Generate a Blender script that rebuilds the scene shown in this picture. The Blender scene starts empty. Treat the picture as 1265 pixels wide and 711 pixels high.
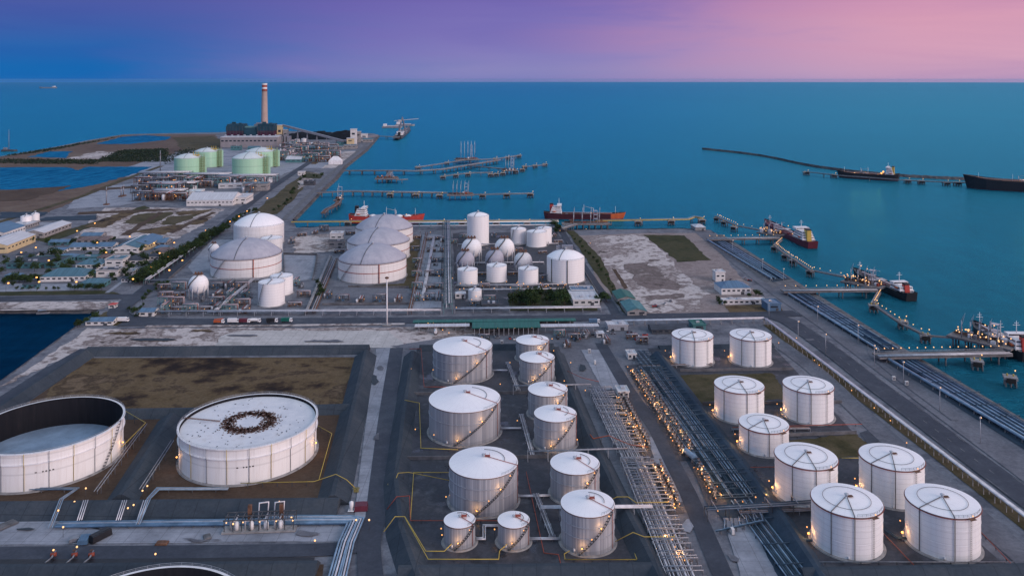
import bpy, math, random
from mathutils import Vector, Matrix
from mathutils.geometry import tessellate_polygon
R = math.radians
PI = math.pi
rnd = random.Random(11)
SC = bpy.context.scene
COL = SC.collection
# survey frame: eye 200 m above the yard, level view; a point of the plan is measured from its picture position and height
EYE, FOC, CX, HY = 200.0, 1000.0, 632.5, 98.0
GR = R(3.8)          # the site grid is turned 3.8 degrees
SEA = -3.0
UP = Vector((0, 0, 1))


def G(x, y, z=0.0):
    D = (EYE - z) * FOC / (y - HY)
    return Vector(((x - CX) * D / FOC, D, z))


def solve(x0, x1, yr, yb, zb=0.0):
    a0, a1 = math.atan((x0 - CX) / FOC), math.atan((x1 - CX) / FOC)
    th, al = (a0 + a1) / 2, (a1 - a0) / 2
    Db = (EYE - zb) * FOC / (yb - HY)
    d = Db / (math.cos(th) - math.sin(al))
    return d * math.sin(th), d * math.cos(th), d * math.sin(al), EYE - (yr - HY) * Db / FOC


def nth(n):
    w = ['first', 'second', 'third', 'fourth', 'fifth', 'sixth', 'seventh', 'eighth', 'ninth', 'tenth', 'eleventh', 'twelfth']
    if n < 12:
        return w[n]
    n += 1
    return str(n) + ('th' if 10 <= n % 100 <= 20 else {1: 'st', 2: 'nd', 3: 'rd'}.get(n % 10, 'th'))


class MB:
    def __init__(s):
        s.v, s.f, s.m, s.s = [], [], [], []

    def add(s, vs, fs, mi=0, smooth=False):
        b = len(s.v)
        s.v += [tuple(v) for v in vs]
        for f in fs:
            s.f.append([b + i for i in f])
            s.m.append(mi)
            s.s.append(smooth)
        return s

    def box(s, c, size, rz=0.0, mi=0, top=1.0):
        hx, hy, hz = size[0] / 2, size[1] / 2, size[2] / 2
        ca, sa = math.cos(rz), math.sin(rz)
        vs = []
        for dz in (-1, 1):
            k = top if dz > 0 else 1.0
            for dx, dy in ((-1, -1), (1, -1), (1, 1), (-1, 1)):
                x, y = dx * hx * k, dy * hy * k
                vs.append((c[0] + x * ca - y * sa, c[1] + x * sa + y * ca, c[2] + dz * hz))
        return s.add(vs, [(3, 2, 1, 0), (4, 5, 6, 7), (0, 1, 5, 4), (1, 2, 6, 5), (2, 3, 7, 6), (3, 0, 4, 7)], mi)

    def beam(s, p, q, w, h, mi=0):
        p, q = Vector(p), Vector(q)
        d = (q - p).normalized()
        side = d.cross(UP)
        side = side.normalized() if side.length > 1e-4 else Vector((1, 0, 0))
        u = side.cross(d)
        vs = []
        for a in (p, q):
            for i, j in ((-1, -1), (1, -1), (1, 1), (-1, 1)):
                vs.append(a + side * (i * w / 2) + u * (j * h / 2))
        return s.add(vs, [(0, 1, 2, 3), (7, 6, 5, 4), (0, 4, 5, 1), (1, 5, 6, 2), (2, 6, 7, 3), (3, 7, 4, 0)], mi)

    def tube(s, pts, r, n=8, mi=0, caps=True, r2=None):
        P_ = [Vector(p) for p in pts]
        m = len(P_)
        vs = []
        ref = None
        for i, p in enumerate(P_):
            a = (P_[i] - P_[i - 1]).normalized() if i else (P_[1] - P_[0]).normalized()
            b = (P_[i + 1] - P_[i]).normalized() if i < m - 1 else a
            t = a + b
            t = t.normalized() if t.length > 1e-5 else a
            if ref is None:
                ref = t.cross(UP)
                ref = ref.normalized() if ref.length > 1e-3 else Vector((1, 0, 0))
            ref = (ref - t * ref.dot(t))
            ref = ref.normalized() if ref.length > 1e-5 else t.orthogonal().normalized()
            o = t.cross(ref)
            k = 1.0 / max(.5, math.cos(a.angle(b, 0) / 2)) if m > 2 else 1.0
            rr = r if r2 is None else r + (r2 - r) * i / (m - 1)
            for j in range(n):
                an = 2 * PI * j / n
                vs.append(p + (ref * math.cos(an) + o * math.sin(an)) * rr * (k if k < 1.6 else 1.6))
        fs = [(i * n + j, i * n + (j + 1) % n, (i + 1) * n + (j + 1) % n, (i + 1) * n + j) for i in range(m - 1) for j in range(n)]
        s.add(vs, fs, mi, True)
        if caps:
            b = len(s.v) - len(vs)
            s.f.append([b + j for j in range(n)][::-1]); s.m.append(mi); s.s.append(False)
            s.f.append([b + (m - 1) * n + j for j in range(n)]); s.m.append(mi); s.s.append(False)
        return s

    def lathe(s, runs, n=48, c=(0, 0, 0), mi=0, a0=0.0, a1=2 * PI):
        full = abs(a1 - a0 - 2 * PI) < 1e-6
        if isinstance(runs[0][0], (int, float)):
            runs = [runs]
        for prof in runs:
            k = n if full else n + 1
            vs = []
            for r, z in prof:
                for j in range(k):
                    a = a0 + (a1 - a0) * j / n
                    vs.append((c[0] + r * math.cos(a), c[1] + r * math.sin(a), c[2] + z))
            fs = []
            for i in range(len(prof) - 1):
                for j in range(n):
                    j2 = (j + 1) % k
                    fs.append((i * k + j, i * k + j2, (i + 1) * k + j2, (i + 1) * k + j))
            s.add(vs, fs, mi, True)
        return s

    def ball(s, c, r, n=16, mi=0, sz=1.0):
        prof = [(max(1e-3, r * math.sin(PI * i / (n // 2))), -r * sz * math.cos(PI * i / (n // 2))) for i in range(n // 2 + 1)]
        return s.lathe(prof, n, c, mi)

    def poly(s, pts, z=None, mi=0):
        pts = [Vector((p[0], p[1], p[2] if z is None else z)) for p in pts]
        tris = tessellate_polygon([pts])
        fs = []
        for t in tris:
            a, b, c = (pts[i] for i in t)
            fs.append(t if (b - a).cross(c - a).z > 0 else t[::-1])
        return s.add(pts, fs, mi)

    def prism(s, pts, z0, z1, mi=0, mside=None):
        A = sum(pts[i][0] * pts[(i + 1) % len(pts)][1] - pts[(i + 1) % len(pts)][0] * pts[i][1] for i in range(len(pts)))
        if A < 0:
            pts = pts[::-1]
        s.poly(pts, z1, mi)
        n = len(pts)
        vs = [(p[0], p[1], z0) for p in pts] + [(p[0], p[1], z1) for p in pts]
        s.add(vs, [(i, (i + 1) % n, n + (i + 1) % n, n + i) for i in range(n)], mi if mside is None else mside)
        return s

    def build(s, name, mats, parent=None, loc=None):
        me = bpy.data.meshes.new(name)
        me.from_pydata(s.v, [], s.f)
        for m in (mats if isinstance(mats, (list, tuple)) else [mats]):
            me.materials.append(m)
        me.polygons.foreach_set('material_index', s.m)
        me.polygons.foreach_set('use_smooth', s.s)
        me.update()
        o = bpy.data.objects.new(name, me)
        COL.objects.link(o)
        if parent:
            o.parent = parent
        if loc is not None:
            o.location = loc
        return o


def thing(name, label, cat, loc=(0, 0, 0), rz=0.0, group=None):
    o = bpy.data.objects.new(name, None)
    COL.objects.link(o)
    o.empty_display_size = .5
    o.location = loc
    o.rotation_euler = (0, 0, rz)
    return tag(o, label, cat, group)


def tag(o, label, cat, group=None):
    o['label'] = label
    o['category'] = cat
    if group:
        o['group'] = group
    return o


def struct(o, kind='structure'):
    o['kind'] = kind
    return o


def copy_tree(o, loc, rz, label, group=None, scale=None):
    r = o.copy()
    COL.objects.link(r)
    r.location = loc
    r.rotation_euler = (0, 0, rz)
    r['label'] = label
    if group:
        r['group'] = group
    if scale:
        r.scale = scale
    for ch in list(o.children):
        c = ch.copy()
        COL.objects.link(c)
        c.parent = r
        for g in ch.children:
            d = g.copy()
            COL.objects.link(d)
            d.parent = c
    return r


def dup_part(o, parent, loc, rz=0.0):
    c = o.copy()
    COL.objects.link(c)
    c.parent = parent
    c.location = loc
    c.rotation_euler = (0, 0, rz)
    return c


class Stamp:
    """first use places the prototype itself, later uses place copies"""
    def __init__(s, make):
        s.make, s.o = make, None

    def at(s, loc, rz, label, group=None, scale=None):
        if s.o is None:
            s.o = s.make()
            s.o.location = loc
            s.o.rotation_euler = (0, 0, rz)
            s.o['label'] = label
            if group:
                s.o['group'] = group
            if scale:
                s.o.scale = scale
            return s.o
        return copy_tree(s.o, loc, rz, label, group, scale)
# ---------------------------------------------------------------- materials
def srgb(r, g, b):
    f = lambda c: c / 255 / 12.92 if c <= 10 else ((c / 255 + .055) / 1.055) ** 2.4
    return (f(r), f(g), f(b), 1)


def rgba(c):
    return (c[0], c[1], c[2], 1)


def base_mat(name, rough=.7, spec=.3, metal=0.0):
    m = bpy.data.materials.new(name)
    m.use_nodes = True
    nt = m.node_tree
    b = nt.nodes['Principled BSDF']
    b.inputs['Roughness'].default_value = rough
    b.inputs['Specular IOR Level'].default_value = spec
    b.inputs['Metallic'].default_value = metal
    return m, nt, b


def N(nt, t, **kw):
    n = nt.nodes.new(t)
    for k, v in kw.items():
        setattr(n, k, v)
    return n


def noise(nt, vec, scale, detail=4, rough=.55, dist=0.0):
    n = N(nt, 'ShaderNodeTexNoise')
    n.inputs['Scale'].default_value = scale
    n.inputs['Detail'].default_value = detail
    n.inputs['Roughness'].default_value = rough
    n.inputs['Distortion'].default_value = dist
    nt.links.new(vec, n.inputs['Vector'])
    return n.outputs['Fac']


def ramp(nt, fac, stops):
    r = N(nt, 'ShaderNodeValToRGB')
    e = r.color_ramp.elements
    while len(e) < len(stops):
        e.new(.5)
    for el, (p, c) in zip(e, stops):
        el.position = p
        el.color = rgba(c)
    nt.links.new(fac, r.inputs['Fac'])
    return r.outputs['Color']


def mixc(nt, fac, a, b, mode='MIX'):
    n = N(nt, 'ShaderNodeMix', data_type='RGBA', blend_type=mode)
    for sock, v in ((n.inputs[0], fac), (n.inputs[6], a), (n.inputs[7], b)):
        if hasattr(v, 'is_linked'):
            nt.links.new(v, sock)
        elif isinstance(v, (int, float)):
            sock.default_value = v
        else:
            sock.default_value = rgba(v)
    return n.outputs[2]


def math_(nt, op, a, b=None):
    n = N(nt, 'ShaderNodeMath', operation=op)
    for i, v in enumerate((a, b)):
        if v is None:
            continue
        if hasattr(v, 'is_linked'):
            nt.links.new(v, n.inputs[i])
        else:
            n.inputs[i].default_value = v
    return n.outputs[0]


def coords(nt, stretch=None, which='Object'):
    tc = N(nt, 'ShaderNodeTexCoord')
    if stretch is None:
        return tc.outputs[which]
    mp = N(nt, 'ShaderNodeMapping')
    mp.inputs['Scale'].default_value = stretch
    nt.links.new(tc.outputs[which], mp.inputs['Vector'])
    return mp.outputs['Vector']


def bump(nt, b, h, strength=.3, dist=1.0):
    n = N(nt, 'ShaderNodeBump')
    n.inputs['Strength'].default_value = strength
    n.inputs['Distance'].default_value = dist
    nt.links.new(h, n.inputs['Height'])
    nt.links.new(n.outputs['Normal'], b.inputs['Normal'])


def paint(name, c, rough=.45, vary=.12, scale=.25, spec=.35, metal=0.0, stretch=None, dirt=None):
    """weathered paint, metal or concrete on objects"""
    m, nt, b = base_mat(name, rough, spec, metal)
    v = coords(nt, stretch)
    f = noise(nt, v, scale, 6, .62)
    lo = tuple(x * (1 - vary * 1.6) for x in c)
    hi = tuple(min(.95, x * (1 + vary)) for x in c)
    col = ramp(nt, f, [(.3, lo), (.7, hi)])
    if dirt:
        g = noise(nt, coords(nt, (1.2, 1.2, .12)), 1.1, 5, .7)
        col = mixc(nt, ramp(nt, g, [(.56, (0, 0, 0)), (.8, (.5, .5, .5))]), col, dirt)
    nt.links.new(col, b.inputs['Base Color'])
    return m


def groundmat(name, cs, big=.012, mid=.07, fine=.6, rough=.9, stretch=None, bumpy=.25, spec=.15, lo=.32, hi=.68, grain=.35, cool=True, wet=0, joints=0):
    """ground cover: three colours broken up at three scales"""
    cs = [(c[0] * .80, c[1] * .90, c[2] * 1.06) if c[0] < c[2] * 1.3 else c for c in cs] if cool else cs    # the site's stone and tarmac are bluish
    m, nt, b = base_mat(name, rough, spec)
    v = coords(nt, stretch)
    f1 = noise(nt, v, big, 5, .6, .6)
    f2 = noise(nt, v, mid, 6, .65)
    f3 = noise(nt, v, fine, 4, .7)
    f = math_(nt, 'ADD', math_(nt, 'MULTIPLY', f1, .55), math_(nt, 'MULTIPLY', f2, .45))
    n = len(cs)
    col = ramp(nt, f, [(lo + (hi - lo) * i / (n - 1), c) for i, c in enumerate(cs)])
    g = ramp(nt, f3, [(.3, (1 - grain,) * 3), (.7, (1, 1, 1))])
    col = mixc(nt, 1.0, col, g, 'MULTIPLY')
    if joints:                       # cast joints of the slabs, as real dark seams
        sx = N(nt, 'ShaderNodeSeparateXYZ')
        nt.links.new(v, sx.inputs[0])
        jn = math_(nt, 'MAXIMUM', math_(nt, 'LESS_THAN', math_(nt, 'FRACT', math_(nt, 'DIVIDE', sx.outputs['X'], joints)), .035),
                   math_(nt, 'LESS_THAN', math_(nt, 'FRACT', math_(nt, 'DIVIDE', sx.outputs['Y'], joints)), .035))
        col = mixc(nt, math_(nt, 'MULTIPLY', jn, .45), col, tuple(x * .4 for x in cs[0]))
    if wet:                          # puddles: darker and shiny where water stands
        pw = ramp(nt, noise(nt, coords(nt), .045, 5, .6, .5), [(.58, (0, 0, 0)), (.64, (1, 1, 1))])
        col = mixc(nt, pw, col, mixc(nt, 1.0, col, (.45, .48, .52), 'MULTIPLY'))
        rr = N(nt, 'ShaderNodeMapRange')
        rr.inputs['To Min'].default_value = rough
        rr.inputs['To Max'].default_value = .22
        nt.links.new(pw, rr.inputs['Value'])
        nt.links.new(rr.outputs['Result'], b.inputs['Roughness'])
        b.inputs['Specular IOR Level'].default_value = .4
    nt.links.new(col, b.inputs['Base Color'])
    if bumpy:
        bump(nt, b, f3, bumpy * (.4 if wet else 1), .3)
    return m


def emit(name, c, strength):
    m, nt, b = base_mat(name, .5)
    b.inputs['Base Color'].default_value = rgba(c)
    b.inputs['Emission Color'].default_value = rgba(c)
    b.inputs['Emission Strength'].default_value = strength
    return m


def shellmat(name, c, c2, stripes, seam, lines, dirt):
    """tank shell: vertical sheets (stripes), horizontal weld courses (lines), rain streaks"""
    m, nt, b = base_mat(name, .5, .3)
    tc = N(nt, 'ShaderNodeTexCoord')
    gr = N(nt, 'ShaderNodeTexGradient', gradient_type='RADIAL')
    nt.links.new(tc.outputs['Object'], gr.inputs['Vector'])
    ang = gr.outputs['Fac']
    oi = N(nt, 'ShaderNodeObjectInfo')
    w1 = N(nt, 'ShaderNodeTexWhiteNoise', noise_dimensions='1D')
    nt.links.new(math_(nt, 'ADD', math_(nt, 'FLOOR', math_(nt, 'MULTIPLY', ang, stripes)), math_(nt, 'MULTIPLY', oi.outputs['Random'], 61)), w1.inputs['W'])
    fr = math_(nt, 'FRACT', math_(nt, 'MULTIPLY', ang, stripes))
    edge = math_(nt, 'LESS_THAN', fr, .12)
    col = ramp(nt, w1.outputs['Value'], [(0, c), (1, c2)])
    col = mixc(nt, math_(nt, 'MULTIPLY', edge, seam), col, tuple(x * .45 for x in c))
    sx = N(nt, 'ShaderNodeSeparateXYZ')
    nt.links.new(tc.outputs['Object'], sx.inputs[0])
    lf = math_(nt, 'LESS_THAN', math_(nt, 'FRACT', math_(nt, 'MULTIPLY', sx.outputs['Z'], lines)), .1)
    col = mixc(nt, math_(nt, 'MULTIPLY', lf, .3), col, tuple(x * .55 for x in c))
    g = noise(nt, coords(nt, (1, 1, .07)), .8, 6, .7)
    col = mixc(nt, ramp(nt, g, [(.5, (0, 0, 0)), (.78, (.6, .6, .6))]), col, dirt)
    nt.links.new(col, b.inputs['Base Color'])
    return m


def roofmat(name, c, c2, dirt):
    m, nt, b = base_mat(name, .55, .25)
    v = coords(nt)
    col = ramp(nt, noise(nt, v, .12, 5, .6), [(.35, c), (.65, c2)])
    gr = N(nt, 'ShaderNodeTexGradient', gradient_type='RADIAL')
    nt.links.new(v, gr.inputs['Vector'])
    e = math_(nt, 'LESS_THAN', math_(nt, 'FRACT', math_(nt, 'MULTIPLY', gr.outputs['Fac'], 28)), .05)
    col = mixc(nt, math_(nt, 'MULTIPLY', e, .25), col, tuple(x * .6 for x in c))
    col = mixc(nt, ramp(nt, noise(nt, v, .35, 6, .75), [(.55, (0, 0, 0)), (.8, (.55, .55, .55))]), col, dirt)
    nt.links.new(col, b.inputs['Base Color'])
    return m


M = {}
M['shell_white'] = shellmat('white_shell', (.84, .83, .83), (.87, .86, .86), 14, .04, .42, (.66, .62, .60))
M['shell_grey'] = shellmat('clad_shell', (.27, .285, .32), (.47, .475, .50), 110, .4, .05, (.23, .21, .215))
M['shell_float'] = shellmat('rim_tank_shell', (.84, .83, .82), (.87, .86, .85), 26, .10, .12, (.64, .59, .55))
M['shell_dome'] = shellmat('dome_tank_shell', (.74, .73, .72), (.80, .78, .77), 40, .12, .2, (.46, .42, .40))
M['shell_green'] = shellmat('pale_green_shell', (.34, .60, .42), (.40, .65, .46), 30, .1, .05, (.42, .55, .38))
M['roof_white'] = roofmat('white_roof', (.86, .83, .85), (.90, .88, .89), (.66, .62, .63))
M['roof_grey'] = roofmat('grey_lavender_roof', (.34, .34, .40), (.44, .43, .48), (.25, .24, .27))
M['roof_green'] = roofmat('pale_roof', (.55, .62, .62), (.64, .68, .68), (.45, .5, .5))
M['white'] = paint('white_paint', (.78, .77, .78), dirt=(.5, .46, .44))
M['white_steel'] = paint('galvanised_steel', (.46, .48, .52), .4, .2, .6, .5, .3)
M['pipe_white'] = paint('silver_pipe', (.62, .62, .66), .35, .18, .3, .5, .2)
M['pipe_grey'] = paint('grey_pipe', (.27, .28, .31), .4, .25, .3, .5, .3)
M['pipe_navy'] = paint('navy_pipe', (.025, .060, .115), .6, .3, .2, .15)
M['pipe_blue'] = paint('blue_white_pipe', (.22, .33, .45), .4, .25, .2, .3)
M['pipe_teal'] = paint('teal_pipe', (.05, .085, .12), .6, .3, .2, .15)
M['yellow'] = paint('yellow_pipe', (.52, .38, .08), .45)
M['red_pipe'] = paint('rust_red_pipe', (.34, .07, .04), .5, .2)
M['red'] = paint('red_paint', (.45, .05, .04), .45)
M['maroon_dark'] = paint('maroon_hull', (.055, .014, .022), .5, .2)
M['hall_wall'] = paint('hall_wall', (.28, .265, .28), .8, .12, .05, .2)
M['maroon'] = paint('dark_maroon', (.13, .025, .04), .5, .2)
M['orange'] = paint('orange_paint', (.46, .10, .03), .45)
M['black'] = paint('black_paint', (.018, .018, .022), .5, .2)
M['rust'] = paint('rusty_steel', (.16, .08, .05), .8, .4, .5)
M['steel_dark'] = paint('dark_steel', (.07, .075, .085), .5, .3, .5, .4)
M['frame_blue'] = paint('blue_grey_frame', (.11, .155, .20), .5, .2, .5)
M['teal_steel'] = paint('teal_steelwork', (.12, .26, .27), .5, .2, .5)
M['glass'] = paint('dark_glazing', (.03, .04, .055), .15, .2, .5, .6)
M['conc'] = paint('cast_concrete', (.30, .29, .29), .85, .25, .3, .2, dirt=(.17, .16, .16))
M['conc_dark'] = paint('stained_concrete', (.14, .14, .15), .85, .3, .2, .2)
M['wall_white'] = paint('white_wall', (.66, .65, .64), .8, .12, .2, .2, dirt=(.4, .38, .36))
M['wall_cream'] = paint('cream_wall', (.60, .48, .28), .8, .12, .2, .2, dirt=(.4, .34, .24))
M['plant_teal'] = paint('plant_cladding', (.02, .06, .09), .7, .2, .05, .15)
M['plant_maroon'] = paint('plant_base_cladding', (.07, .022, .05), .7, .2, .05, .15)
M['wall_teal'] = paint('teal_cladding', (.08, .20, .22), .7, .2, .2, .2)
M['roof_teal'] = paint('teal_sheet_roof', (.065, .15, .20), .5, .2, .12, .3, stretch=(6, .3, 1))
M['roof_blue'] = paint('blue_sheet_roof', (.09, .17, .27), .5, .18, .12, .3, stretch=(6, .3, 1))
M['roof_pale'] = paint('pale_sheet_roof', (.55, .55, .58), .5, .15, .12, .3, stretch=(6, .3, 1))
M['roof_dark'] = paint('dark_flat_roof', (.06, .07, .09), .8, .25, .12, .2)
M['roof_emerald'] = paint('green_sheet_roof', (.01, .12, .095), .5, .18, .12, .3, stretch=(6, .3, 1))
M['roof_brown'] = paint('brown_tile_roof', (.17, .13, .13), .8, .25, .2, .2)
M['stack'] = paint('chimney_concrete', (.46, .35, .31), .85, .12, .05, .2)
M['lamp'] = emit('warm_lamp', (1.0, .44, .13), .95)
M['lamp_white'] = emit('warm_white_lamp', (1.0, .54, .22), 1.0)
M['lamp_street'] = emit('sodium_lamp', (1.0, .42, .11), 1.6)
M['rubber'] = paint('tyre_rubber', (.02, .02, .02), .8)
M['coal'] = groundmat('coal', [(.006, .006, .008), (.016, .016, .02)], .05, .2, 1.0)
M['deck'] = paint('pier_deck', (.19, .175, .175), .85, .3, .12, .15)
M['rock'] = groundmat('rip_rap', [(.06, .055, .055), (.13, .115, .105), (.22, .19, .165)], .05, .3, 1.2, bumpy=.8)
# ground
M['land'] = groundmat('yard_ground', [(.10, .095, .10), (.20, .185, .185), (.29, .265, .255), (.15, .14, .145), (.23, .21, .205)], .012, .07, .5, lo=.36, hi=.64)
M['concrete_yard'] = groundmat('concrete_yard', [(.22, .21, .21), (.33, .31, .305), (.43, .40, .39), (.30, .28, .275)], .015, .06, .35, grain=.22, lo=.36, hi=.64, joints=7.3)
M['asphalt'] = groundmat('asphalt', [(.06, .062, .07), (.085, .086, .095), (.125, .125, .13)], .02, .12, .7, grain=.25, bumpy=.1)
M['gravel'] = groundmat('basin_floor', [(.042, .041, .045), (.088, .082, .088), (.062, .06, .064), (.14, .128, .128)], .025, .1, .6, lo=.36, hi=.64, wet=1)
M['basin_brown'] = groundmat('basin_earth', [(.055, .036, .028), (.10, .065, .045), (.13, .095, .075)], .02, .09, .6)
M['drygrass'] = groundmat('dry_grass_ground', [(.022, .014, .012), (.06, .038, .023), (.135, .092, .048), (.165, .115, .065), (.07, .046, .028), (.18, .125, .078)], .016, .06, .6, lo=.38, hi=.62)
M['olive'] = groundmat('olive_turf', [(.03, .032, .014), (.07, .06, .028), (.12, .095, .055), (.055, .05, .022)], .03, .12, .9)
M['green'] = groundmat('green_turf', [(.018, .026, .012), (.045, .05, .02), (.075, .07, .035), (.035, .042, .018)], .03, .12, .9)
M['sand'] = groundmat('pale_sand_ground', [(.09, .066, .06), (.50, .43, .41), (.20, .155, .145), (.64, .57, .55), (.56, .49, .47), (.14, .108, .10)], .016, .09, .5, lo=.36, hi=.64, cool=False)
M['pale_concrete'] = groundmat('pale_concrete', [(.38, .355, .345), (.58, .545, .53), (.50, .47, .455), (.68, .64, .62)], .015, .06, .35, grain=.25, lo=.36, hi=.64, cool=False, joints=8.1)
M['soil'] = groundmat('bare_soil', [(.11, .085, .08), (.26, .205, .195), (.15, .12, .11), (.36, .30, .285)], .025, .12, .6, lo=.38, hi=.62, cool=False)
M['pink_soil'] = groundmat('pinkish_ground', [(.20, .16, .152), (.34, .28, .27), (.25, .20, .19), (.44, .375, .36)], .016, .08, .5, lo=.37, hi=.63, cool=False)
M['dirt'] = groundmat('track_ground', [(.12, .11, .112), (.18, .165, .165), (.245, .225, .22), (.16, .15, .15)], .015, .07, .5)
M['dike'] = groundmat('dike_concrete', [(.05, .059, .066), (.068, .077, .083), (.098, .10, .10)], .03, .12, .7, grain=.25, joints=9.7)
M['dike_teal'] = groundmat('bluish_dike', [(.034, .05, .066), (.055, .075, .092), (.08, .098, .112)], .03, .12, .7, grain=.25)
M['mud'] = groundmat('lagoon_mud', [(.09, .055, .045), (.16, .11, .085), (.22, .17, .13)], .004, .03, .2)
M['olive_paint'] = paint('olive_paint', (.25, .22, .08), .5)
M['line'] = paint('road_paint', (.24, .24, .24), .7, .3, .4)


def seamat(name, deep, shallow, tint, rough, wave, gmin, gmax):
    """water: coloured body under a rippled skin that mirrors the sky more strongly at grazing angles"""
    m = bpy.data.materials.new(name)
    m.use_nodes = True
    nt = m.node_tree
    nt.nodes.remove(nt.nodes['Principled BSDF'])
    out = [n for n in nt.nodes if n.type == 'OUTPUT_MATERIAL'][0]
    v = coords(nt)
    f = noise(nt, coords(nt, (1, .35, 1)), .0013, 6, .6, .8)
    col = ramp(nt, f, [(.3, deep), (.7, shallow)])
    g = noise(nt, coords(nt, (1, .25, 1)), .012, 5, .7)
    col = mixc(nt, 1.0, col, ramp(nt, g, [(.3, (.74,) * 3), (.72, (1, 1, 1))]), 'MULTIPLY')
    g2 = noise(nt, coords(nt, (.35, 1, 1)), .09, 3, .75)  # from here the light and dark of chop and streaks is painted as colour
    col = mixc(nt, 1.0, col, ramp(nt, g2, [(.36, (.62, .66, .70)), (.64, (1.15, 1.12, 1.1))]), 'MULTIPLY')
    g3 = noise(nt, coords(nt, (1.6, .3, 1)), .05, 4, .75)
    col = mixc(nt, 1.0, col, ramp(nt, g3, [(.38, (.58, .64, .70)), (.62, (1.28, 1.2, 1.14))]), 'MULTIPLY')
    g4 = noise(nt, coords(nt, (.16, 1, 1)), .0045, 5, .65, .6)
    col = mixc(nt, 1.0, col, ramp(nt, g4, [(.36, (.80, .86, .88)), (.64, (1.12, 1.08, 1.06))]), 'MULTIPLY')
    h1 = noise(nt, coords(nt, (1, .45, 1)), .045, 5, .65, .4)
    h2 = noise(nt, coords(nt, (.6, 1.6, 1)), .30, 4, .7)
    h = math_(nt, 'ADD', h1, math_(nt, 'MULTIPLY', h2, .7))
    bp = N(nt, 'ShaderNodeBump')
    bp.inputs['Strength'].default_value = wave
    bp.inputs['Distance'].default_value = 3.0
    nt.links.new(h, bp.inputs['Height'])
    df = N(nt, 'ShaderNodeBsdfDiffuse')
    gl = N(nt, 'ShaderNodeBsdfGlossy')
    nt.links.new(col, df.inputs['Color'])
    gl.inputs['Color'].default_value = rgba(tint)
    gl.inputs['Roughness'].default_value = rough
    for s in (df, gl):
        nt.links.new(bp.outputs['Normal'], s.inputs['Normal'])
    lw = N(nt, 'ShaderNodeLayerWeight')
    lw.inputs['Blend'].default_value = .5
    mr = N(nt, 'ShaderNodeMapRange')
    mr.inputs['To Min'].default_value = gmin
    mr.inputs['To Max'].default_value = gmax
    nt.links.new(math_(nt, 'POWER', lw.outputs['Facing'], 3.0), mr.inputs['Value'])
    mx = N(nt, 'ShaderNodeMixShader')
    nt.links.new(mr.outputs['Result'], mx.inputs[0])
    nt.links.new(df.outputs[0], mx.inputs[1])
    nt.links.new(gl.outputs[0], mx.inputs[2])
    nt.links.new(mx.outputs[0], out.inputs['Surface'])
    return m


M['sea'] = seamat('sea_water', (.0006, .058, .102), (.0014, .100, .166), (.12, .76, 1.0), .2, 1.0, .0, .60)
M['pond'] = seamat('basin_water', (.0005, .016, .044), (.001, .023, .056), (.03, .4, .7), .12, .15, .02, .14)
M['lagoon'] = seamat('lagoon_water', (.008, .15, .30), (.022, .19, .35), (.05, .6, .85), .15, .15, .03, .3)


def leafmat(name, a, b_, c):
    m, nt, b = base_mat(name, .75, .2)
    f = noise(nt, coords(nt), .55, 4, .7)
    oi = N(nt, 'ShaderNodeObjectInfo')
    col = ramp(nt, f, [(.3, a), (.52, b_), (.75, c)])
    hs = N(nt, 'ShaderNodeHueSaturation')
    nt.links.new(math_(nt, 'ADD', math_(nt, 'MULTIPLY', oi.outputs['Random'], .7), .65), hs.inputs['Value'])
    nt.links.new(col, hs.inputs['Color'])
    nt.links.new(hs.outputs['Color'], b.inputs['Base Color'])
    return m


M['leaf'] = leafmat('leaf_cover', (.012, .025, .010), (.03, .055, .016), (.06, .085, .022))
M['leaf_dark'] = leafmat('dark_leaf_cover', (.006, .013, .008), (.014, .026, .012), (.03, .042, .018))
M['bark'] = paint('bark', (.08, .055, .04), .9, .3)
# ---------------------------------------------------------------- camera, sky, sun
cam = bpy.data.cameras.new('camera')
cam.sensor_width = 36
cam.lens = 36 * FOC / 1265
cam.shift_y = -(355.5 - HY) / 1265
cam.clip_start, cam.clip_end = 1, 400000
co = bpy.data.objects.new('camera', cam)
COL.objects.link(co)
co.location = (0, 0, EYE)
co.rotation_euler = (PI / 2, 0, 0)
SC.camera = co

HAZE = 7e-6
SUN_EL, SUN_AZ = R(16), R(68)     # glow of the sunset: from the right, slightly behind the viewer
w = bpy.data.worlds.new('World')
SC.world = w
w.use_nodes = True
nt = w.node_tree
nt.nodes.clear()
out = N(nt, 'ShaderNodeOutputWorld')
sky = N(nt, 'ShaderNodeTexSky', sky_type='NISHITA')
sky.sun_disc = False
sky.sun_elevation = R(-3)
sky.sun_rotation = R(112)
bg1 = N(nt, 'ShaderNodeBackground')
bg1.inputs['Strength'].default_value = .05
sky.air_density, sky.dust_density, sky.ozone_density = .5, .1, 3.0
nt.links.new(sky.outputs['Color'], bg1.inputs['Color'])
tc = N(nt, 'ShaderNodeTexCoord')
sep = N(nt, 'ShaderNodeSeparateXYZ')
nt.links.new(tc.outputs['Generated'], sep.inputs[0])
el = math_(nt, 'SQRT', math_(nt, 'MAXIMUM', sep.outputs['Z'], 0.0))


def S(r_, g_, b_):              # a colour of the low sky as it looks at the chosen exposure
    return tuple(v * .78 for v in srgb(r_, g_, b_)[:3])


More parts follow.
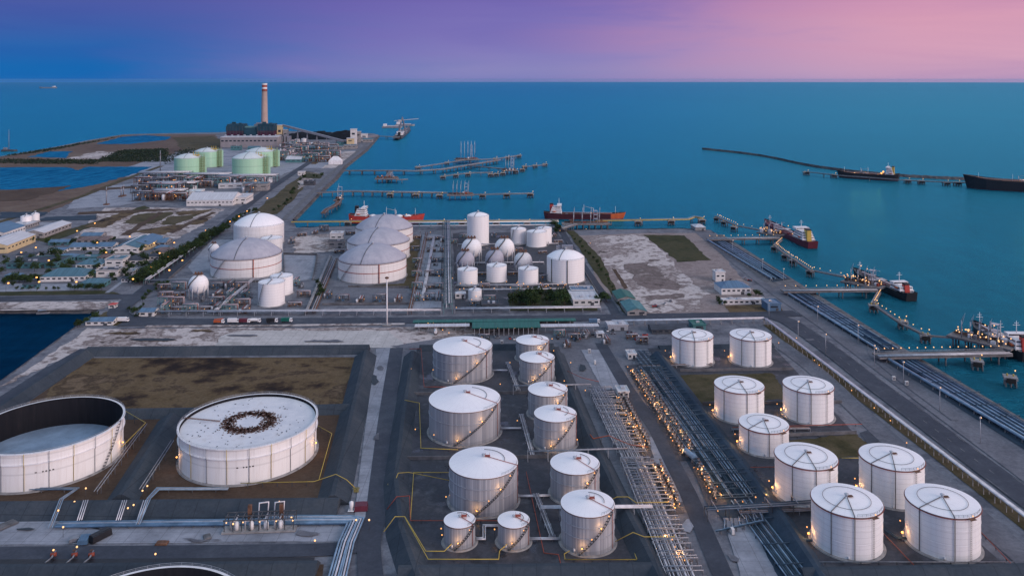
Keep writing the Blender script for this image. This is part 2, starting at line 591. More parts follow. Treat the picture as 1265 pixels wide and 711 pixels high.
left = ramp(nt, el, [(0, S(20, 106, 180)), (.12, S(26, 106, 178)), (.19, S(44, 102, 175)), (.25, S(66, 96, 170)), (.32, S(84, 92, 166)),
                     (.6, (.24, .34, .55)), (1, (.38, .52, .64))])
mid = ramp(nt, el, [(0, S(128, 132, 190)), (.11, S(138, 135, 190)), (.19, S(132, 125, 188)), (.26, S(124, 115, 184)), (.32, S(116, 104, 178)),
                    (.6, (.30, .35, .55)), (1, (.38, .52, .64))])
right = ramp(nt, el, [(0, S(188, 156, 192)), (.11, S(205, 162, 190)), (.18, S(214, 162, 187)), (.26, S(218, 160, 183)), (.32, S(208, 148, 181)),
                      (.6, (.62, .47, .54)), (1, (.38, .52, .64))])
cl = N(nt, 'ShaderNodeMapping')
cl.inputs['Scale'].default_value = (2.2, 2.2, 22)
nt.links.new(tc.outputs['Generated'], cl.inputs['Vector'])
cn = noise(nt, cl.outputs['Vector'], 1.3, 6, .6, .5)
hor = math_(nt, 'ADD', sep.outputs['X'], math_(nt, 'MULTIPLY', math_(nt, 'SUBTRACT', cn, .5), .35))


def span(v, a, b):
    mr = N(nt, 'ShaderNodeMapRange', interpolation_type='SMOOTHSTEP')
    mr.inputs['From Min'].default_value = a
    mr.inputs['From Max'].default_value = b
    nt.links.new(v, mr.inputs['Value'])
    return mr.outputs['Result']


skyc = mixc(nt, span(hor, -.47, -.04), left, mid)
skyc = mixc(nt, span(hor, -.02, .48), skyc, right)
skyc = mixc(nt, ramp(nt, cn, [(.42, (0, 0, 0)), (.72, (.75, .75, .75))]), skyc, mixc(nt, 1.0, skyc, (.80, .80, .94), 'MULTIPLY'))
bg2 = N(nt, 'ShaderNodeBackground')
nt.links.new(skyc, bg2.inputs['Color'])
bg2.inputs['Strength'].default_value = .92
ad = N(nt, 'ShaderNodeAddShader')
nt.links.new(bg1.outputs[0], ad.inputs[0])
nt.links.new(bg2.outputs[0], ad.inputs[1])
nt.links.new(ad.outputs[0], out.inputs['Surface'])

sl = bpy.data.lights.new('sun', 'SUN')
sl.energy = 1.5
sl.angle = R(30)
sl.color = (1.0, .84, .80)
so = bpy.data.objects.new('sun', sl)
COL.objects.link(so)
# light comes from azimuth: +X with a little of -Y
sd = Vector((math.cos(SUN_EL) * .80, -math.cos(SUN_EL) * .60, math.sin(SUN_EL)))
so.rotation_euler = sd.to_track_quat('Z', 'Y').to_euler()

SC.view_settings.view_transform = 'Standard'
SC.view_settings.look = 'None'
SC.view_settings.gamma = 1
SC.view_settings.exposure = .45
SC.view_settings.use_curve_mapping = False
SC.render.engine = 'CYCLES'
SC.cycles.use_denoising = True
SC.cycles.max_bounces = 5
SC.cycles.diffuse_bounces = 3
SC.cycles.glossy_bounces = 3
SC.cycles.sample_clamp_indirect = 4
SC.cycles.caustics_reflective = False
SC.cycles.caustics_refractive = False

# thin evening haze over the water and the site
hz = bpy.data.materials.new('haze')
hz.use_nodes = True
hn = hz.node_tree
for n_ in list(hn.nodes):
    if n_.type != 'OUTPUT_MATERIAL':
        hn.nodes.remove(n_)
pv = N(hn, 'ShaderNodeVolumePrincipled')
pv.inputs['Color'].default_value = (.30, .62, .92, 1)
pv.inputs['Density'].default_value = HAZE
pv.inputs['Anisotropy'].default_value = .2
hn.links.new(pv.outputs[0], hn.nodes[0].outputs[0] if False else [q for q in hn.nodes if q.type == 'OUTPUT_MATERIAL'][0].inputs['Volume'])
hm = MB()
hm.box((0, 1200, 103), (124000, 124000, 226))
struct(hm.build('haze', hz), 'stuff')

# ---------------------------------------------------------------- water and land
mb = MB()
rings = [0, 300, 700, 1500, 3000, 6000, 12000, 30000, 60000]
n = 64
vs = [(0, 1200, SEA)]
fs = []
for r in rings[1:]:
    for j in range(n):
        vs.append((r * math.cos(2 * PI * j / n), 1200 + r * math.sin(2 * PI * j / n), SEA))
for j in range(n):
    fs.append((0, 1 + j, 1 + (j + 1) % n))
for k in range(len(rings) - 2):
    for j in range(n):
        a, b = 1 + k * n + j, 1 + k * n + (j + 1) % n
        fs.append((a, b, b + n, a + n)[::1])
mb.add(vs, fs)
sea = struct(mb.build('sea', M['sea']))

QUAY = [(1700, 780), (1265, 526), (1132, 444), (1041, 390), (966, 341), (908, 304), (878, 284)]
NORTH = [(855, 282), (780, 283), (705, 284), (690, 279), (600, 277), (500, 278), (440, 279), (366, 281)]
WESTQ = [(361, 270), (392, 239), (414, 220), (425, 206), (452, 185), (468, 167)]
TIP = [(462, 165), (440, 164), (400, 163), (360, 162), (300, 162), (270, 163.5), (210, 164.5), (152, 166), (110, 173), (70, 181), (30, 188), (0, 193), (-80, 205)]
land_pts = [(330, -400, 0), (330, 60, 0)] + [tuple(G(*p)) for p in QUAY + NORTH + WESTQ + TIP]
# west side down to the basin at the lower edge, round it, and back behind the viewer
land_pts += [tuple(G(*p)) for p in [(-120, 250), (-160, 382), (122, 382), (112, 390), (93, 403), (0, 470), (-140, 560)]]
land_pts += [(-420, 60, 0), (-420, -400, 0)]
mb = MB()
mb.prism(land_pts, -7, 0, 0, 1)
struct(mb.build('ground', [M['land'], M['rock']]))

# the water of the dock basin is darker and calm: a sheet just above the sea level
mb = MB()
mb.poly([G(x, y, SEA) for x, y in [(-170, 378), (130, 378), (130, 392), (96, 410), (0, 478), (-200, 600)]], SEA + .03)
struct(mb.build('water', M['pond']))


PZ = [0]


def lay(layer):
    PZ[0] += 1
    return .09 * layer + .0009 * PZ[0]


def patch(name, pts, mat, layer, jit=0.0, kind='structure', seed=0):
    P_ = [G(*p) for p in pts]
    if jit:
        r_ = random.Random(seed + len(pts))
        q = []
        for i, a in enumerate(P_):
            b = P_[(i + 1) % len(P_)]
            k = max(1, min(14, int((b - a).length / (jit * 2.5))))
            for j in range(k):
                p = a.lerp(b, j / k)
                q.append(p + Vector((r_.uniform(-1, 1) * jit, r_.uniform(-1, 1) * jit, 0)))
        P_ = q
    m_ = MB()
    m_.poly(P_, lay(layer))
    return struct(m_.build(name, M[mat]), kind)


def strip(name, pts, width, mat, layer):
    """a road of even width along picture points"""
    P_ = [G(*p) for p in pts]
    L, Rr = [], []
    for i, p in enumerate(P_):
        t = (P_[min(i + 1, len(P_) - 1)] - P_[max(i - 1, 0)]).normalized()
        s = Vector((-t.y, t.x, 0)) * (width / 2)
        L.append(p + s)
        Rr.append(p - s)
    m_ = MB()
    n_ = len(P_)
    zz = lay(layer)
    m_.add([(q.x, q.y, zz) for q in Rr + L], [(i, i + 1, n_ + i + 1, n_ + i) for i in range(n_ - 1)])
    return struct(m_.build(name, M[mat]))


def smooth(pts, k=4):
    o = []
    n_ = len(pts)
    for i in range(n_ - 1):
        p0, p1, p2, p3 = pts[max(i - 1, 0)], pts[i], pts[i + 1], pts[min(i + 2, n_ - 1)]
        for j in range(k):
            t = j / k
            o.append(tuple(.5 * ((2 * p1[a]) + (-p0[a] + p2[a]) * t + (2 * p0[a] - 5 * p1[a] + 4 * p2[a] - p3[a]) * t * t + (-p0[a] + 3 * p1[a] - 3 * p2[a] + p3[a]) * t ** 3) for a in (0, 1)))
    return o + [tuple(pts[-1])]


# far spit and lagoons
patch('terrain', [(0, 194), (60, 184), (110, 174), (152, 167), (210, 166), (268, 166), (268, 182), (215, 188), (200, 204), (0, 206), (-80, 207)], 'mud', 1, 6)
patch('lagoon_water', [(118, 178), (150, 169), (180, 167), (212, 169), (205, 173), (160, 178)], 'lagoon', 2, 5)
patch('lagoon_water', [(36, 194), (60, 187), (88, 187), (82, 195)], 'lagoon', 2, 5)
patch('sand_bank', [(84, 196), (120, 187), (160, 189), (150, 196)], 'sand', 2, 8)
patch('sand_bank', [(-60, 206.5), (190, 204), (215, 203), (120, 236), (60, 262), (-60, 262)], 'mud', 1, 5)
patch('lagoon_water', [(-90, 207), (84, 206.5), (96, 210), (110, 206), (188, 206), (168, 214), (120, 228), (60, 238), (-90, 246)], 'lagoon', 2, 4)
patch('green_bank', [(215, 170), (262, 168), (280, 176), (270, 186), (225, 186)], 'olive', 2, 6)
strip('embankment', [(200, 205), (150, 223), (100, 243), (40, 262), (-20, 280)], 12, 'olive', 3)
# plots between the far plants
patch('sand_plot', [(95, 246), (140, 229), (212, 222), (205, 243), (150, 254), (80, 258)], 'concrete_yard', 1, 4)
patch('sand_plot', [(128, 257), (188, 256), (278, 258), (252, 276), (220, 295), (92, 294)], 'sand', 1, 3)
patch('green_plot', [(150, 276), (170, 264), (215, 262), (205, 270), (185, 277)], 'olive', 2, 3)
patch('green_plot', [(196, 277), (208, 268), (248, 264), (232, 272), (215, 278)], 'olive', 2, 3)
patch('green_verge', [(40, 296), (110, 276), (178, 254), (186, 257), (128, 275), (60, 300)], 'green', 2, 2)
patch('yard_plot', [(120, 216), (210, 222), (330, 224), (372, 206), (360, 186), (275, 184), (215, 190)], 'concrete_yard', 1, 3)
patch('concrete_plot', [(345, 190), (440, 186), (410, 208), (370, 208)], 'concrete_yard', 1, 3)
patch('olive_plot', [(380, 202), (392, 195), (400, 195), (390, 203)], 'drygrass', 2, 3)
patch('sand_plot', [(398, 208), (425, 187), (442, 187), (421, 207)], 'sand', 2, 3)
patch('green_verge', [(312, 262), (378, 212), (392, 214), (345, 264), (318, 268)], 'olive', 2, 3)
patch('sand_plot', [(368, 224), (377, 214), (393, 214), (380, 228), (369, 234)], 'sand', 3, 2)
patch('green_plot', [(372, 220), (376, 214), (399, 215), (396, 221)], 'green', 3, 2)
# far quay road and the avenue to the power station
strip('road', smooth([(168, 368), (215, 330), (262, 290), (310, 250), (362, 214), (400, 190), (432, 176)]), 15, 'asphalt', 4)
strip('quay_road', [(352, 272), (384, 240), (408, 216), (430, 197), (452, 180), (462, 170)], 12, 'conc_dark', 4)
strip('quay_strip', [(358, 271), (389, 240), (411, 219), (422, 206), (449, 185), (465, 168)], 9, 'dirt', 5)
# housing estate
patch('green_yard', [(30, 305), (90, 298), (88, 312), (60, 318)], 'green', 1, 2)
patch('paved_yard', [(-40, 300), (20, 322), (40, 300), (70, 288), (80, 275), (0, 275)], 'concrete_yard', 1, 1)
patch('paved_yard', [(-20, 350), (124, 351), (110, 358), (-20, 361)], 'concrete_yard', 2, .5)
patch('paved_yard', [(-30, 296), (185, 297), (215, 300), (150, 362), (-30, 362)], 'dirt', 1, 2)
patch('green_verge', [(-60, 361), (130, 359), (150, 363), (-60, 366)], 'green', 3, 1)
strip('road', [(-90, 371), (60, 368.5), (168, 366)], 16, 'asphalt', 4)
strip('road', smooth([(168, 366), (160, 372), (150, 380), (146, 388), (160, 394), (200, 397), (260, 397.5)]), 17, 'asphalt', 5)
patch('stone_bank', [(-60, 373.5), (150, 372), (126, 382), (-60, 384)], 'sand', 1, 1)
patch('green_bank', [(112, 396), (140, 380), (150, 392), (180, 402), (118, 402)], 'olive', 2, 1)
strip('footpath', [(132, 362), (150, 349), (155, 344)], 4, 'concrete_yard', 4)
# main avenue across the site
strip('road', [(150, 399), (260, 397.5), (480, 396), (700, 393), (940, 389), (985, 387)], 17, 'asphalt', 4)
strip('pavement', [(180, 403.5), (330, 402.5), (500, 400.5)], 5, 'sand', 5)
patch('yard_strip', [(108, 406), (300, 405), (640, 404), (640, 428), (470, 428), (105, 430), (40, 460), (0, 478)], 'sand', 1, 2)
patch('concrete_yard', [(272, 415), (300, 408), (480, 409), (500, 425), (490, 430), (265, 429)], 'pale_concrete', 2, 1)
strip('road', [(108, 431), (60, 458), (0, 497), (-60, 535)], 11, 'asphalt', 3)
patch('concrete_yard', [(480, 428), (640, 404), (770, 404), (800, 430), (640, 432), (510, 432)], 'dirt', 2, 1)
# inside the left tank basin
patch('basin_floor', [(114, 442), (441, 441), (398, 620), (-60, 625), (-60, 520)], 'basin_brown', 1, 0)
patch('dry_field', [(112, 443), (438, 442), (420, 505), (50, 508), (60, 482)], 'drygrass', 2, 1.2)
# apron south of it
patch('concrete_yard', [(-80, 642), (428, 638), (446, 650), (436, 668), (-80, 674)], 'concrete_yard', 1, .5)
strip('road', smooth([(-80, 684), (200, 682), (400, 679), (446, 672), (462, 650), (468, 600), (477, 520), (490, 430)]), 9.5, 'asphalt', 4)
strip('concrete_strip', [(452, 650), (456, 600), (463, 530), (474, 430)], 11, 'concrete_yard', 3)
strip('road', smooth([(462, 640), (456, 672), (458, 711), (466, 760)]), 10, 'asphalt', 5)
strip('trench', [(-60, 695), (388, 692)], 3.4, 'black', 5)
patch('basin_floor', [(-60, 700), (400, 697), (390, 790), (-60, 800)], 'basin_brown', 2, 0)
# middle tank basin
patch('basin_floor', [(515, 430), (690, 428), (740, 560), (795, 705), (505, 706), (490, 640)], 'gravel', 2, 0)
# central strip of pipework and road
patch('concrete_yard', [(690, 428), (770, 428), (850, 560), (900, 711), (940, 800), (810, 800), (790, 690), (740, 560)], 'dirt', 1, .5)
patch('concrete_pad', [(718, 432), (742, 432), (771, 480), (745, 482)], 'concrete_yard', 3, .3)
patch('concrete_pad', [(893, 640), (925, 640), (960, 711), (985, 760), (930, 760)], 'concrete_yard', 3, .3)
patch('concrete_pad', [(790, 540), (812, 540), (850, 620), (815, 622)], 'concrete_yard', 3, .3)
strip('road', [(742, 424), (775, 480), (810, 531), (850, 610), (893, 711), (925, 790)], 8.5, 'asphalt', 4)
patch('pipe_trench', [(783, 458), (822, 440), (852, 480), (900, 560), (935, 640), (985, 711), (1010, 760), (950, 760), (925, 690), (880, 625)], 'dike_teal', 2, 0)
# right tank basin
patch('basin_floor', [(800, 430), (955, 428), (1060, 540), (1250, 705), (1340, 790), (1010, 790), (985, 706), (900, 560)], 'gravel', 1, 0)
patch('olive_field', [(832, 463), (955, 461), (975, 492), (948, 494), (945, 500), (880, 502), (850, 494)], 'olive', 2, 1)
patch('olive_field', [(975, 545), (1055, 535), (1085, 558), (1040, 566), (985, 566)], 'olive', 2, 1)
patch('dark_pond', [(1062, 535), (1078, 529), (1086, 545), (1074, 552)], 'roof_dark', 3, 0)
strip('track', smooth([(962, 424), (1010, 460), (1060, 507), (1110, 553), (1180, 615), (1265, 688), (1330, 745)]), 13, 'dirt', 3)
# quay side
strip('verge', [(950, 401), (1009, 446), (1073, 496), (1166, 566), (1265, 644), (1330, 695)], 10, 'olive', 2)
strip('road', smooth([(940, 389), (965, 394), (985, 404), (1030, 436), (1080, 475), (1130, 512), (1200, 565), (1265, 613), (1345, 672)]), 16, 'asphalt', 5)
strip('quay_apron', [(872, 288), (920, 326), (970, 363), (1030, 403), (1090, 447), (1150, 490), (1265, 572), (1345, 630)], 26, 'dirt', 3)
strip('quay_concrete', [(884, 290), (936, 324), (990, 359), (1060, 404), (1120, 442), (1265, 530), (1345, 580)], 18, 'conc_dark', 4)
strip('track', smooth([(1075, 425), (1078, 440), (1100, 460), (1135, 487), (1180, 520)]), 4, 'dirt', 6)
# vacant land
patch('vacant_land', [(712, 291), (800, 288), (872, 288), (905, 330), (945, 372), (900, 386), (780, 388), (746, 360)], 'pink_soil', 1, 2)
patch('pale_sand_ground', [(726, 292), (795, 289), (820, 310), (845, 338), (872, 362), (865, 384), (800, 386), (765, 350), (740, 312)], 'sand', 2, 4)
patch('dark_soil', [(770, 327), (800, 325), (838, 352), (836, 358), (792, 356)], 'soil', 3, 4)
patch('dark_soil', [(790, 366), (842, 363), (846, 368), (800, 370)], 'soil', 3, 2)
patch('dark_soil', [(756, 332), (761, 333), (776, 356), (771, 357)], 'basin_brown', 3, .5)
patch('olive_field', [(795, 290), (845, 291), (877, 321), (838, 324)], 'green', 3, 1.5)
patch('green_verge', [(700, 285), (710, 285), (742, 318), (762, 360), (784, 388), (772, 388), (742, 345)], 'green', 3, 1)
patch('lawn', [(895, 378), (962, 376), (970, 388), (905, 390)], 'drygrass', 3, .5)
strip('road', [(690, 279), (712, 316), (735, 350), (757, 380), (762, 390)], 8, 'asphalt', 4)
# plant plots in the middle distance
patch('concrete_yard', [(232, 330), (262, 296), (300, 296), (350, 300), (350, 350), (245, 346)], 'concrete_yard', 1, .5)
patch('asphalt_yard', [(212, 345), (360, 346), (385, 388), (180, 390), (196, 360)], 'land', 2, .5)
patch('concrete_yard', [(348, 315), (390, 316), (388, 344), (352, 350)], 'concrete_yard', 2, .5)
patch('sand_ground', [(360, 292), (420, 288), (415, 310), (365, 314)], 'sand', 2, 2)
patch('green_ground', [(505, 292), (520, 290), (512, 356), (440, 354), (500, 350)], 'olive', 2, 1)
patch('sand_ground', [(396, 354), (500, 356), (512, 376), (390, 378)], 'dirt', 3, 1)
patch('concrete_yard', [(522, 290), (546, 290), (545, 380), (508, 382)], 'concrete_yard', 2, .3)
patch('asphalt_yard', [(560, 288), (688, 286), (735, 372), (562, 384)], 'gravel', 1, .5)
patch('green_ground', [(628, 362), (735, 360), (738, 384), (630, 384)], 'green', 2, .5)

# painted lines of the quay road and the main avenue
def dashes(pts, off, step, ln, w_, z):
    P_ = [G(*p) for p in pts]
    m_ = MB()
    acc = 0.0
    for a, b in zip(P_, P_[1:]):
        d = (b - a)
        L = d.length
        d.normalize()
        s_ = Vector((-d.y, d.x, 0))
        t = (step - acc % step) % step
        while t + ln < L:
            p = a + d * t + s_ * off
            q = p + d * ln
            m_.add([(v.x, v.y, z) for v in (p - s_ * w_, q - s_ * w_, q + s_ * w_, p + s_ * w_)], [(0, 1, 2, 3)])
            t += step
        acc += L
    return struct(m_.build('road_marking', M['line']))


rp = smooth([(985, 404), (1030, 436), (1080, 475), (1130, 512), (1200, 565), (1265, 613), (1345, 672)])
dashes(rp, 0, 12, 4, .12, .60)
dashes(rp, 7.2, 8, 7.9, .1, .60)
dashes(rp, -7.2, 8, 7.9, .1, .60)
dashes([(260, 397.5), (480, 396), (700, 393), (940, 389)], 0, 12, 4, .14, .52)


# sloped stone edge of the shore: rough rip rap along the water line
def revetment(pts, width, seed):
    r_ = random.Random(seed)
    P_ = [G(*p) for p in pts]
    m_ = MB()
    rows = []
    for a, b in zip(P_, P_[1:]):
        d = b - a
        k = max(2, int(d.length / 6))
        t = d.normalized()
        s_ = Vector((t.y, -t.x, 0))
        for i in range(k):
            p = a.lerp(b, i / k)
            row = []
            for j in range(6):
                u = j / 5
                row.append((p.x + s_.x * (u * width - 1.0) + r_.uniform(-.6, .6), p.y + s_.y * (u * width - 1.0) + r_.uniform(-.6, .6), .55 - u * 5.2 + r_.uniform(-.35, .45)))
            rows.append(row)
    vs_ = [v for row in rows for v in row]
    m_.add(vs_, [(i * 6 + j, (i + 1) * 6 + j, (i + 1) * 6 + j + 1, i * 6 + j + 1)[::-1] for i in range(len(rows) - 1) for j in range(5)])
    return struct(m_.build('shore', M['rock']))


revetment(QUAY[1:], 7, 1)
revetment(NORTH, 7, 2)
revetment(WESTQ, 10, 3)
revetment([(-60, 382), (122, 382)], 5, 5)
revetment([(112, 390), (93, 403), (0, 470), (-60, 508)], 6, 6)
# dark pads under the pump rows and the quay racks
patch('pump_pad', [(757, 486), (778, 484), (808, 566), (784, 568)], 'gravel', 5, 0)
patch('pump_pad', [(800, 574), (818, 573), (846, 634), (826, 636)], 'gravel', 5, 0)
patch('pump_pad', [(772, 452), (794, 450), (866, 566), (838, 570)], 'gravel', 5, 0)
patch('pump_pad', [(852, 572), (872, 570), (900, 626), (876, 630)], 'gravel', 5, 0)
patch('quay_bed', [(876, 299), (890, 294), (977, 345), (955, 349)], 'dike_teal', 6, 0)
patch('quay_bed', [(974, 366), (994, 361), (1108, 432), (1086, 437)], 'dike_teal', 6, 0)
patch('quay_bed', [(1097, 449), (1128, 446), (1262, 528), (1340, 578), (1316, 588)], 'dike_teal', 6, 0)
# reddish shallows of the lagoon, tracks and plots between the far plants
patch('mud_flat', [(-90, 236), (20, 234), (58, 232), (90, 229), (60, 240), (30, 248), (-90, 252)], 'basin_brown', 3, 5)
for pts in ([(98, 262), (210, 258), (216, 260), (96, 265)], [(150, 290), (196, 262), (202, 262), (160, 291)], [(118, 233), (200, 228), (204, 230), (112, 236)], [(205, 287), (262, 262), (268, 262), (214, 288)]):
    patch('dark_track', pts, 'basin_brown', 4, 1.5)
for pts in ([(106, 280), (150, 262), (168, 262), (128, 282)], [(165, 286), (200, 280), (230, 277), (200, 290)], [(215, 262), (262, 259), (250, 264), (220, 266)], [(240, 272), (262, 268), (250, 276), (236, 278)]):
    patch('weedy_patch', pts, 'drygrass', 4, 3)
for pts in ([(60, 268), (120, 266), (118, 272), (40, 273)], [(0, 262), (60, 262), (50, 268), (0, 270)]):
    patch('dark_plot', pts, 'dike_teal', 4, 2)
for pts in ([(880, 300), (900, 298), (968, 350), (955, 356)], ):
    patch('quay_stain', pts, 'conc_dark', 4, .5)
# stained and patched slabs on the aprons
for i, (x, y, w_, h_, mt) in enumerate(((30, 655, 26, 4, 'conc_dark'), (120, 652, 40, 1.6, 'dirt'), (250, 668, 50, 3, 'dirt'), (380, 660, 30, 6, 'dirt'), (462, 470, 9, 12, 'conc_dark'), (466, 540, 7, 9, 'dirt'), (470, 455, 10, 6, 'dirt'), (300, 415, 40, 3, 'dirt'), (190, 420, 60, 3, 'conc_dark'), (150, 412, 50, 2.5, 'drygrass'), (250, 409, 30, 2, 'drygrass'), (400, 422, 50, 3, 'dirt'), (560, 424, 40, 3, 'conc_dark'), (720, 455, 10, 8, 'conc_dark'), (800, 570, 8, 12, 'dirt'), (850, 650, 10, 16, 'concrete_yard'), (905, 690, 14, 8, 'dirt'), (1000, 420, 12, 2, 'dirt'))):
    if mt == 'conc_dark':
        mt = 'dike'
    patch('ground_patch', [(x - w_ / 2, y), (x - w_ / 4, y - h_ / 2), (x + w_ / 3, y - h_ * .45), (x + w_ / 2, y + h_ * .1), (x + w_ / 5, y + h_ / 2), (x - w_ / 3, y + h_ * .4)], mt, 6, 1.2, seed=i)
# ---------------------------------------------------------------- storage tanks
def ring_prof(r, z, w, h):
    return [[(r, z), (r + w, z)], [(r + w, z), (r + w, z + h)], [(r + w, z + h), (r, z + h)]]


def vent_part(root, x, y, z, k=1.0):
    m = MB()
    m.lathe([[(.5 * k, z), (.5 * k, z + .9 * k)], [(.95 * k, z + .9 * k), (.95 * k, z + 1.2 * k)], [(.95 * k, z + 1.2 * k), (.02, z + 1.6 * k)], [(.5 * k, z + .9 * k), (.95 * k, z + .9 * k)]], 12, (x, y, 0))
    return m.build('vent', M['white_steel'], root)


def spiral_stair(root, r, z0, z1, a0, a1, mat='steel_dark', w=1.1, name='staircase'):
    """treads with a stringer and a handrail round the shell"""
    m = MB()
    n_ = max(12, int(r * abs(a1 - a0) / .9))
    lo, hi, hr = [], [], []
    for i in range(n_ + 1):
        t = i / n_
        a = a0 + (a1 - a0) * t
        z = z0 + (z1 - z0) * t
        m.box(((r + .1 + w / 2) * math.cos(a), (r + .1 + w / 2) * math.sin(a), z), (w, .75, .12), a)
        lo.append(((r + w) * math.cos(a), (r + w) * math.sin(a), z - .1))
        hr.append(((r + w) * math.cos(a), (r + w) * math.sin(a), z + 1.1))
        if i % 3 == 0:
            m.beam((lo[-1][0], lo[-1][1], z), hr[-1], .07, .07)
    m.tube(lo, .16, 4)
    m.tube(hr, .06, 4)
    return m.build(name, M[mat], root)


def rail(root, r, z, a0, a1, name='handrail', mat='steel_dark', h=1.1, step=2.2):
    m = MB()
    n_ = max(8, int(r * abs(a1 - a0) / step))
    top = []
    mid = []
    for i in range(n_ + 1):
        a = a0 + (a1 - a0) * i / n_
        p = (r * math.cos(a), r * math.sin(a))
        m.beam((p[0], p[1], z), (p[0], p[1], z + h), .07, .07)
        top.append((p[0], p[1], z + h))
        mid.append((p[0], p[1], z + h * .5))
    m.tube(top, .06, 4)
    m.tube(mid, .045, 4)
    return m.build(name, M[mat], root)


BULB = None


GLOW = {}


def glow(root, loc, power=160, col=(1.0, .50, .18)):
    """the light of a lit lamp"""
    k = (power, col)
    if k not in GLOW:
        l_ = bpy.data.lights.new('lamp_light', 'POINT')
        l_.energy = power
        l_.color = col
        l_.shadow_soft_size = .35
        GLOW[k] = l_
    o = bpy.data.objects.new('lamp_light', GLOW[k])
    COL.objects.link(o)
    o.parent = root
    o.location = loc
    return o


def bulb(root, loc, r=.42, mat='lamp', name='lamp'):
    m = MB()
    m.ball((0, 0, 0), r, 8)
    return m.build(name, M[mat], root, loc)


def foundation(root, r, h=.5):
    m = MB()
    m.lathe([[(r + 1.3, 0), (r + 1.0, h)], [(r + 1.0, h), (r - .3, h)]], 64)
    return m.build('foundation', M['conc'], root)


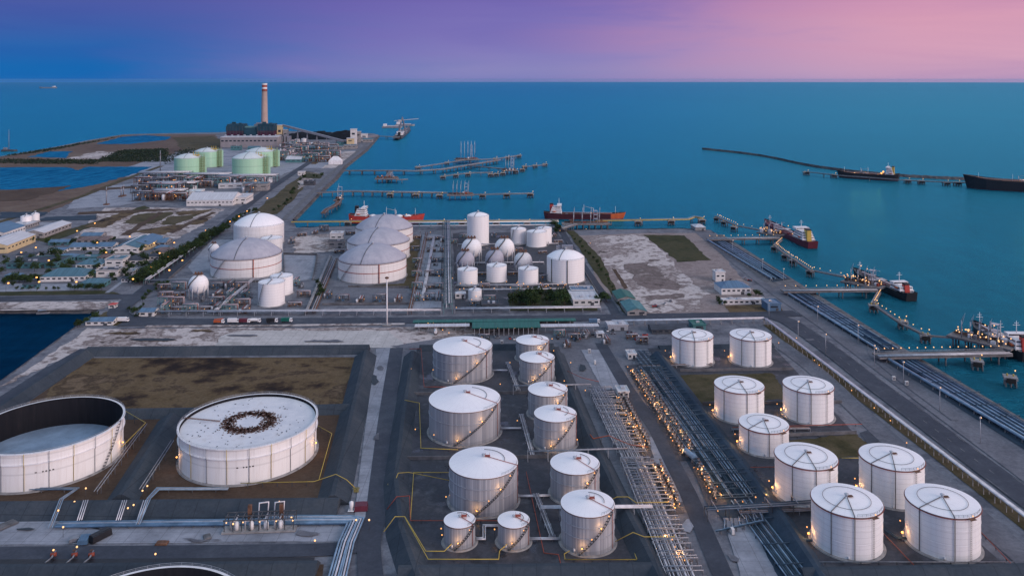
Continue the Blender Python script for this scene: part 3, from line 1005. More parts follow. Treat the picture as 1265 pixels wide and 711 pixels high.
def cone_tank(x0, x1, yr, yb, label, group, style, fz=-PI / 2, kk=0, rise=.10, height=None, name='storage_tank'):
    X, Y, r, z = solve(x0, x1, yr, yb)
    if height:
        z = height
    root = thing(name, label, 'storage tank', (X, Y, .25), 0, group)
    front = math.atan2(-Y, -X)
    foundation(root, r)
    h = z - .25
    ap = r * rise * 1.6
    sh = MB()
    sh.lathe([(r, .3), (r, h)], 96)
    sh.build('shell', M['shell_grey' if style == 'clad' else 'shell_white'], root)
    rf = MB()
    rf.lathe([[(r + .12, h - .1), (r + .12, h + .12)], [(r + .12, h + .12), (r * .55, h + ap * .52), (.6, h + ap)], [(.6, h + ap), (.01, h + ap + .03)]], 96)
    rf.build('roof', M['roof_white'], root)
    edge = MB()
    edge.lathe(ring_prof(r + .13, h - .28, .14, .26), 72)
    edge.build('roof_edge', M['rust' if style == 'clad' else 'steel_dark'], root)
    vent_part(root, 0, 0, h + ap, 1.0 if r > 8 else .7)
    sl_ = ap / r

    def on_roof(rr, a, up=0.0):
        return (rr * math.cos(a), rr * math.sin(a), h + .12 + ap * (1 - rr / r) + up)
    if style == 'clad':
        if r > 8.5:
            for zz in ((.62,) if kk % 2 else (.42, .70)):
                g = MB()
                g.lathe(ring_prof(r + .02, h * zz, .22, .28), 72)
                g.build('wind_girder', M['white_steel'], root)
        a1, a2 = front - .28, front + 1.0
        spiral_stair(root, r, .6, h + .2, a1, a2)
        for i in range(4 if r > 9 else 2):
            t = (i + .3) / (4 if r > 9 else 2)
            a = a1 + (a2 - a1) * t
            bulb(root, ((r + 1.3) * math.cos(a), (r + 1.3) * math.sin(a), .6 + h * t + 1.9), .3 if r > 9 else .24)
            if i in (0, 2):
                glow(root, ((r + 2.2) * math.cos(a), (r + 2.2) * math.sin(a), .6 + h * t + 2.2), 220)
        m = MB()
        a3 = front + .9 + .2 * (kk % 3)
        m.tube([on_roof(1.0, a3, .5), on_roof(r * .5, a3, .4), on_roof(r, a3, .4), ((r + .4) * math.cos(a3), (r + .4) * math.sin(a3), h - .4), ((r + .4) * math.cos(a3), (r + .4) * math.sin(a3), .4)], .14, 6)
        m.build('fire_pipe', M['red_pipe'], root)
        m = MB()
        a4 = front + 2.5 + .3 * (kk % 4)
        m.tube([on_roof(r * .62, a4 - 1.7 + i * .17, .35) for i in range(11)], .13, 5)
        m.build('foam_pipe', M['steel_dark'], root)
        m = MB()                       # gauge platform by the vent
        m.box((1.9, .3, h + ap * .85 + .7), (2.4, 1.6, .2))
        for dx in (.9, 2.9):
            for dy in (-.4, 1.0):
                m.beam((dx, dy, h + ap * .75), (dx, dy, h + ap * .85 + 1.8), .1, .1)
        m.build('roof_platform', M['red_pipe'], root)
        rail(root, r - .25, h + .1, front + .55, front + 1.55)
        dx = MB()
        a5 = front - .5
        dx.lathe([(.55, 0), (.55, 1.2), (.02, 1.3)], 10, ((r + .2) * math.cos(a5), (r + .2) * math.sin(a5), 1.0))
        dx.build('manway', M['white_steel'], root)
    else:
        for j, zz in enumerate((.36, .70)):
            if j < 1 or r > 11:
                g = MB()
                g.lathe(ring_prof(r + .02, h * zz, .10, .12), 72)
                g.build('weld_band', M['white'], root)
        for j, aa in enumerate((front + .12 + .1 * (kk % 3), front - .62 + .2 * (kk % 2))):
            m = MB()
            m.tube([on_roof(1.2, aa, .25), on_roof(r * .5, aa, .3), on_roof(r, aa, .3), ((r + .35) * math.cos(aa), (r + .35) * math.sin(aa), h - .5), ((r + .35) * math.cos(aa), (r + .35) * math.sin(aa), .4)], .17, 6)
            m.build('cooling_pipe', M['steel_dark'], root)
        m = MB()
        m.tube([on_roof(r * .68, 2 * PI * i / 40, .28) for i in range(41)], .09, 5)
        m.build('spray_ring', M['steel_dark'], root)
        m = MB()
        m.tube([((r + .4) * math.cos(2 * PI * i / 56), (r + .4) * math.sin(2 * PI * i / 56), h - .35) for i in range(57)], .14, 5)
        m.build('spray_ring', M['red_pipe'], root)
        a6 = front + .78
        m = MB()
        c = ((r + .9) * math.cos(a6), (r + .9) * math.sin(a6))
        m.box((c[0], c[1], h - .1), (2.2, 3.0, .18), a6)
        for s_ in (-1.4, 1.4):
            m.beam((c[0] - s_ * math.sin(a6), c[1] + s_ * math.cos(a6), h - .1), (c[0] - s_ * math.sin(a6), c[1] + s_ * math.cos(a6), h + 1.1), .08, .08)
        m.build('platform', M['rust'], root)
        m = MB()
        c2 = ((r + .6) * math.cos(a6), (r + .6) * math.sin(a6))
        for s_ in (-.3, .3):
            m.beam((c2[0] - s_ * math.sin(a6), c2[1] + s_ * math.cos(a6), .4), (c2[0] - s_ * math.sin(a6), c2[1] + s_ * math.cos(a6), h), .09, .09)
        for i in range(int(h / .9)):
            m.box((c2[0], c2[1], .8 + i * .9), (.08, .6, .08), a6)
        m.build('ladder', M['steel_dark'], root)
        bulb(root, ((r + 1.4) * math.cos(a6), (r + 1.4) * math.sin(a6), h + 1.4), .3)
        a7 = front - 1.25
        bulb(root, ((r + 1.5) * math.cos(a7), (r + 1.5) * math.sin(a7), 3.0), .55)
        glow(root, ((r + 2.4) * math.cos(a7), (r + 2.4) * math.sin(a7), 3.4), 520)
        rail(root, r - .2, h + .1, front + .3, front + 1.4)
        m = MB()
        m.box((1.4, -.4, h + ap * .86 + .6), (2.2, 1.6, .15))
        m.build('roof_platform', M['rust'], root)
        a8 = front + .05
        m = MB()
        m.lathe([(.5, 0), (.5, .8), (.02, .9)], 10, ((r + .1) * math.cos(a8), (r + .1) * math.sin(a8), .8))
        m.build('manway', M['white_steel'], root)
    return root, X, Y, r, z


gm = 'grey clad tanks of the middle basin'
MID = [
    (535, 608, 439, 474.5, 'broad grey clad tank next to the loading shed'),
    (530, 618, 509.5, 552, 'broadest grey clad tank, second of the large row from the avenue'),
    (555, 639.5, 591, 640, 'broad grey clad tank standing directly behind the pair of small tanks'),
    (548.5, 587, 652, 680.5, 'small grey clad tank of the front pair, on the dike side'),
    (615, 654, 652, 680.5, 'small grey clad tank of the front pair, on the pipe rack side'),
    (637.5, 678, 426, 449, 'slim grey clad tank closest to the green roofed shed'),
    (642, 685, 448, 475.5, 'slim grey clad tank just behind the mid sized one'),
    (652.5, 701, 489.5, 521, 'mid sized grey clad tank half hidden by the taller one before it'),
    (660, 712, 521, 559, 'tall grey clad tank with an orange pipe leading off to the pipe rack'),
    (680, 740.5, 586, 625, 'tall grey clad tank with a red roof edge beside the yellow foam pipe'),
    (693, 759, 638.6, 687.5, 'largest grey clad tank of the pipe rack column, by the bottom dike'),
]
TANKPOS = {}
for i, t in enumerate(MID):
    TANKPOS['M', i] = cone_tank(*t[:4], t[4], gm, 'clad', kk=i, rise=.10)[1:]
gr_ = 'white tanks of the eastern basin'
RIGHT = [
    (830, 881, 421, 454, 'white cone roof tank next to the avenue, on the pipe trench side'),
    (901.5, 953, 421, 454.5, 'white cone roof tank next to the bend of the white pipeline'),
    (882.5, 944, 486, 525, 'white cone roof tank behind the low squat tank, facing the pipe trench'),
    (967, 1030, 486, 525.5, 'white cone roof tank beside the dirt track and the dark pool'),
    (913, 974.5, 535, 565.5, 'squat white tank, lowest of the eastern basin, with a plain roof'),
    (957, 1035, 580, 630, 'large white tank behind the one with a stepped pipe on its shell'),
    (1061, 1142.5, 581.5, 630.5, 'large white tank at the end of the olive field next to the dirt track'),
    (1002, 1091, 639, 694, 'large white tank with a stepped pipe down its shell, by the bottom dike'),
    (1118, 1212, 640, 695.5, 'largest white tank, at the corner of the bottom dike and the track'),
]
for i, t in enumerate(RIGHT):
    TANKPOS['R', i] = cone_tank(*t[:4], t[4], gr_, 'white', kk=i, rise=.065)[1:]
# stepped pipe on the shell of one tank
EXTRA = None


# floating roof tanks
def float_tank(X, Y, r, h, roof_z, label, ring_r, name='floating_roof_tank', deck='float_roof'):
    root = thing(name, label, 'storage tank', (X, Y, .25), 0, 'floating roof tanks of the western basin')
    front = math.atan2(-Y, -X)
    foundation(root, r, .6)
    m = MB()
    m.lathe([[(r, .4), (r, h)], [(r, h), (r - .25, h)]], 128)
    m.build('shell', M['shell_float'], root)
    m = MB()
    m.lathe([(r - .25, h), (r - .25, .5)], 128)
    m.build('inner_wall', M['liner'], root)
    g = MB()
    g.lathe(ring_prof(r + .02, h - .5, .9, .5), 128)
    g.build('rim_walkway', M['white'], root)
    g = MB()
    g.lathe(ring_prof(r + .02, h * .70, .75, .35), 128)
    g.build('wind_girder', M['white'], root)
    m = MB()
    m.lathe([[(r - .5, roof_z - .3), (r - .5, roof_z + .5)], [(r - .5, roof_z + .5), (r - 3.2, roof_z + .5), (r * .6, roof_z + .35), (.01, roof_z + .55)]], 96)
    rf = m.build('floating_roof', M[deck], root)
    if ring_r:                                          # rusty weights standing in a ring on the deck
        m = MB()
        rr = random.Random(5)
        for i in range(1700):
            a = rr.uniform(0, 2 * PI)
            q = ring_r * (1 + .24 * rr.gauss(0, .75))
            m.box((q * math.cos(a), q * math.sin(a), roof_z + .6), (rr.uniform(.25, 1.3), rr.uniform(.2, .8), .12), rr.uniform(0, 3))
        struct(m.build('rust_crust', M['rust_dark'], root), 'stuff')
        m = MB()
        for i in range(80):
            a = rr.uniform(0, 2 * PI)
            q = r * .94 * math.sqrt(rr.uniform(0, 1))
            m.box((q * math.cos(a), q * math.sin(a), roof_z + .55), (rr.uniform(.3, 1.1), rr.uniform(.2, .6), .12), rr.uniform(0, 3))
        struct(m.build('deck_litter', M['roof_dark'], root), 'stuff')
    m = MB()                                            # rolling ladder from the rim to the deck
    la = front - 1.9 if ring_r else front + .9
    p, q = Vector(((r - .2) * math.cos(la), (r - .2) * math.sin(la), h + .6)), Vector((r * .45 * math.cos(la), r * .45 * math.sin(la), roof_z + .8))
    sd_ = Vector((-math.sin(la), math.cos(la), 0))
    for s_ in (-.5, .5):
        m.beam(p + sd_ * s_, q + sd_ * s_, .18, .25)
    for i in range(14):
        m.beam(p.lerp(q, i / 13) - sd_ * .5, p.lerp(q, i / 13) + sd_ * .5, .15, .1)
    m.build('rolling_ladder', M['rust'], root)
    spiral_stair(root, r, .6, h + .3, front + .72 if not ring_r else front - 1.5, front + 1.12 if not ring_r else front - 1.9, 'steel_dark', 1.3)
    rail(root, r + .8, h, 0, 2 * PI, 'handrail', 'white_steel', 1.1, 4)
    for i in range(9):
        a = front - 1.2 + i * .3
        m = MB()
        m.tube([((r + .95) * math.cos(a), (r + .95) * math.sin(a), h), ((r + .95) * math.cos(a), (r + .95) * math.sin(a), h * .72), ((r + .4) * math.cos(a), (r + .4) * math.sin(a), h * .66), ((r + .4) * math.cos(a), (r + .4) * math.sin(a), .8)], .14, 5)
        m.build('foam_riser', M['yellow' if i % 2 else 'pipe_grey'], root)
    m = MB()                                            # stencilled tank number, too small to read
    for j, (o_, w_) in enumerate(((0, 1.3), (3.0, .9), (4.4, 1.1), (5.9, 1.1), (7.4, 1.1))):
        a = front - .16 + o_ / r
        m.box(((r + .04) * math.cos(a), (r + .04) * math.sin(a), h * .48), (.05, w_ * .7, .6 if j else .5), a)
    m.build('tank_number', M['black'], root)
    for a in (front - 1.35, front + 1.2):
        bulb(root, ((r + 1.2) * math.cos(a), (r + 1.2) * math.sin(a), 6.5), .5)
        glow(root, ((r + 2.2) * math.cos(a), (r + 2.2) * math.sin(a), 6.8), 260)
    return root


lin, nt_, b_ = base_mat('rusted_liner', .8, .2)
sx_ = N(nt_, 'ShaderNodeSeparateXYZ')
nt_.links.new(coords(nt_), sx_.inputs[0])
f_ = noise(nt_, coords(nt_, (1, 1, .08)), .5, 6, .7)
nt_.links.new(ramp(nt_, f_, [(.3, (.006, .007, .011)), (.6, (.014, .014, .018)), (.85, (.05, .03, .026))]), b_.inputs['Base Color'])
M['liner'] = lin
M['rust_dark'] = paint('dark_rust', (.13, .065, .045), .85, .4, .5)
M['tower_green'] = paint('tower_green', (.32, .40, .20), .6, .2)
fr_, nt_, b_ = base_mat('floating_deck', .55, .3)
f_ = noise(nt_, coords(nt_), .09, 7, .7)
nt_.links.new(ramp(nt_, f_, [(.3, (.55, .56, .60)), (.55, (.72, .71, .73)), (.68, (.60, .57, .57)), (.85, (.35, .3, .28))]), b_.inputs['Base Color'])
M['float_roof'] = fr_
M['deck_shaded'] = paint('well_shaded_deck', (.25, .33, .44), .55, .25, .06, .3, dirt=(.16, .17, .2))  # blue shade of the deep tank well is put into the deck colour

X2, Y2, r2, z2 = solve(220.5, 391, 555, 600.5)
float_tank(X2, Y2, r2, z2, z2 - 1.9, 'white floating roof tank with a ring of rust on its deck', 11.2)
dx_ = (62 - 305.5) * .425
X1, Y1 = X2 - 103, Y2 - 7
float_tank(X1, Y1, r2 * 1.01, z2 + .8, 3.4, 'open white floating roof tank, deck sunk low, dark inner wall showing', 0, deck='deck_shaded')
X3, Y3 = X2 + 17, Y2 - 166
float_tank(X3, Y3, r2, z2, 6, 'open white floating roof tank across the trench, only its far rim in view', 0)


# dome roofed tanks
def dome_tank(x0, x1, yr, yb, yapex, label, cat='storage tank', shell='shell_dome', roof='roof_grey', height=None, group=None, band=True, stair=True, name='dome_roof_tank', tower=0):
    X, Y, r, z = solve(x0, x1, yr, yb)
    if height:
        z = height
    root = thing(name, label, cat, (X, Y, .2), 0, group)
    front = math.atan2(-Y, -X)
    foundation(root, r)
    h = z - .2
    m = MB()
    m.lathe([(r, .3), (r, h)], 96)
    m.build('shell', M[shell], root)
    zap = EYE - (yapex - HY) * Y / FOC - .2
    rise = max(1.0, zap - h)
    Rs = (r * r + rise * rise) / (2 * rise)
    al = math.asin(min(1, r / Rs))
    m = MB()
    m.lathe([[(r + .15, h - .15), (r + .15, h + .05)], [(max(.01, Rs * math.sin(al * (1 - i / 12))), h + .05 + Rs * math.cos(al * (1 - i / 12)) - (Rs - rise)) for i in range(13)]], 96)
    m.build('roof', M[roof], root)
    if band:
        g = MB()
        g.lathe(ring_prof(r + .02, h * .52, .35, .5), 96)
        g.build('shell_band', M['red_pipe'], root)
        g = MB()
        g.lathe(ring_prof(r + .05, h - .5, .3, .45), 96)
        g.build('roof_edge', M['rust'], root)
        a = front + .18
        m = MB()
        m.tube([((r + .6) * math.cos(a), (r + .6) * math.sin(a), h), ((r + .6) * math.cos(a), (r + .6) * math.sin(a), .4)], .5, 6)
        m.build('down_pipe', M['red_pipe'], root)
    if stair:
        spiral_stair(root, r, .5, h, front - 1.1, front - .6, 'steel_dark', 1.4)
    m = MB()
    pr = []
    a = front - .35
    for i in range(9):
        t = al * (1 - i / 8)
        q = max(.5, Rs * math.sin(t))
        pr.append((q * math.cos(a), q * math.sin(a), h + .35 + Rs * math.cos(t) - (Rs - rise)))
    m.tube(pr, .28, 5)
    m.build('roof_stair', M['steel_dark'], root)
    vent_part(root, 0, 0, h + rise, 1.6)
    rail(root, r + .2, h, 0, 2 * PI, 'handrail', 'steel_dark', 1.1, 4)
    return root, X, Y, r, z


gd = 'grey domed tanks by the pier'
dome_tank(418, 502, 327, 351, 301, 'front domed tank of the overlapping row of three, whole shell in view', group=gd)
dome_tank(428.5, 506, 304, 325, 281.5, 'middle domed tank of the overlapping row of three', group=gd)
dome_tank(439, 510, 286, 305, 265, 'rear domed tank of the overlapping row of three, in front of the red ship', group=gd)
dome_tank(260, 348, 321.5, 346, 294.5, 'broad grey domed tank with a dark roof stair, beside the avenue trees', group=None)
dome_tank(288.5, 351, 281, 306, 263.5, 'tall pale domed tank standing behind the broad grey domed tank', roof='roof_white', stair=False, band=False)
dome_tank(322, 349, 296, 313, 293, 'small pale tank squeezed between the two large domed tanks', roof='roof_white', band=False, stair=False)
gw = 'twin white tanks by the avenue'
dome_tank(319, 352, 351.5, 380, 346, 'front one of the twin white tanks, brown stair across its shell', shell='shell_white', roof='roof_white', group=gw, band=False, name='small_dome_tank')
dome_tank(333.5, 362, 343.5, 366, 340, 'rear one of the twin white tanks, partly covered by its twin', shell='shell_white', roof='roof_white', group=gw, band=False, name='small_dome_tank')
# central tank cluster
gc = 'white tanks of the gas yard'
dome_tank(577, 604, 268, 304, 262, 'tallest slim white tank at the back of the gas yard, valves on top', shell='shell_white', roof='roof_white', group=gc, band=False, stair=False)
dome_tank(631, 650, 284, 303, 280.5, 'white tank with a dark stair crossing its shell, behind the spheres', shell='shell_white', roof='roof_white', group=gc, band=False, name='small_dome_tank')
dome_tank(650.5, 675, 288, 306, 283.5, 'white tank with a grey frame at its foot, middle of the back row of three', shell='shell_white', roof='roof_white', group=gc, band=False, name='small_dome_tank', stair=False)
dome_tank(664, 681.5, 282.5, 302, 279.5, 'white tank nearest the pier road in the back row of three', shell='shell_white', roof='roof_white', group=gc, band=False, name='small_dome_tank')
dome_tank(565, 590, 335, 354, 331, 'short white tank in front of the grey spheres, beside the tall pipe rack', shell='shell_white', roof='roof_white', group=gc, band=False, name='small_dome_tank', stair=False)
dome_tank(601, 626, 330, 349.5, 326.5, 'short white tank in front of the spheres, middle of three', shell='shell_white', roof='roof_white', group=gc, band=False, name='small_dome_tank', stair=False)
dome_tank(640, 665, 334, 353, 330, 'short white tank in front of the spheres, next to the biggest tank', shell='shell_white', roof='roof_white', group=gc, band=False, name='small_dome_tank', stair=False)
dome_tank(578.5, 595, 359.5, 372, 357, 'smallest white tank of the gas yard, standing alone by the gate hut', shell='shell_white', roof='roof_white', group=gc, band=False, name='small_dome_tank', stair=False)
rt_, X, Y, r, z = dome_tank(675.5, 722, 322, 351, 308, 'biggest white tank of the gas yard, pump housings on its dome', shell='shell_white', roof='roof_white', group=gc, band=False, stair=False)
m = MB()
m.box((2, 3, z + 8), (11, 5, 5), 0)
m.box((-7, 5, z + 7.5), (4, 4, 4), 0)
m.build('pump_housing', M['pipe_grey'], rt_)
for a in (-2.45, -1.55):
    m = MB()
    m.tube([((r + .3) * math.cos(a), (r + .3) * math.sin(a), z), ((r + .3) * math.cos(a), (r + .3) * math.sin(a), .5)], .45, 6)
    m.build('cooling_pipe', M['steel_dark'], rt_)

# pale green gas tanks beside the power station, each with a stair tower
gg = 'pale green gas tanks'
for x0, x1, yr, yb, ya, hh, lb in (
        (215, 251, 196, 219.5, 189.5, None, 'green gas tank with a yellow stair tower, in front of its twin, toward the lagoon'),
        (240, 272, 188, 207.5, 182.5, None, 'green gas tank half hidden behind the one with the yellow stair tower'),
        (286.5, 330, 196.5, 219, 188, None, 'blue green gas tank in front of its twin, on the avenue side'),
        (303, 342, 188, 207.5, 182, None, 'green gas tank half hidden behind the blue green one')):
    rt_, X, Y, r, z = dome_tank(x0, x1, yr, yb, ya, lb, 'gas tank', 'shell_green', 'roof_green', hh, gg, False, False, 'gas_tank')
    a = math.atan2(-Y, -X) + .95
    m = MB()
    c = ((r + 4) * math.cos(a), (r + 4) * math.sin(a))
    for sx in (-3.5, 3.5):
        for sy in (-3.5, 3.5):
            m.beam((c[0] + sx, c[1] + sy, 0), (c[0] + sx, c[1] + sy, z + 8), .7, .7)
    for i in range(9):
        k = z * i / 8 + 2
        m.box((c[0], c[1], k), (7.6, 7.6, .3))
        m.beam((c[0] - 3.5, c[1] - 3.6, k), (c[0] + 3.5, c[1] - 3.6, k + z / 8), .5, .4)
    m.build('stair_tower', M['tower_green'], rt_)
    m = MB()
    a += .35
    m.box(((r + 1) * math.cos(a), (r + 1) * math.sin(a), z * .52), (11, 12, z * 1.04), a)
    m.build('pipe_tower', M['shell_green'], rt_)
    m = MB()
    m.box((r * .6, -r * .2, z + 5), (14, 7, 2))
    for i in range(3):
        m.beam((r * .6 - 5 + i * 5, -r * .2, z + 4), (r * .6 - 5 + i * 5, -r * .2, z + 12), .9, .9)
    m.build('roof_platform', M['yellow'], rt_)


# spheres on legs
def sphere_tank(x0, x1, ytop, ybot_sphere, yfoot, label, mat='shell_white', group='gas spheres', legs=10):
    a0, a1 = math.atan((x0 - CX) / FOC), math.atan((x1 - CX) / FOC)
    th, al_ = (a0 + a1) / 2, (a1 - a0) / 2
    p = G((x0 + x1) / 2, yfoot)
    d = math.hypot(p.x, p.y)
    r = d * math.sin(al_)
    cy = (ytop + ybot_sphere) / 2
    zc = EYE - (cy - HY) * p.y / FOC
    root = thing('gas_sphere', label, 'gas sphere', (p.x, p.y, .2), 0, group)
    m = MB()
    m.ball((0, 0, zc), r, 40)
    m.build('sphere', M[mat], root)
    for i in range(legs):
        a = 2 * PI * i / legs
        m = MB()
        m.tube([(r * .96 * math.cos(a), r * .96 * math.sin(a), 0), (r * .96 * math.cos(a), r * .96 * math.sin(a), zc)], r * .05, 6)
        m.build('leg', M['white_steel'], root)
    m = MB()                                         # stair wound over the sphere
    pts = []
    for i in range(15):
        e = -.25 + 1.7 * i / 14
        a = -PI / 2 - .9 + 1.25 * i / 14
        pts.append(((r + .5) * math.cos(e) * math.cos(a), (r + .5) * math.cos(e) * math.sin(a), zc + (r + .5) * math.sin(e)))
    m.tube(pts, r * .055, 5)
    m.build('staircase', M['steel_dark'], root)
    m = MB()
    m.box((0, 0, zc + r + .5), (r * .9, r * .6, .3))
    for sx in (-1, 0, 1):
        m.box((sx * r * .3, 0, zc + r + 1.4), (r * .14, r * .14, 1.8))
    m.build('top_platform', M['rust'], root)
    return root


sphere_tank(570, 595, 295, 318, 325, 'white gas sphere on the pipe rack side, below the tallest slim tank')
sphere_tank(611, 635.5, 294.5, 317.5, 324, 'white gas sphere in the middle of the yard, behind the grey one')
sphere_tank(563.5, 586, 310, 331.5, 338, 'dull silver gas sphere beside the tall pipe rack', 'roof_grey')
sphere_tank(599.5, 622.5, 309.5, 329, 336, 'dull silver gas sphere in the middle, in front of two white ones', 'roof_grey')
sphere_tank(635, 657.5, 312.5, 332, 338, 'pinkish grey gas sphere with a stair curled over it', 'shell_dome')
sphere_tank(232.5, 258, 338, 364, 369, 'lone white gas sphere on many legs at the avenue corner', group=None)
sphere_tank(257.5, 271, 298, 316, 322, 'white gas sphere tucked behind the broad grey domed tank', group=None)
# ---------------------------------------------------------------- dikes, walls
def offs(pts, d):
    """offset an open plan polyline sideways (to its left for positive d) with mitred corners"""
    o = []
    for i, p in enumerate(pts):
        a = (pts[i] - pts[i - 1]) if i else (pts[1] - pts[0])
        b = (pts[i + 1] - pts[i]) if i < len(pts) - 1 else a
        a, b = Vector((a.x, a.y)).normalized(), Vector((b.x, b.y)).normalized()
        na, nb = Vector((-a.y, a.x)), Vector((-b.y, b.x))
        n_ = (na + nb).normalized()
        k = d / max(.4, n_.dot(na))
        o.append(Vector((p.x + n_.x * k, p.y + n_.y * k, 0)))
    return o


def dike(label, pts, top, base, h, mat='dike', cat='dike', name='dike_wall'):
    P_ = [G(*p) for p in pts]
    rails_ = [(base / 2, .1), (top / 2, h), (-top / 2, h), (-base / 2, .1)]
    rows = [[(v.x, v.y, z) for v in offs(P_, d)] for d, z in rails_]
    m_ = MB()
    n_ = len(P_)
    for a, b in zip(rows, rows[1:]):
        m_.add(a + b, [(i, n_ + i, n_ + i + 1, i + 1)[::-1] for i in range(n_ - 1)])
    for e in (0, -1):
        m_.add([r_[e] for r_ in rows], [(0, 1, 2, 3) if e else (3, 2, 1, 0)])
    return tag(m_.build(name, M[mat]), label, cat)


dike('grey dike between the pale strip and the dry field', [(108, 437), (456, 434)], 2, 13, 4.96)
dike('grey dike sloping along the dock side of the dry field', [(106, 440), (52, 476), (-60, 552)], 2, 14, 4.93)
dike('long grey dike between the rusty deck tank and the concrete road', [(452, 440), (430, 540), (411, 624)], 2, 16, 4.89)
dike('grey dike along the blue pipes, at the foot of both floating roof tanks', [(-90, 634), (150, 631), (419, 628)], 2, 16, 4.86)
dike('grey dike running between the two floating roof tanks', [(212, 519), (180, 572), (149, 622)], 2, 15, 4.42)
dike('grey dike between the dry field and the floating roof tanks', [(90, 514), (230, 512), (432, 507)], 1.8, 12, 3.99)
dike('dark dike between the trench and the tank at the lower edge', [(-90, 712), (392, 706)], 2, 13, 4.25)
dike('dark dike of the middle basin along the concrete road', [(510, 440), (497, 531), (489, 600), (495, 660), (522, 740)], 2, 13, 4.32)
dike('dark dike of the middle basin along the white pipe rack', [(686, 438), (706, 490), (728, 545), (756, 605), (800, 690), (822, 735)], 2, 13, 4.28)
dike('dark wall at the avenue end of the middle basin', [(518, 432), (684, 430)], 1.5, 8, 3.65)
dike('dark dike closing the middle basin in front of the small tank pair', [(492, 712), (806, 708)], 2, 13, 4.21)
dike('bluish dike of the eastern basin along the pipe trench', [(812, 440), (860, 505), (910, 572), (965, 645), (1020, 730)], 2, 12, 3.98, 'dike_teal')
dike('dark dike closing the eastern basin at the lower edge', [(990, 714), (1290, 708)], 2, 13, 3.95)
dike('low dike at the avenue end of the eastern basin', [(814, 430), (955, 427)], 1.5, 8, 2.01)
for pts, lb in (([(508, 488), (700, 486)], 'low concrete wall across the middle basin beyond the broadest tank'),
                ([(503, 568), (740, 565)], 'low concrete wall across the middle basin before the broad tank'),
                ([(840, 459), (980, 457)], 'low concrete wall behind the olive field'),
                ([(868, 500), (1040, 498)], 'low concrete wall in front of the olive field'),
                ([(906, 541), (1058, 536)], 'low concrete wall across the eastern basin by the squat tank')):
    P0, P1 = G(*pts[0]), G(*pts[1])
    m = MB()
    m.beam(P0 + UP * 1.1, P1 + UP * 1.1, .5, 1.9)
    w_ = tag(m.build('bund_wall', M['conc_dark']), lb, 'wall')


# ---------------------------------------------------------------- pipework
def bundle(label, pts, n, gap, r, z, mat, group=None, posts=9.0, name='pipe_bundle', pmat='conc_dark', zs=None, cat='pipes'):
    """parallel pipes along picture points, on sleepers or posts"""
    P_ = [G(*p) for p in pts]
    o_ = P_[0].copy()
    root = thing(name, label, cat, (o_.x, o_.y, .3), 0, group)
    P_ = [p - o_ for p in P_]
    zz = zs or [z] * len(P_)
    for i in range(n):
        q = offs(P_, (i - (n - 1) / 2) * gap)
        m_ = MB()
        m_.tube([(a.x, a.y, h) for a, h in zip(q, zz)], r, 7)
        m_.build('pipe', M[mat if isinstance(mat, str) else mat[i % len(mat)]], root)
    if posts:
        proto = None
        for (a, b, za, zb) in zip(P_, P_[1:], zz, zz[1:]):
            L = (b - a).length
            if abs(za - zb) > .3 or L < posts * .6:
                continue
            k = max(1, int(L / posts))
            rz = math.atan2((b - a).y, (b - a).x)
            for i in range(k):
                p = a.lerp(b, (i + .5) / k)
                if proto is None or abs(proto[1] - za) > .05:
                    m_ = MB()
                    wd = (n - 1) * gap + 2 * r + .3
                    m_.box((0, 0, za - r - .15), (.3, wd, .3))
                    for s_ in ((-1, 1) if wd > 1 else (0,)):
                        m_.box((0, s_ * (wd / 2 - .2), (za - r - .3) / 2 - .2), (.3, .3, za - r + .1))
                    proto = (m_.build('support', M[pmat], root, (p.x, p.y, 0)), za)
                    proto[0].rotation_euler = (0, 0, rz)
                else:
                    dup_part(proto[0], root, (p.x, p.y, 0), rz)
    return root


def rack(label, p, q, width, tiers, mat, group=None, step=10, fmat='white_steel', name='pipe_rack', rungs=0):
    """framed pipe rack: tiers = list of (height, number of pipes, radius)"""
    P0, P1 = G(*p), G(*q)
    d = P1 - P0
    L = d.length
    root = thing(name, label, 'pipe rack', (P0.x, P0.y, .3), math.atan2(d.y, d.x), group)
    r_ = random.Random(int(p[0] * 7 + p[1]))
    ci = 0
    for z, n, r in tiers:
        for i in range(n):
            y = (i + .5) / n * width - width / 2
            a, b = 0.0, L
            if n > 4 and r_.random() < .3:
                a = L * r_.uniform(0, .3)
            if n > 4 and r_.random() < .3:
                b = L * r_.uniform(.7, 1)
            m_ = MB()
            rr = r * r_.uniform(.75, 1.2)
            m_.tube([(a, y, z + rr), (b, y, z + rr)], rr, 6)
            m_.build('pipe', M[mat[ci % len(mat)] if isinstance(mat, (list, tuple)) else mat], root)
            ci += 1
    top = max(t[0] for t in tiers)
    m_ = MB()
    for z, n, r in tiers:
        m_.box((0, 0, z - .15), (.3, width + .5, .3))
    for s_ in (-1, 1):
        m_.box((0, s_ * (width / 2 + .1), (top + .3) / 2 - .2), (.3, .3, top + .7))
    k = max(2, int(L / step) + 1)
    k = min(k, 90)
    fr = m_.build('frame', M[fmat], root, (0, 0, 0))
    for i in range(1, k):
        dup_part(fr, root, (L * i / (k - 1), 0, 0))
    if rungs:
        m_ = MB()
        m_.tube([(0, -width / 2, 0), (0, width / 2 + 3, 0), (0, width / 2 + 3, -top + .3)], .22, 6)
        rg = None
        for i in range(rungs):
            x = L * (i + r_.uniform(.2, .8)) / rungs
            if rg is None:
                rg = m_.build('branch_pipe', M['pipe_grey' if fmat not in ('teal_steel', 'frame_blue') else 'pipe_teal'], root, (x, 0, top + .9))
            else:
                dup_part(rg, root, (x, 0, top + .9 + r_.uniform(0, .5)))
    return root


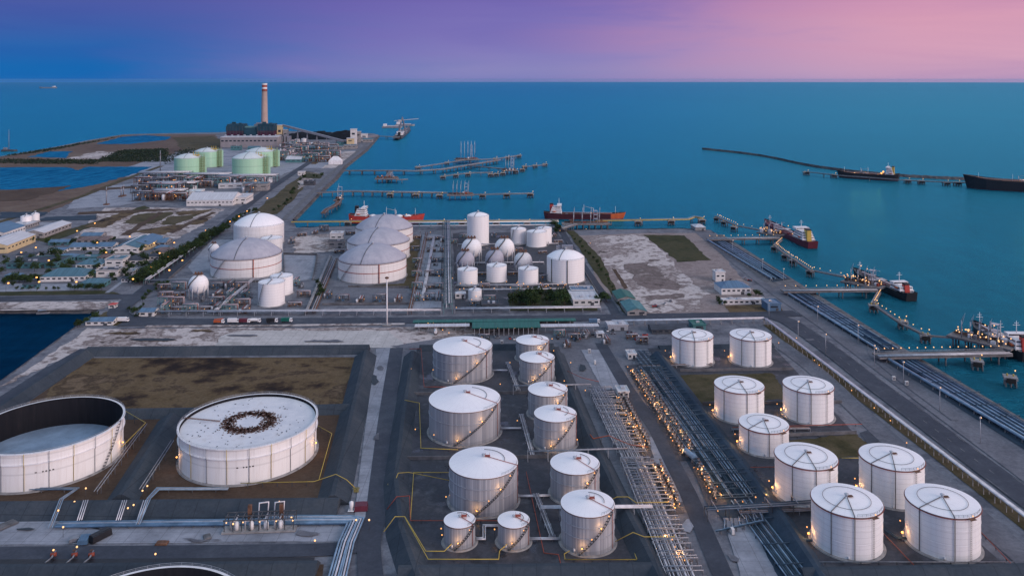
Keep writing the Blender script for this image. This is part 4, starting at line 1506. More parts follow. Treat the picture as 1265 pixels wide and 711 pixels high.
rack('broad rack of silver pipes between the middle basin and the central road, upper half', (737, 484), (780, 572), 11.5, [(1.6, 11, .3), (3.2, 4, .25)], ['pipe_white', 'pipe_white', 'pipe_grey'], step=9, rungs=22)
rack('broad rack of silver pipes between the middle basin and the central road, lower half', (781, 574), (852, 745), 12.0, [(1.6, 12, .3), (3.2, 4, .25)], ['pipe_white', 'pipe_grey', 'pipe_white'], step=9, rungs=30)
rack('wide bluish rack of low pipes in the trench beside the eastern basin', (800, 458), (912, 616), 22, [(.9, 20, .34), (2.2, 5, .26)], ['pipe_teal', 'pipe_blue', 'pipe_grey', 'pipe_blue', 'pipe_teal'], step=11, fmat='frame_blue', rungs=26)
rack('narrow bluish rack of pipes in the trench, at the lower edge', (915, 621), (1000, 735), 10, [(.9, 10, .34)], ['pipe_blue', 'pipe_teal', 'pipe_teal'], step=9, fmat='frame_blue', rungs=5)
rack('small rack of pipes in the trench at its avenue end', (786, 436), (806, 460), 12, [(1.2, 7, .3)], ['pipe_teal', 'pipe_blue'], step=9, fmat='frame_blue', rungs=6)
rack('white pipeline on posts along the avenue behind the eastern basin', (756, 402.5), (944, 399), 2.6, [(3.4, 3, .55)], 'pipe_white', step=9, fmat='conc')
rack('long white pipeline on posts between the dirt track and the wide road', (946, 399.5), (1330, 697), 2.6, [(3.4, 3, .55)], 'pipe_white', step=8, fmat='conc')
bq = ['pipe_navy', 'pipe_teal', 'pipe_blue', 'pipe_navy', 'pipe_teal', 'pipe_navy', 'pipe_blue', 'pipe_navy']
rack('blue pipe rack on the quay, short stretch beyond the middle pier', (884, 297), (965, 346), 14, [(1.2, 16, .46)], bq[1:] + bq[:1], step=14, fmat='frame_blue', rungs=3)
rack('blue pipe rack on the quay between the middle pier and the wide pier', (985, 364), (1096, 433), 17, [(1.2, 19, .46)], bq, step=12, fmat='frame_blue', rungs=9)
rack('blue pipe rack on the quay in front of the wide pier', (1115, 446), (1316, 567), 18, [(1.2, 20, .46)], bq, step=12, fmat='frame_blue', rungs=8)
ledge = [((874, 299), (953, 347)), ((974, 366), (1085, 436)), ((1097, 448), (1310, 575))]
for k, (a, b) in enumerate(ledge):
    rack('pale blue large pipe edging the quay rack, ' + ('beyond the middle pier', 'mid stretch', 'in front of the wide pier')[k], a, b, 1.6, [(1.8, 1, .95)], 'pipe_blue', step=12, fmat='conc', name='quay_pipeline')
ew = 'pipe racks of the gas yard'
rack('grey pipe rack along the avenue in front of the twin white tanks', (168, 390), (545, 387.5), 5, [(3.0, 5, .35)], ['pipe_white', 'pipe_grey'], ew, 14)
rack('grey pipe rack along the avenue in front of the yard garden', (562, 386), (742, 384), 5, [(3.0, 4, .5)], ['pipe_white', 'pipe_grey'], ew, 14)
rack('tall teal pipe rack running from the avenue to the shore', (553.5, 388), (552.5, 281), 7, [(5, 5, .4), (9, 4, .4)], ['pipe_white', 'pipe_teal', 'pipe_grey'], None, 11, 'teal_steel', rungs=8)
rack('pipe rack with a white top along the shore behind the spheres', (446, 283.5), (690, 281.5), 5, [(4, 3, .4), (8, 2, .7)], ['pipe_white', 'white'], ew, 15, 'teal_steel')
rack('teal grey pipe rack along the tree row', (181, 351), (276, 284), 5, [(4, 4, .5)], ['pipe_white', 'pipe_teal'], None, 14, 'teal_steel')
rack('grey pipe rack behind the lone white sphere', (181, 350.5), (330, 348), 4, [(3, 3, .45)], ['pipe_grey'], None, 14)
rack('slanting white pipe rack beside the twin white tanks', (267, 389), (313, 350), 4, [(4, 3, .5)], ['pipe_white'], None, 12)
rack('rust coloured rack between the domed tanks and the yard', (506, 388), (527, 290), 3, [(2.5, 3, .4)], ['rust', 'pipe_grey'], None, 12, 'rust')
rack('white pipe rack standing in the yard strip beside the tall teal rack', (522, 372), (536, 296), 3, [(3, 3, .4)], ['pipe_white'], None, 12, rungs=6)
rack('brown walled pipeway from the avenue past the domed tanks', (386, 388), (414, 322), 5, [(1.5, 5, .5)], ['rust', 'pipe_grey'], None, 12, 'conc_dark')
rack('second pipeway beside the brown one, closer to the twin tanks', (378, 388), (408, 318), 2.5, [(1.2, 3, .5)], ['conc', 'pipe_grey'], None, 12, 'conc_dark')
for k, (a, b, lb) in enumerate((((565, 304), (690, 303), 'behind the spheres'), ((562, 327.5), (672, 326.5), 'between spheres and short tanks'), ((562, 355.5), (700, 353.5), 'in front of the short tanks'), ((562, 361), (700, 359.5), 'beside the garden trees'))):
    rack('low grey pipe rack of the gas yard ' + lb, a, b, 2.5, [(2, 3, .3)], ['pipe_white', 'pipe_grey'], ew, 12, rungs=5)
# racks of the middle basin: catwalks and crossings
mg = 'silver pipe ways of the middle basin'
rack('silver pipeway between the large and slim tanks, behind the wall', (627, 450), (640, 484), 2.6, [(1.4, 4, .22)], ['pipe_white', 'pipe_grey'], mg, 8)
rack('silver pipeway between the large and slim tanks, before the orange pipe', (644, 515), (658, 566), 2.6, [(1.4, 4, .22)], ['pipe_white', 'pipe_grey'], mg, 8)
rack('silver pipeway between the broad tank and the tall ones', (662, 614), (682, 666), 2.6, [(1.4, 4, .22)], ['pipe_white', 'pipe_grey'], mg, 8)
rack('white pipe bridge over the dike, by the far slim tank', (634, 487), (730, 485), 1.5, [(5.0, 3, .22)], 'pipe_grey', mg, 9)
rack('white pipe bridge over the dike, before the tall tank with the orange pipe', (652, 570), (776, 566), 1.5, [(5.0, 3, .22)], 'pipe_grey', mg, 9)
rack('broad pale pipe bridge beside the largest tank of the column', (668, 641), (806, 640), 2.6, [(5.0, 4, .26)], 'pipe_white', mg, 8)
for pts, lb in (([(608, 459), (627, 459)], 'short silver pipe leading to the far large tank'),
                ([(618, 531), (644, 531)], 'short silver pipe leading to the broadest tank'),
                ([(640, 615), (662, 615), (680, 614)], 'silver pipe joining the broad tank to the tall tank'),
                ([(588, 668), (598, 668), (598, 652), (615, 652)], 'bent silver pipe between the two small tanks'),
                ([(654, 668), (692, 668)], 'silver pipe between a small tank and the largest of the column')):
    bundle(lb, pts, 2, 1.0, .3, .9, 'pipe_white', None, 6)
# foam and fire mains, on the ground and over the dikes
fm = 'foam and fire mains'


def main(label, pts, mat, z=.9, zs=None):
    bundle(label, pts, 1, 1, .17, z, mat, fm, 7, 'fire_main', 'steel_dark', zs, 'fire main')


main('yellow main climbing the dike to the first small tank', [(474, 660), (488, 653), (500, 653), (526, 684), (549, 684), (558, 679)], 'yellow', zs=[1, 5.3, 5.3, 1, 1, 2.5])
main('yellow main bent in front of the small tank pair', [(500, 654), (529, 694), (616, 694), (617, 684), (627, 679)], 'yellow', zs=[5.3, 1, 1, 1, 2.5])
main('yellow main around the foot of the largest tank of the column', [(704, 683), (697, 687), (698, 694), (787, 694), (770, 650), (758, 612), (742, 585)], 'yellow')
main('yellow main crossing the pipe rack toward the central road', [(742, 587), (752, 622), (762, 628), (776, 628), (786, 633), (826, 632)], 'yellow', zs=[1, 1, 5.3, 5.3, 4.4, 4.4])
main('yellow main crossing the pipe rack at its lower end', [(760, 672), (782, 673), (796, 676), (834, 676)], 'yellow', zs=[1, 5.3, 4.4, 4.4])
main('yellow main framing the broadest tank on the dike side', [(500, 505), (518, 500), (520, 556), (566, 558)], 'yellow', zs=[5.2, 1, 1, 1])
main('yellow main from the valve wheel over the dike to the broad tank', [(484, 606), (492, 598), (505, 597), (555, 596)], 'yellow', zs=[1, 5.4, 5.4, 1])
main('thin yellow main on posts at the left of the broad tank', [(555, 586), (511, 586), (507, 645)], 'yellow')
main('rust red main over the dike behind the small tanks', [(478, 632), (490, 628), (506, 627), (507, 646), (560, 646), (650, 646)], 'red_pipe', zs=[1, 5.4, 5.4, 1, 1, 1])
main('orange red main framing the far large tank', [(506, 440), (520, 436), (524, 480), (552, 480)], 'red_pipe', zs=[5.2, 3, 1, 1])
main('orange main from the tall tank over the rack to the road', [(712, 530), (722, 530), (733, 554), (752, 550), (778, 560), (800, 563)], 'orange', zs=[1, 1, 5.2, 5.2, 4.6, 4.6])
main('rust red main before the far slim tanks', [(690, 455), (718, 476), (740, 480)], 'red_pipe', zs=[1, 5, 4.4])
main('rust red main running from the broad tank down the aisle', [(650, 585), (662, 640), (672, 686), (690, 688), (696, 714)], 'red_pipe')
main('rust red main along the lower basin of the white tanks', [(1090, 660), (1130, 702), (1250, 700), (1212, 660)], 'red_pipe')
main('rust red main between the two large white tanks in front', [(905, 580), (960, 579), (1005, 577)], 'red_pipe')
main('rust red main in front of the squat white tank', [(905, 530), (1065, 526)], 'red_pipe')
main('pale main along the bottom dike of the white tanks', [(986, 697), (1252, 697)], 'pipe_grey')
main('yellow main behind the two rear white tanks', [(1040, 568), (1062, 568)], 'yellow')
main('yellow main on posts in front of the rusty deck tank', [(297, 602), (388, 600), (415, 600), (428, 607), (440, 607)], 'yellow', zs=[2, 2, 5.6, 5.6, 1.2])
main('yellow main on posts at the far side of the rusty deck tank', [(392, 530), (410, 540), (394, 598)], 'yellow', z=2)
for p, q, lb in (((905, 533), (1000, 532), 'grey pipeway before the squat tank'), ((914, 637), (1010, 633), 'rusty pipeway between the trench and the large white tanks'), ((790, 455), (880, 452), 'grey pipeway at the foot of the two far white tanks')):
    rack(lb, p, q, 2.4, [(1.2, 4, .28)], ['pipe_grey', 'rust'], None, 8)
bundle('pair of pipes bent at the foot of the stepped pipe tank', [(972, 640), (988, 668), (1003, 670)], 2, 1, .25, .8, 'pipe_teal', None, 6)
bundle('pair of pipes bent between the front white tanks', [(1092, 655), (1108, 667), (1120, 667)], 2, 1, .25, .8, 'pipe_teal', None, 6)
# blue pipes of the left apron
bundle('four pale blue pipes along the apron beside the long dike', [(70, 650.5), (436, 646), (424, 672), (412, 715), (402, 770)], 4, 1.25, .46, .9, ['pipe_blue', 'pipe_blue', 'pipe_white'], None, 9)
bundle('three pale blue pipes turning beside the apron pipes', [(330, 641), (432, 641.5), (446, 644), (434, 672), (424, 715), (416, 770)], 3, 1.1, .40, .9, ['pipe_blue', 'pipe_white'], None, 9)
for k, (pts, lb) in enumerate((([(10, 607), (95, 607), (76, 632), (62, 656)], 'pipe pair from the open tank over the dike'), ([(282, 607), (195, 607), (184, 631), (170, 652)], 'pipe pair from the rusty deck tank over the dike'))):
    bundle('silver blue ' + lb, pts, 3, .75, .24, 1.0, ['pipe_blue', 'pipe_grey'], None, 9, zs=[1.2, 1.2, 5.8, 1.4])
for x in (98, 146, 172):
    bundle('short silver pipe loop rising over the dike foot, ' + ('first from the open tank', 'second from the open tank', 'third from the open tank')[(98, 146, 172).index(x)], [(x + 8, 633), (x, 648)], 3, .9, .22, 5, 'pipe_white', 'pipe loops on the apron', 0, zs=[5.6, 1.9])
for k, (p, q, lb) in enumerate((((180, 531), (118, 616), 'grey walkway pipe on posts right of the open tank'), ((213, 552), (174, 613), 'grey walkway pipe on posts left of the rusty deck tank'))):
    bundle(lb, [p, q], 2, 1.4, .2, 3.4, 'pipe_grey', None, 9, 'pipe_walkway')
main('thin yellow rail pipe from the open tank to the corner post', [(153, 515), (180, 531), (150, 562)], 'yellow', z=4)


# ---------------------------------------------------------------- machinery and lamps of the yards
def make_pump():
    root = thing('pump_skid', '', 'pump skid')
    m_ = MB(); m_.box((0, 0, .2), (3.2, 1.7, .4)); m_.build('plinth', M['conc_dark'], root)
    m_ = MB(); m_.tube([(-1.3, 0, 1.0), (.2, 0, 1.0)], .5, 10); m_.build('motor', M['steel_dark'], root)
    m_ = MB(); m_.tube([(.4, -.35, .95), (.4, .35, .95)], .62, 12); m_.build('volute', M['white_steel'], root)
    m_ = MB(); m_.tube([(.6, 0, 1.2), (.6, 0, 2.6), (1.6, 0, 2.6), (1.6, 0, .3)], .2, 6); m_.build('riser', M['pipe_grey'], root)
    m_ = MB(); m_.lathe(ring_prof(.35, 2.95, .16, .12), 10, (.6, 0, 0)); m_.beam((.6, 0, 2.6), (.6, 0, 3.0), .1, .1); m_.build('valve_wheel', M['rust'], root)
    return root


def make_lamp():
    root = thing('lamp_post', '', 'lamp')
    m_ = MB(); m_.tube([(0, 0, 0), (0, 0, 3.3)], .07, 5); m_.build('pole', M['steel_dark'], root)
    m_ = MB(); m_.ball((0, 0, 3.5), .30, 8); m_.build('lamp_head', M['lamp'], root)
    return root


def make_bright():
    root = thing('lamp_post', '', 'lamp')
    m_ = MB(); m_.tube([(0, 0, 0), (0, 0, 4.2)], .08, 5); m_.build('pole', M['steel_dark'], root)
    m_ = MB(); m_.ball((0, 0, 4.5), .42, 8); m_.build('lamp_head', M['lamp_white'], root)
    return root


def make_street():
    root = thing('street_lamp', '', 'street lamp')
    m_ = MB(); m_.tube([(0, 0, 0), (0, 0, 8.6), (.5, 0, 9.1), (2.0, 0, 9.3)], .12, 6); m_.build('pole', M['steel_dark'], root)
    m_ = MB(); m_.ball((2.2, 0, 9.1), .95, 10, sz=.7); m_.build('lamp_head', M['lamp_street'], root)
    return root


def make_mast():
    root = thing('light_mast', '', 'light mast')
    m_ = MB(); m_.tube([(0, 0, 0), (0, 0, 14)], .22, 6, r2=.1); m_.build('pole', M['white_steel'], root)
    m_ = MB(); m_.box((0, 0, 14.2), (2.6, .5, .5)); m_.build('lamp_bar', M['white_steel'], root)
    m_ = MB(); m_.ball((.8, -.2, 13.9), .34, 8); m_.build('lamp_head', M['lamp_white'], root)
    return root


PUMP, LAMP, BRIGHT, STREET, MAST = Stamp(make_pump), Stamp(make_lamp), Stamp(make_bright), Stamp(make_street), Stamp(make_mast)


def row(stamp, a, b, n, label, group, jit=.5, rz=GR, zoff=.35):
    A, B = G(*a), G(*b)
    for i in range(n):
        p = A.lerp(B, (i + .5) / n) + Vector((rnd.uniform(-jit, jit), rnd.uniform(-jit, jit), 0)) * (2.0 if stamp is LAMP else 1.0)
        o_ = stamp.at((p.x, p.y, zoff), rz + rnd.uniform(-.05, .05), label % nth(i), group, Vector((1, 1, 1)) * (1.35 if stamp is PUMP else rnd.uniform(.55, 1.15) if stamp is LAMP else 1.0))
        if stamp is LAMP and i % 3 == 1:
            glow(o_, (.5, .3, 3.9), 420)


pg = 'pump skids along the central road'
row(PUMP, (764, 493), (796, 559), 20, 'pump skid on the rack side of the central road, %s along the upper row', pg, .3, 1.2)
row(PUMP, (771, 492), (803, 556), 18, 'pump skid near the kerb of the central road, %s along the upper row', pg, .3, 1.2)
row(PUMP, (806, 578), (832, 629), 14, 'pump skid on the rack side of the central road, %s along the lower row', pg, .3, 1.2)
row(PUMP, (814, 577), (838, 626), 12, 'pump skid near the kerb of the central road, %s along the lower row', pg, .3, 1.2)
row(PUMP, (781, 462), (846, 566), 28, 'pump skid by the pipe trench, %s along its road side row from the avenue', pg, .4, 1.1)
row(PUMP, (796, 470), (856, 562), 26, 'pump skid by the pipe trench, %s along its middle row from the avenue', pg, .4, 1.1)
row(PUMP, (860, 575), (885, 620), 10, 'pump skid by the trench, %s of the lower group past the white tank vessel', pg, .4, 1.1)
row(PUMP, (832, 650), (856, 711), 8, 'pump skid on the rack edge near the lower end, %s from the yellow main', pg, .4, 1.2)
lg = 'amber lamps along the central road'
row(LAMP, (762, 497), (794, 564), 17, 'amber lamp on the rack side of the central road, %s in the upper row', lg, .4)
row(LAMP, (778, 516), (798, 558), 11, 'amber lamp at the kerb of the central road, %s in the upper row', lg, .4)
row(LAMP, (805, 580), (834, 640), 14, 'amber lamp on the rack side of the central road, %s in the lower row', lg, .4)
row(LAMP, (815, 580), (840, 630), 11, 'amber lamp at the kerb of the central road, %s in the lower row', lg, .4)
row(LAMP, (777, 458), (842, 566), 26, 'amber lamp in the pump rows by the pipe trench, %s along the road side', lg, .8)
row(LAMP, (788, 462), (858, 566), 24, 'amber lamp in the pump rows by the pipe trench, %s along the trench side', lg, .9)
row(LAMP, (858, 580), (884, 626), 9, 'amber lamp of the lower pump group, %s from the white vessel', lg, .6)
row(LAMP, (866, 580), (892, 622), 8, 'amber lamp on the trench edge of the lower pump group, %s from the vessel', lg, .6)
row(LAMP, (816, 655), (846, 708), 6, 'amber lamp on the rack near its lower end, %s from the yellow main', lg, .5)
row(LAMP, (890, 640), (950, 622), 8, 'amber lamp on the pipe crossing by the eastern dike, %s from the road', lg, 1.5)
for i, (x, y) in enumerate(((508, 463), (513, 539), (535, 464), (536, 546), (556, 622), (551, 624), (545, 664), (546, 672), (611, 665), (630, 455), (644, 462), (639, 528), (700, 484), (713, 552), (684, 440), (682, 425), (705, 455), (697, 478), (618, 482), (590, 470), (723, 490), (736, 611))):
    p = G(x, y)
    LAMP.at((p.x, p.y, .3), 0, 'amber lamp in the middle basin, %s counted tank by tank from the dike' % nth(i), 'amber lamps of the middle basin')
for i, (x, y) in enumerate(((822, 440), (895, 440), (950, 437), (877, 508), (960, 507), (908, 545), (950, 604), (997, 662), (1056, 601), (1112, 654), (962, 430), (1006, 452), (1012, 458), (1052, 490), (1100, 528), (1120, 556), (1168, 572), (1226, 618), (984, 424), (1080, 512), (1140, 548))):
    p = G(x, y)
    LAMP.at((p.x, p.y, .3), 0, 'amber lamp of the eastern basin and track, %s from its avenue end' % nth(i), 'amber lamps of the eastern basin')
for i, (x, y) in enumerate(((182, 612), (176, 618), (72, 643), (106, 615), (120, 530), (78, 664), (158, 640), (440, 655), (389, 681), (192, 698), (66, 693), (95, 689), (456, 655), (165, 636), (92, 632), (232, 560), (345, 632), (288, 660), (360, 652))):
    p = G(x, y)
    BRIGHT.at((p.x, p.y, .3), 0, 'warm lamp on the dikes and apron of the floating roof tanks, %s of them' % nth(i), 'warm lamps of the western apron')
for i, (x, y) in enumerate(((978, 332), (968, 350), (942, 337), (1010, 400), (1060, 425), (1020, 437), (1116, 474), (1211, 548), (1161, 508), (1080, 452), (986, 420), (950, 392), (905, 312))):
    p = G(x, y)
    MAST.at((p.x, p.y, .3), .8, 'tall light mast on the quay road, %s from the vacant land' % nth(i), 'light masts of the quay')
# yard lamps of the gas yard and the plots behind it
for i in range(46):
    x, y = rnd.uniform(515, 735), rnd.uniform(287, 420)
    if 565 < x < 725 and 300 < y < 352 or 628 < x < 700 and y > 352:
        y = 300 + rnd.uniform(53, 62)
    p = G(x, y)
    LAMP.at((p.x, p.y, .3), 0, 'small yard lamp among the pipes of the gas yard, %s from its gate' % nth(i), 'yard lamps of the gas yard', 1.25 * Vector((1, 1, 1)))
sts = [(45, 343), (10, 350), (48, 348.5), (94, 348.5), (44, 306), (95, 285.5), (117, 276), (190, 300.5), (215, 300), (227, 304), (208, 317), (187, 330), (164, 345), (305, 261), (295, 267.5), (284, 274), (225, 322), (209, 334), (254, 285), (120, 300), (160, 292.5), (131, 312), (197, 313), (26, 312), (60, 322), (330, 245)]
for i, (x, y) in enumerate(sts):
    p = G(x, y, 9)
    STREET.at((p.x - 2, p.y, .3), 0, 'orange street lamp of the housing estate and its avenue, %s of them' % nth(i), 'street lamps of the estate')
# tall mast by the avenue
p = G(478, 402)
t = thing('light_mast', 'tall white mast standing alone beside the avenue before the domed tanks', 'mast', (p.x, p.y, .3))
m = MB(); m.tube([(0, 0, 0), (0, 0, 38)], .75, 10, r2=.4); m.build('pole', M['white'], t)
m = MB(); m.lathe([[(.2, 37.5), (1.6, 38)], [(1.6, 38), (1.6, 39)], [(1.6, 39), (.1, 39.6)]], 12); m.build('lamp_ring', M['rust'], t)
m = MB(); m.box((0, 0, .4), (7, 4, .8)); m.build('base', M['conc'], t)
# pump station on the left apron
p = G(322, 652)
t = thing('pump_station', 'pump house frame with white vessels and twin pipe loops beside the dike', 'pump station', (p.x, p.y, .3), GR)
m = MB(); m.box((0, 0, .3), (32, 9, .6)); m.build('plinth', M['conc'], t)
for i in range(4):
    m = MB(); m.lathe([(.01, .6), (1.1, .6), (1.1, 3.2), (.6, 4), (.01, 4.2)], 14, (-10 + i * 6.4, -1.8, 0)); m.build('vessel', M['white'], t)
    m = MB(); m.tube([(-12.6 + i * 6.4, -2, .6), (-12.6 + i * 6.4, -2, 4.4), (-10.5 + i * 6.4, -2, 4.4), (-10.5 + i * 6.4, 2.6, 4.4)], .35, 7); m.build('pipe', M['pipe_white'], t)
m = MB()
for i in range(9):
    for y in (-3.4, 3.4):
        m.box((-15 + i * 3.75, y, 2.6), (.35, .35, 5))
    m.box((-15 + i * 3.75, 0, 5.1), (.35, 7.2, .35))
for y in (-3.4, 0, 3.4):
    m.box((0, y, 5.4), (31, .35, .35))
m.build('frame', M['steel_dark'], t)
for i in range(2):
    m = MB(); m.tube([(-2 + i * 7, 4, 1), (-2 + i * 7, 6, 8), (2 + i * 7, 6.4, 8), (2 + i * 7, 4, 1)], .3, 7); m.build('pipe_loop', M['pipe_white'], t)
    m = MB(); m.box((-5.6 + i * 14, 3.6, 4.2), (1.6, 1.6, 8.4)); m.build('stair_post', M['rust'], t)
for i in range(5):
    bulb(t, (-14 + i * 7.2, -3.6, 4.6), .32, 'lamp_white')
# items on the left apron
for i, (x, y, w_, l_, h_, rz, mt, lb) in enumerate(((124, 665, 3.5, 9, 2.6, -.55, 'black', 'black covered container lying askew on the apron'), (104, 669, 4, 6, 1.6, .2, 'roof_blue', 'blue tarpaulin heap on the apron beside the black container'), (92, 668, 4, 3, 1.2, .4, 'pipe_grey', 'grey equipment crate on the apron by the blue tarpaulin'), (446, 629, 6, 5, 2.2, .1, 'maroon', 'dark red equipment box by the concrete road'), (200, 672, 5, 3, .6, 0, 'rust', 'low rusty pallet on the apron by the kerb'), (8, 649, 5, 8, .4, -.6, 'conc_dark', 'dark concrete pad at the open tank side of the apron'), (256, 664, 3, 4, .5, .5, 'conc_dark', 'small dark pad on the apron before the pump house'))):
    p = G(x, y)
    m = MB(); m.box((0, 0, h_ / 2), (w_, l_, h_), 0, 0, .93); m.box((0, 0, h_ + .06), (w_ * .5, l_ * .9, .12)); m.box((0, 0, .07), (w_ * 1.05, l_ * 1.04, .14))
    o = m.build('equipment_crate', M[mt], None, (p.x, p.y, .45))
    o.rotation_euler = (0, 0, rz)
    tag(o, lb, 'crate')
p = G(434, 631)
m = MB(); m.lathe([(.01, .1), (1, .1), (1, 3.8), (.01, 4.4)], 14); m.box((0, 0, .1), (2.8, 2.8, .2))
tag(m.build('water_vessel', M['white'], None, (p.x, p.y, .5)), 'white upright vessel beside the dark red box on the concrete road', 'vessel')
for i, x in enumerate((66, 92, 113)):
    p = G(x, 689)
    t = thing('motor_valve', 'red motor valve beside the trench, ' + ('first', 'second', 'third')[i] + ' from the open tank side', 'valve', (p.x, p.y, .4), .2, 'red motor valves by the trench')
    m = MB(); m.tube([(-1.1, 0, 1.2), (1.1, 0, 1.2)], .75, 10); m.build('body', M['red_pipe'], t)
    m = MB(); m.tube([(0, -2.6, 1.2), (0, 2.6, 1.2)], .35, 8); m.tube([(0, -2.6, 1.2), (-1.6, -5, .8)], .3, 8); m.build('pipe', M['pipe_grey'], t)
    m = MB(); m.beam((0, 0, 2), (0, 0, 3), .2, .2); m.box((0, 0, 3), (1.3, 1.3, .15)); m.build('handwheel', M['rust'], t)
# yellow valve wheels by the concrete road
for i, (x, y, lb) in enumerate(((440, 608, 'olive valve wheel at the end of the yellow main, western side of the concrete road'), (483, 603, 'olive valve wheel at the end of the yellow main, eastern side of the concrete road'))):
    p = G(x, y)
    t = thing('valve_stand', lb, 'valve', (p.x, p.y, .4))
    for k in (-.8, .8):
        m = MB(); m.lathe(ring_prof(.7, 1.6, .25, .25), 14, (k, 0, 0)); m.beam((k - .7, 0, 1.7), (k + .7, 0, 1.7), .15, .15); m.build('wheel', M['olive_paint'], t)
    m = MB(); m.box((0, 0, .75), (2.4, .8, 1.5)); m.build('stand', M['olive_paint'], t)
# white vessel in the pump rows, huts of the central yard
p = G(853, 568)
t = thing('storage_vessel', 'blue grey horizontal vessel on saddles in the pump rows by the trench', 'vessel', (p.x, p.y, .4), 1.9)
m = MB(); m.tube([(-5.4, 0, 2.6), (-4.8, 0, 2.6), (4.8, 0, 2.6), (5.4, 0, 2.6)], 1.5, 16); m.build('body', M['pipe_blue'], t)
for k in (-3, 3):
    m = MB(); m.box((k, 0, .8), (.6, 2.4, 1.6)); m.build('saddle', M['conc'], t)

# crossing of pipes between the road and the eastern basin
xp = 'crossing pipes of the trench'
rack('grey pipe crossing over the eastern dike from the pump rows to the white tanks', (872, 642), (1004, 634), 4, [(4.8, 4, .26)], ['pipe_grey', 'pipe_teal'], None, 9, 'steel_dark', rungs=4)
for k in range(6):
    o_ = k * 4.0
    bundle('hooked branch pipes by the pipe crossing, %s from the road' % nth(k), [(884 + o_ * 2.4, 660 - o_ * .4), (896 + o_ * 2.4, 658 - o_ * .4), (896 + o_ * 2.2, 646 - o_ * .3)], 2, .8, .22, 1.4 + .2 * k, ['pipe_teal', 'pipe_blue', 'pipe_grey'], xp, 6)
# clutter on the piers and around the rack heads: valve boxes and cabinets
def make_cabinet():
    root = thing('control_cabinet', '', 'cabinet')
    m_ = MB(); m_.box((0, 0, 1.1), (1.6, .9, 2.0)); m_.box((0, 0, 2.15), (1.8, 1.1, .1)); m_.build('body', M['wall_white'], root)
    m_ = MB(); m_.box((0, -.47, 1.1), (1.3, .05, 1.6)); m_.build('door', M['pipe_grey'], root)
    m_ = MB(); m_.box((0, 0, .05), (2.0, 1.3, .12)); m_.build('base', M['conc'], root)
    return root


CAB = Stamp(make_cabinet)
for i, (x, y) in enumerate(((735, 450), (728, 436), (905, 660), (1104, 470), (1120, 476), (640, 424), (620, 425), (585, 426))):
    p = G(x, y)
    CAB.at((p.x, p.y, .5), GR + rnd.choice((0, PI / 2)), 'pale control cabinet beside the roads, %s of those around the pump rows and piers' % nth(i), 'control cabinets', (1.2, 1.2, 1.1))


# compact process units: frame, vessels, exchangers, pipes
def make_unit(seed):
    def mk():
        r_ = random.Random(seed)
        root = thing('process_skid', '', 'process skid')
        m_ = MB(); m_.box((0, 0, .15), (13, 9, .3)); m_.build('slab', M['conc_dark'], root)
        m_ = MB()
        hh = r_.uniform(4, 7)
        for x in (-6, -2, 2, 6):
            for y in (-3.6, 0.5):
                m_.box((x, y, hh / 2), (.3, .3, hh))
        for y in (-3.6, .5):
            m_.box((0, y, hh), (12.6, .3, .3)); m_.box((0, y, hh * .55), (12.6, .25, .25))
        for x in (-6, -2, 2, 6):
            m_.box((x, -1.5, hh), (.25, 4.2, .25))
        m_.build('frame', M[r_.choice(['steel_dark', 'teal_steel', 'rust'])], root)
        for i in range(3):
            x = -4 + i * 4
            if r_.random() < .6:
                m_ = MB(); q = r_.uniform(.7, 1.3); m_.lathe([(.02, .3), (q, .5), (q, hh * .7), (q * .6, hh * .8), (.02, hh * .85)], 12, (x, 2.6, 0)); m_.build('vessel', M[r_.choice(['white', 'white_steel', 'pipe_grey'])], root)
            else:
                m_ = MB(); m_.tube([(x - 1.6, 2.6, 1.5), (x + 1.6, 2.6, 1.5)], .8, 10); m_.box((x, 2.6, .5), (2.4, 1, .7)); m_.build('exchanger', M[r_.choice(['pipe_grey', 'white_steel', 'rust'])], root)
        for i in range(6):
            y = -3.3 + i * .7
            m_ = MB(); m_.tube([(-6.2, y, hh + .5), (6.2, y, hh + .5), (6.6, y, hh), (6.6, y, .6)][:2 + 2 * (i % 2)], .22, 6); m_.build('pipe', M[r_.choice(['pipe_white', 'pipe_grey', 'pipe_teal', 'red_pipe'])], root)
        for i in range(3):
            m_ = MB(); a = r_.uniform(1, 2.4); m_.box((r_.uniform(-5, 5), r_.uniform(-3, 0), .3 + a / 2), (r_.uniform(1, 2.5), r_.uniform(1, 2), a)); m_.build('equipment', M[r_.choice(['steel_dark', 'roof_blue', 'rust', 'conc'])], root)
        bulb(root, (r_.uniform(-5, 5), -4.2, hh * .7), .3)
        return root
    return Stamp(mk)


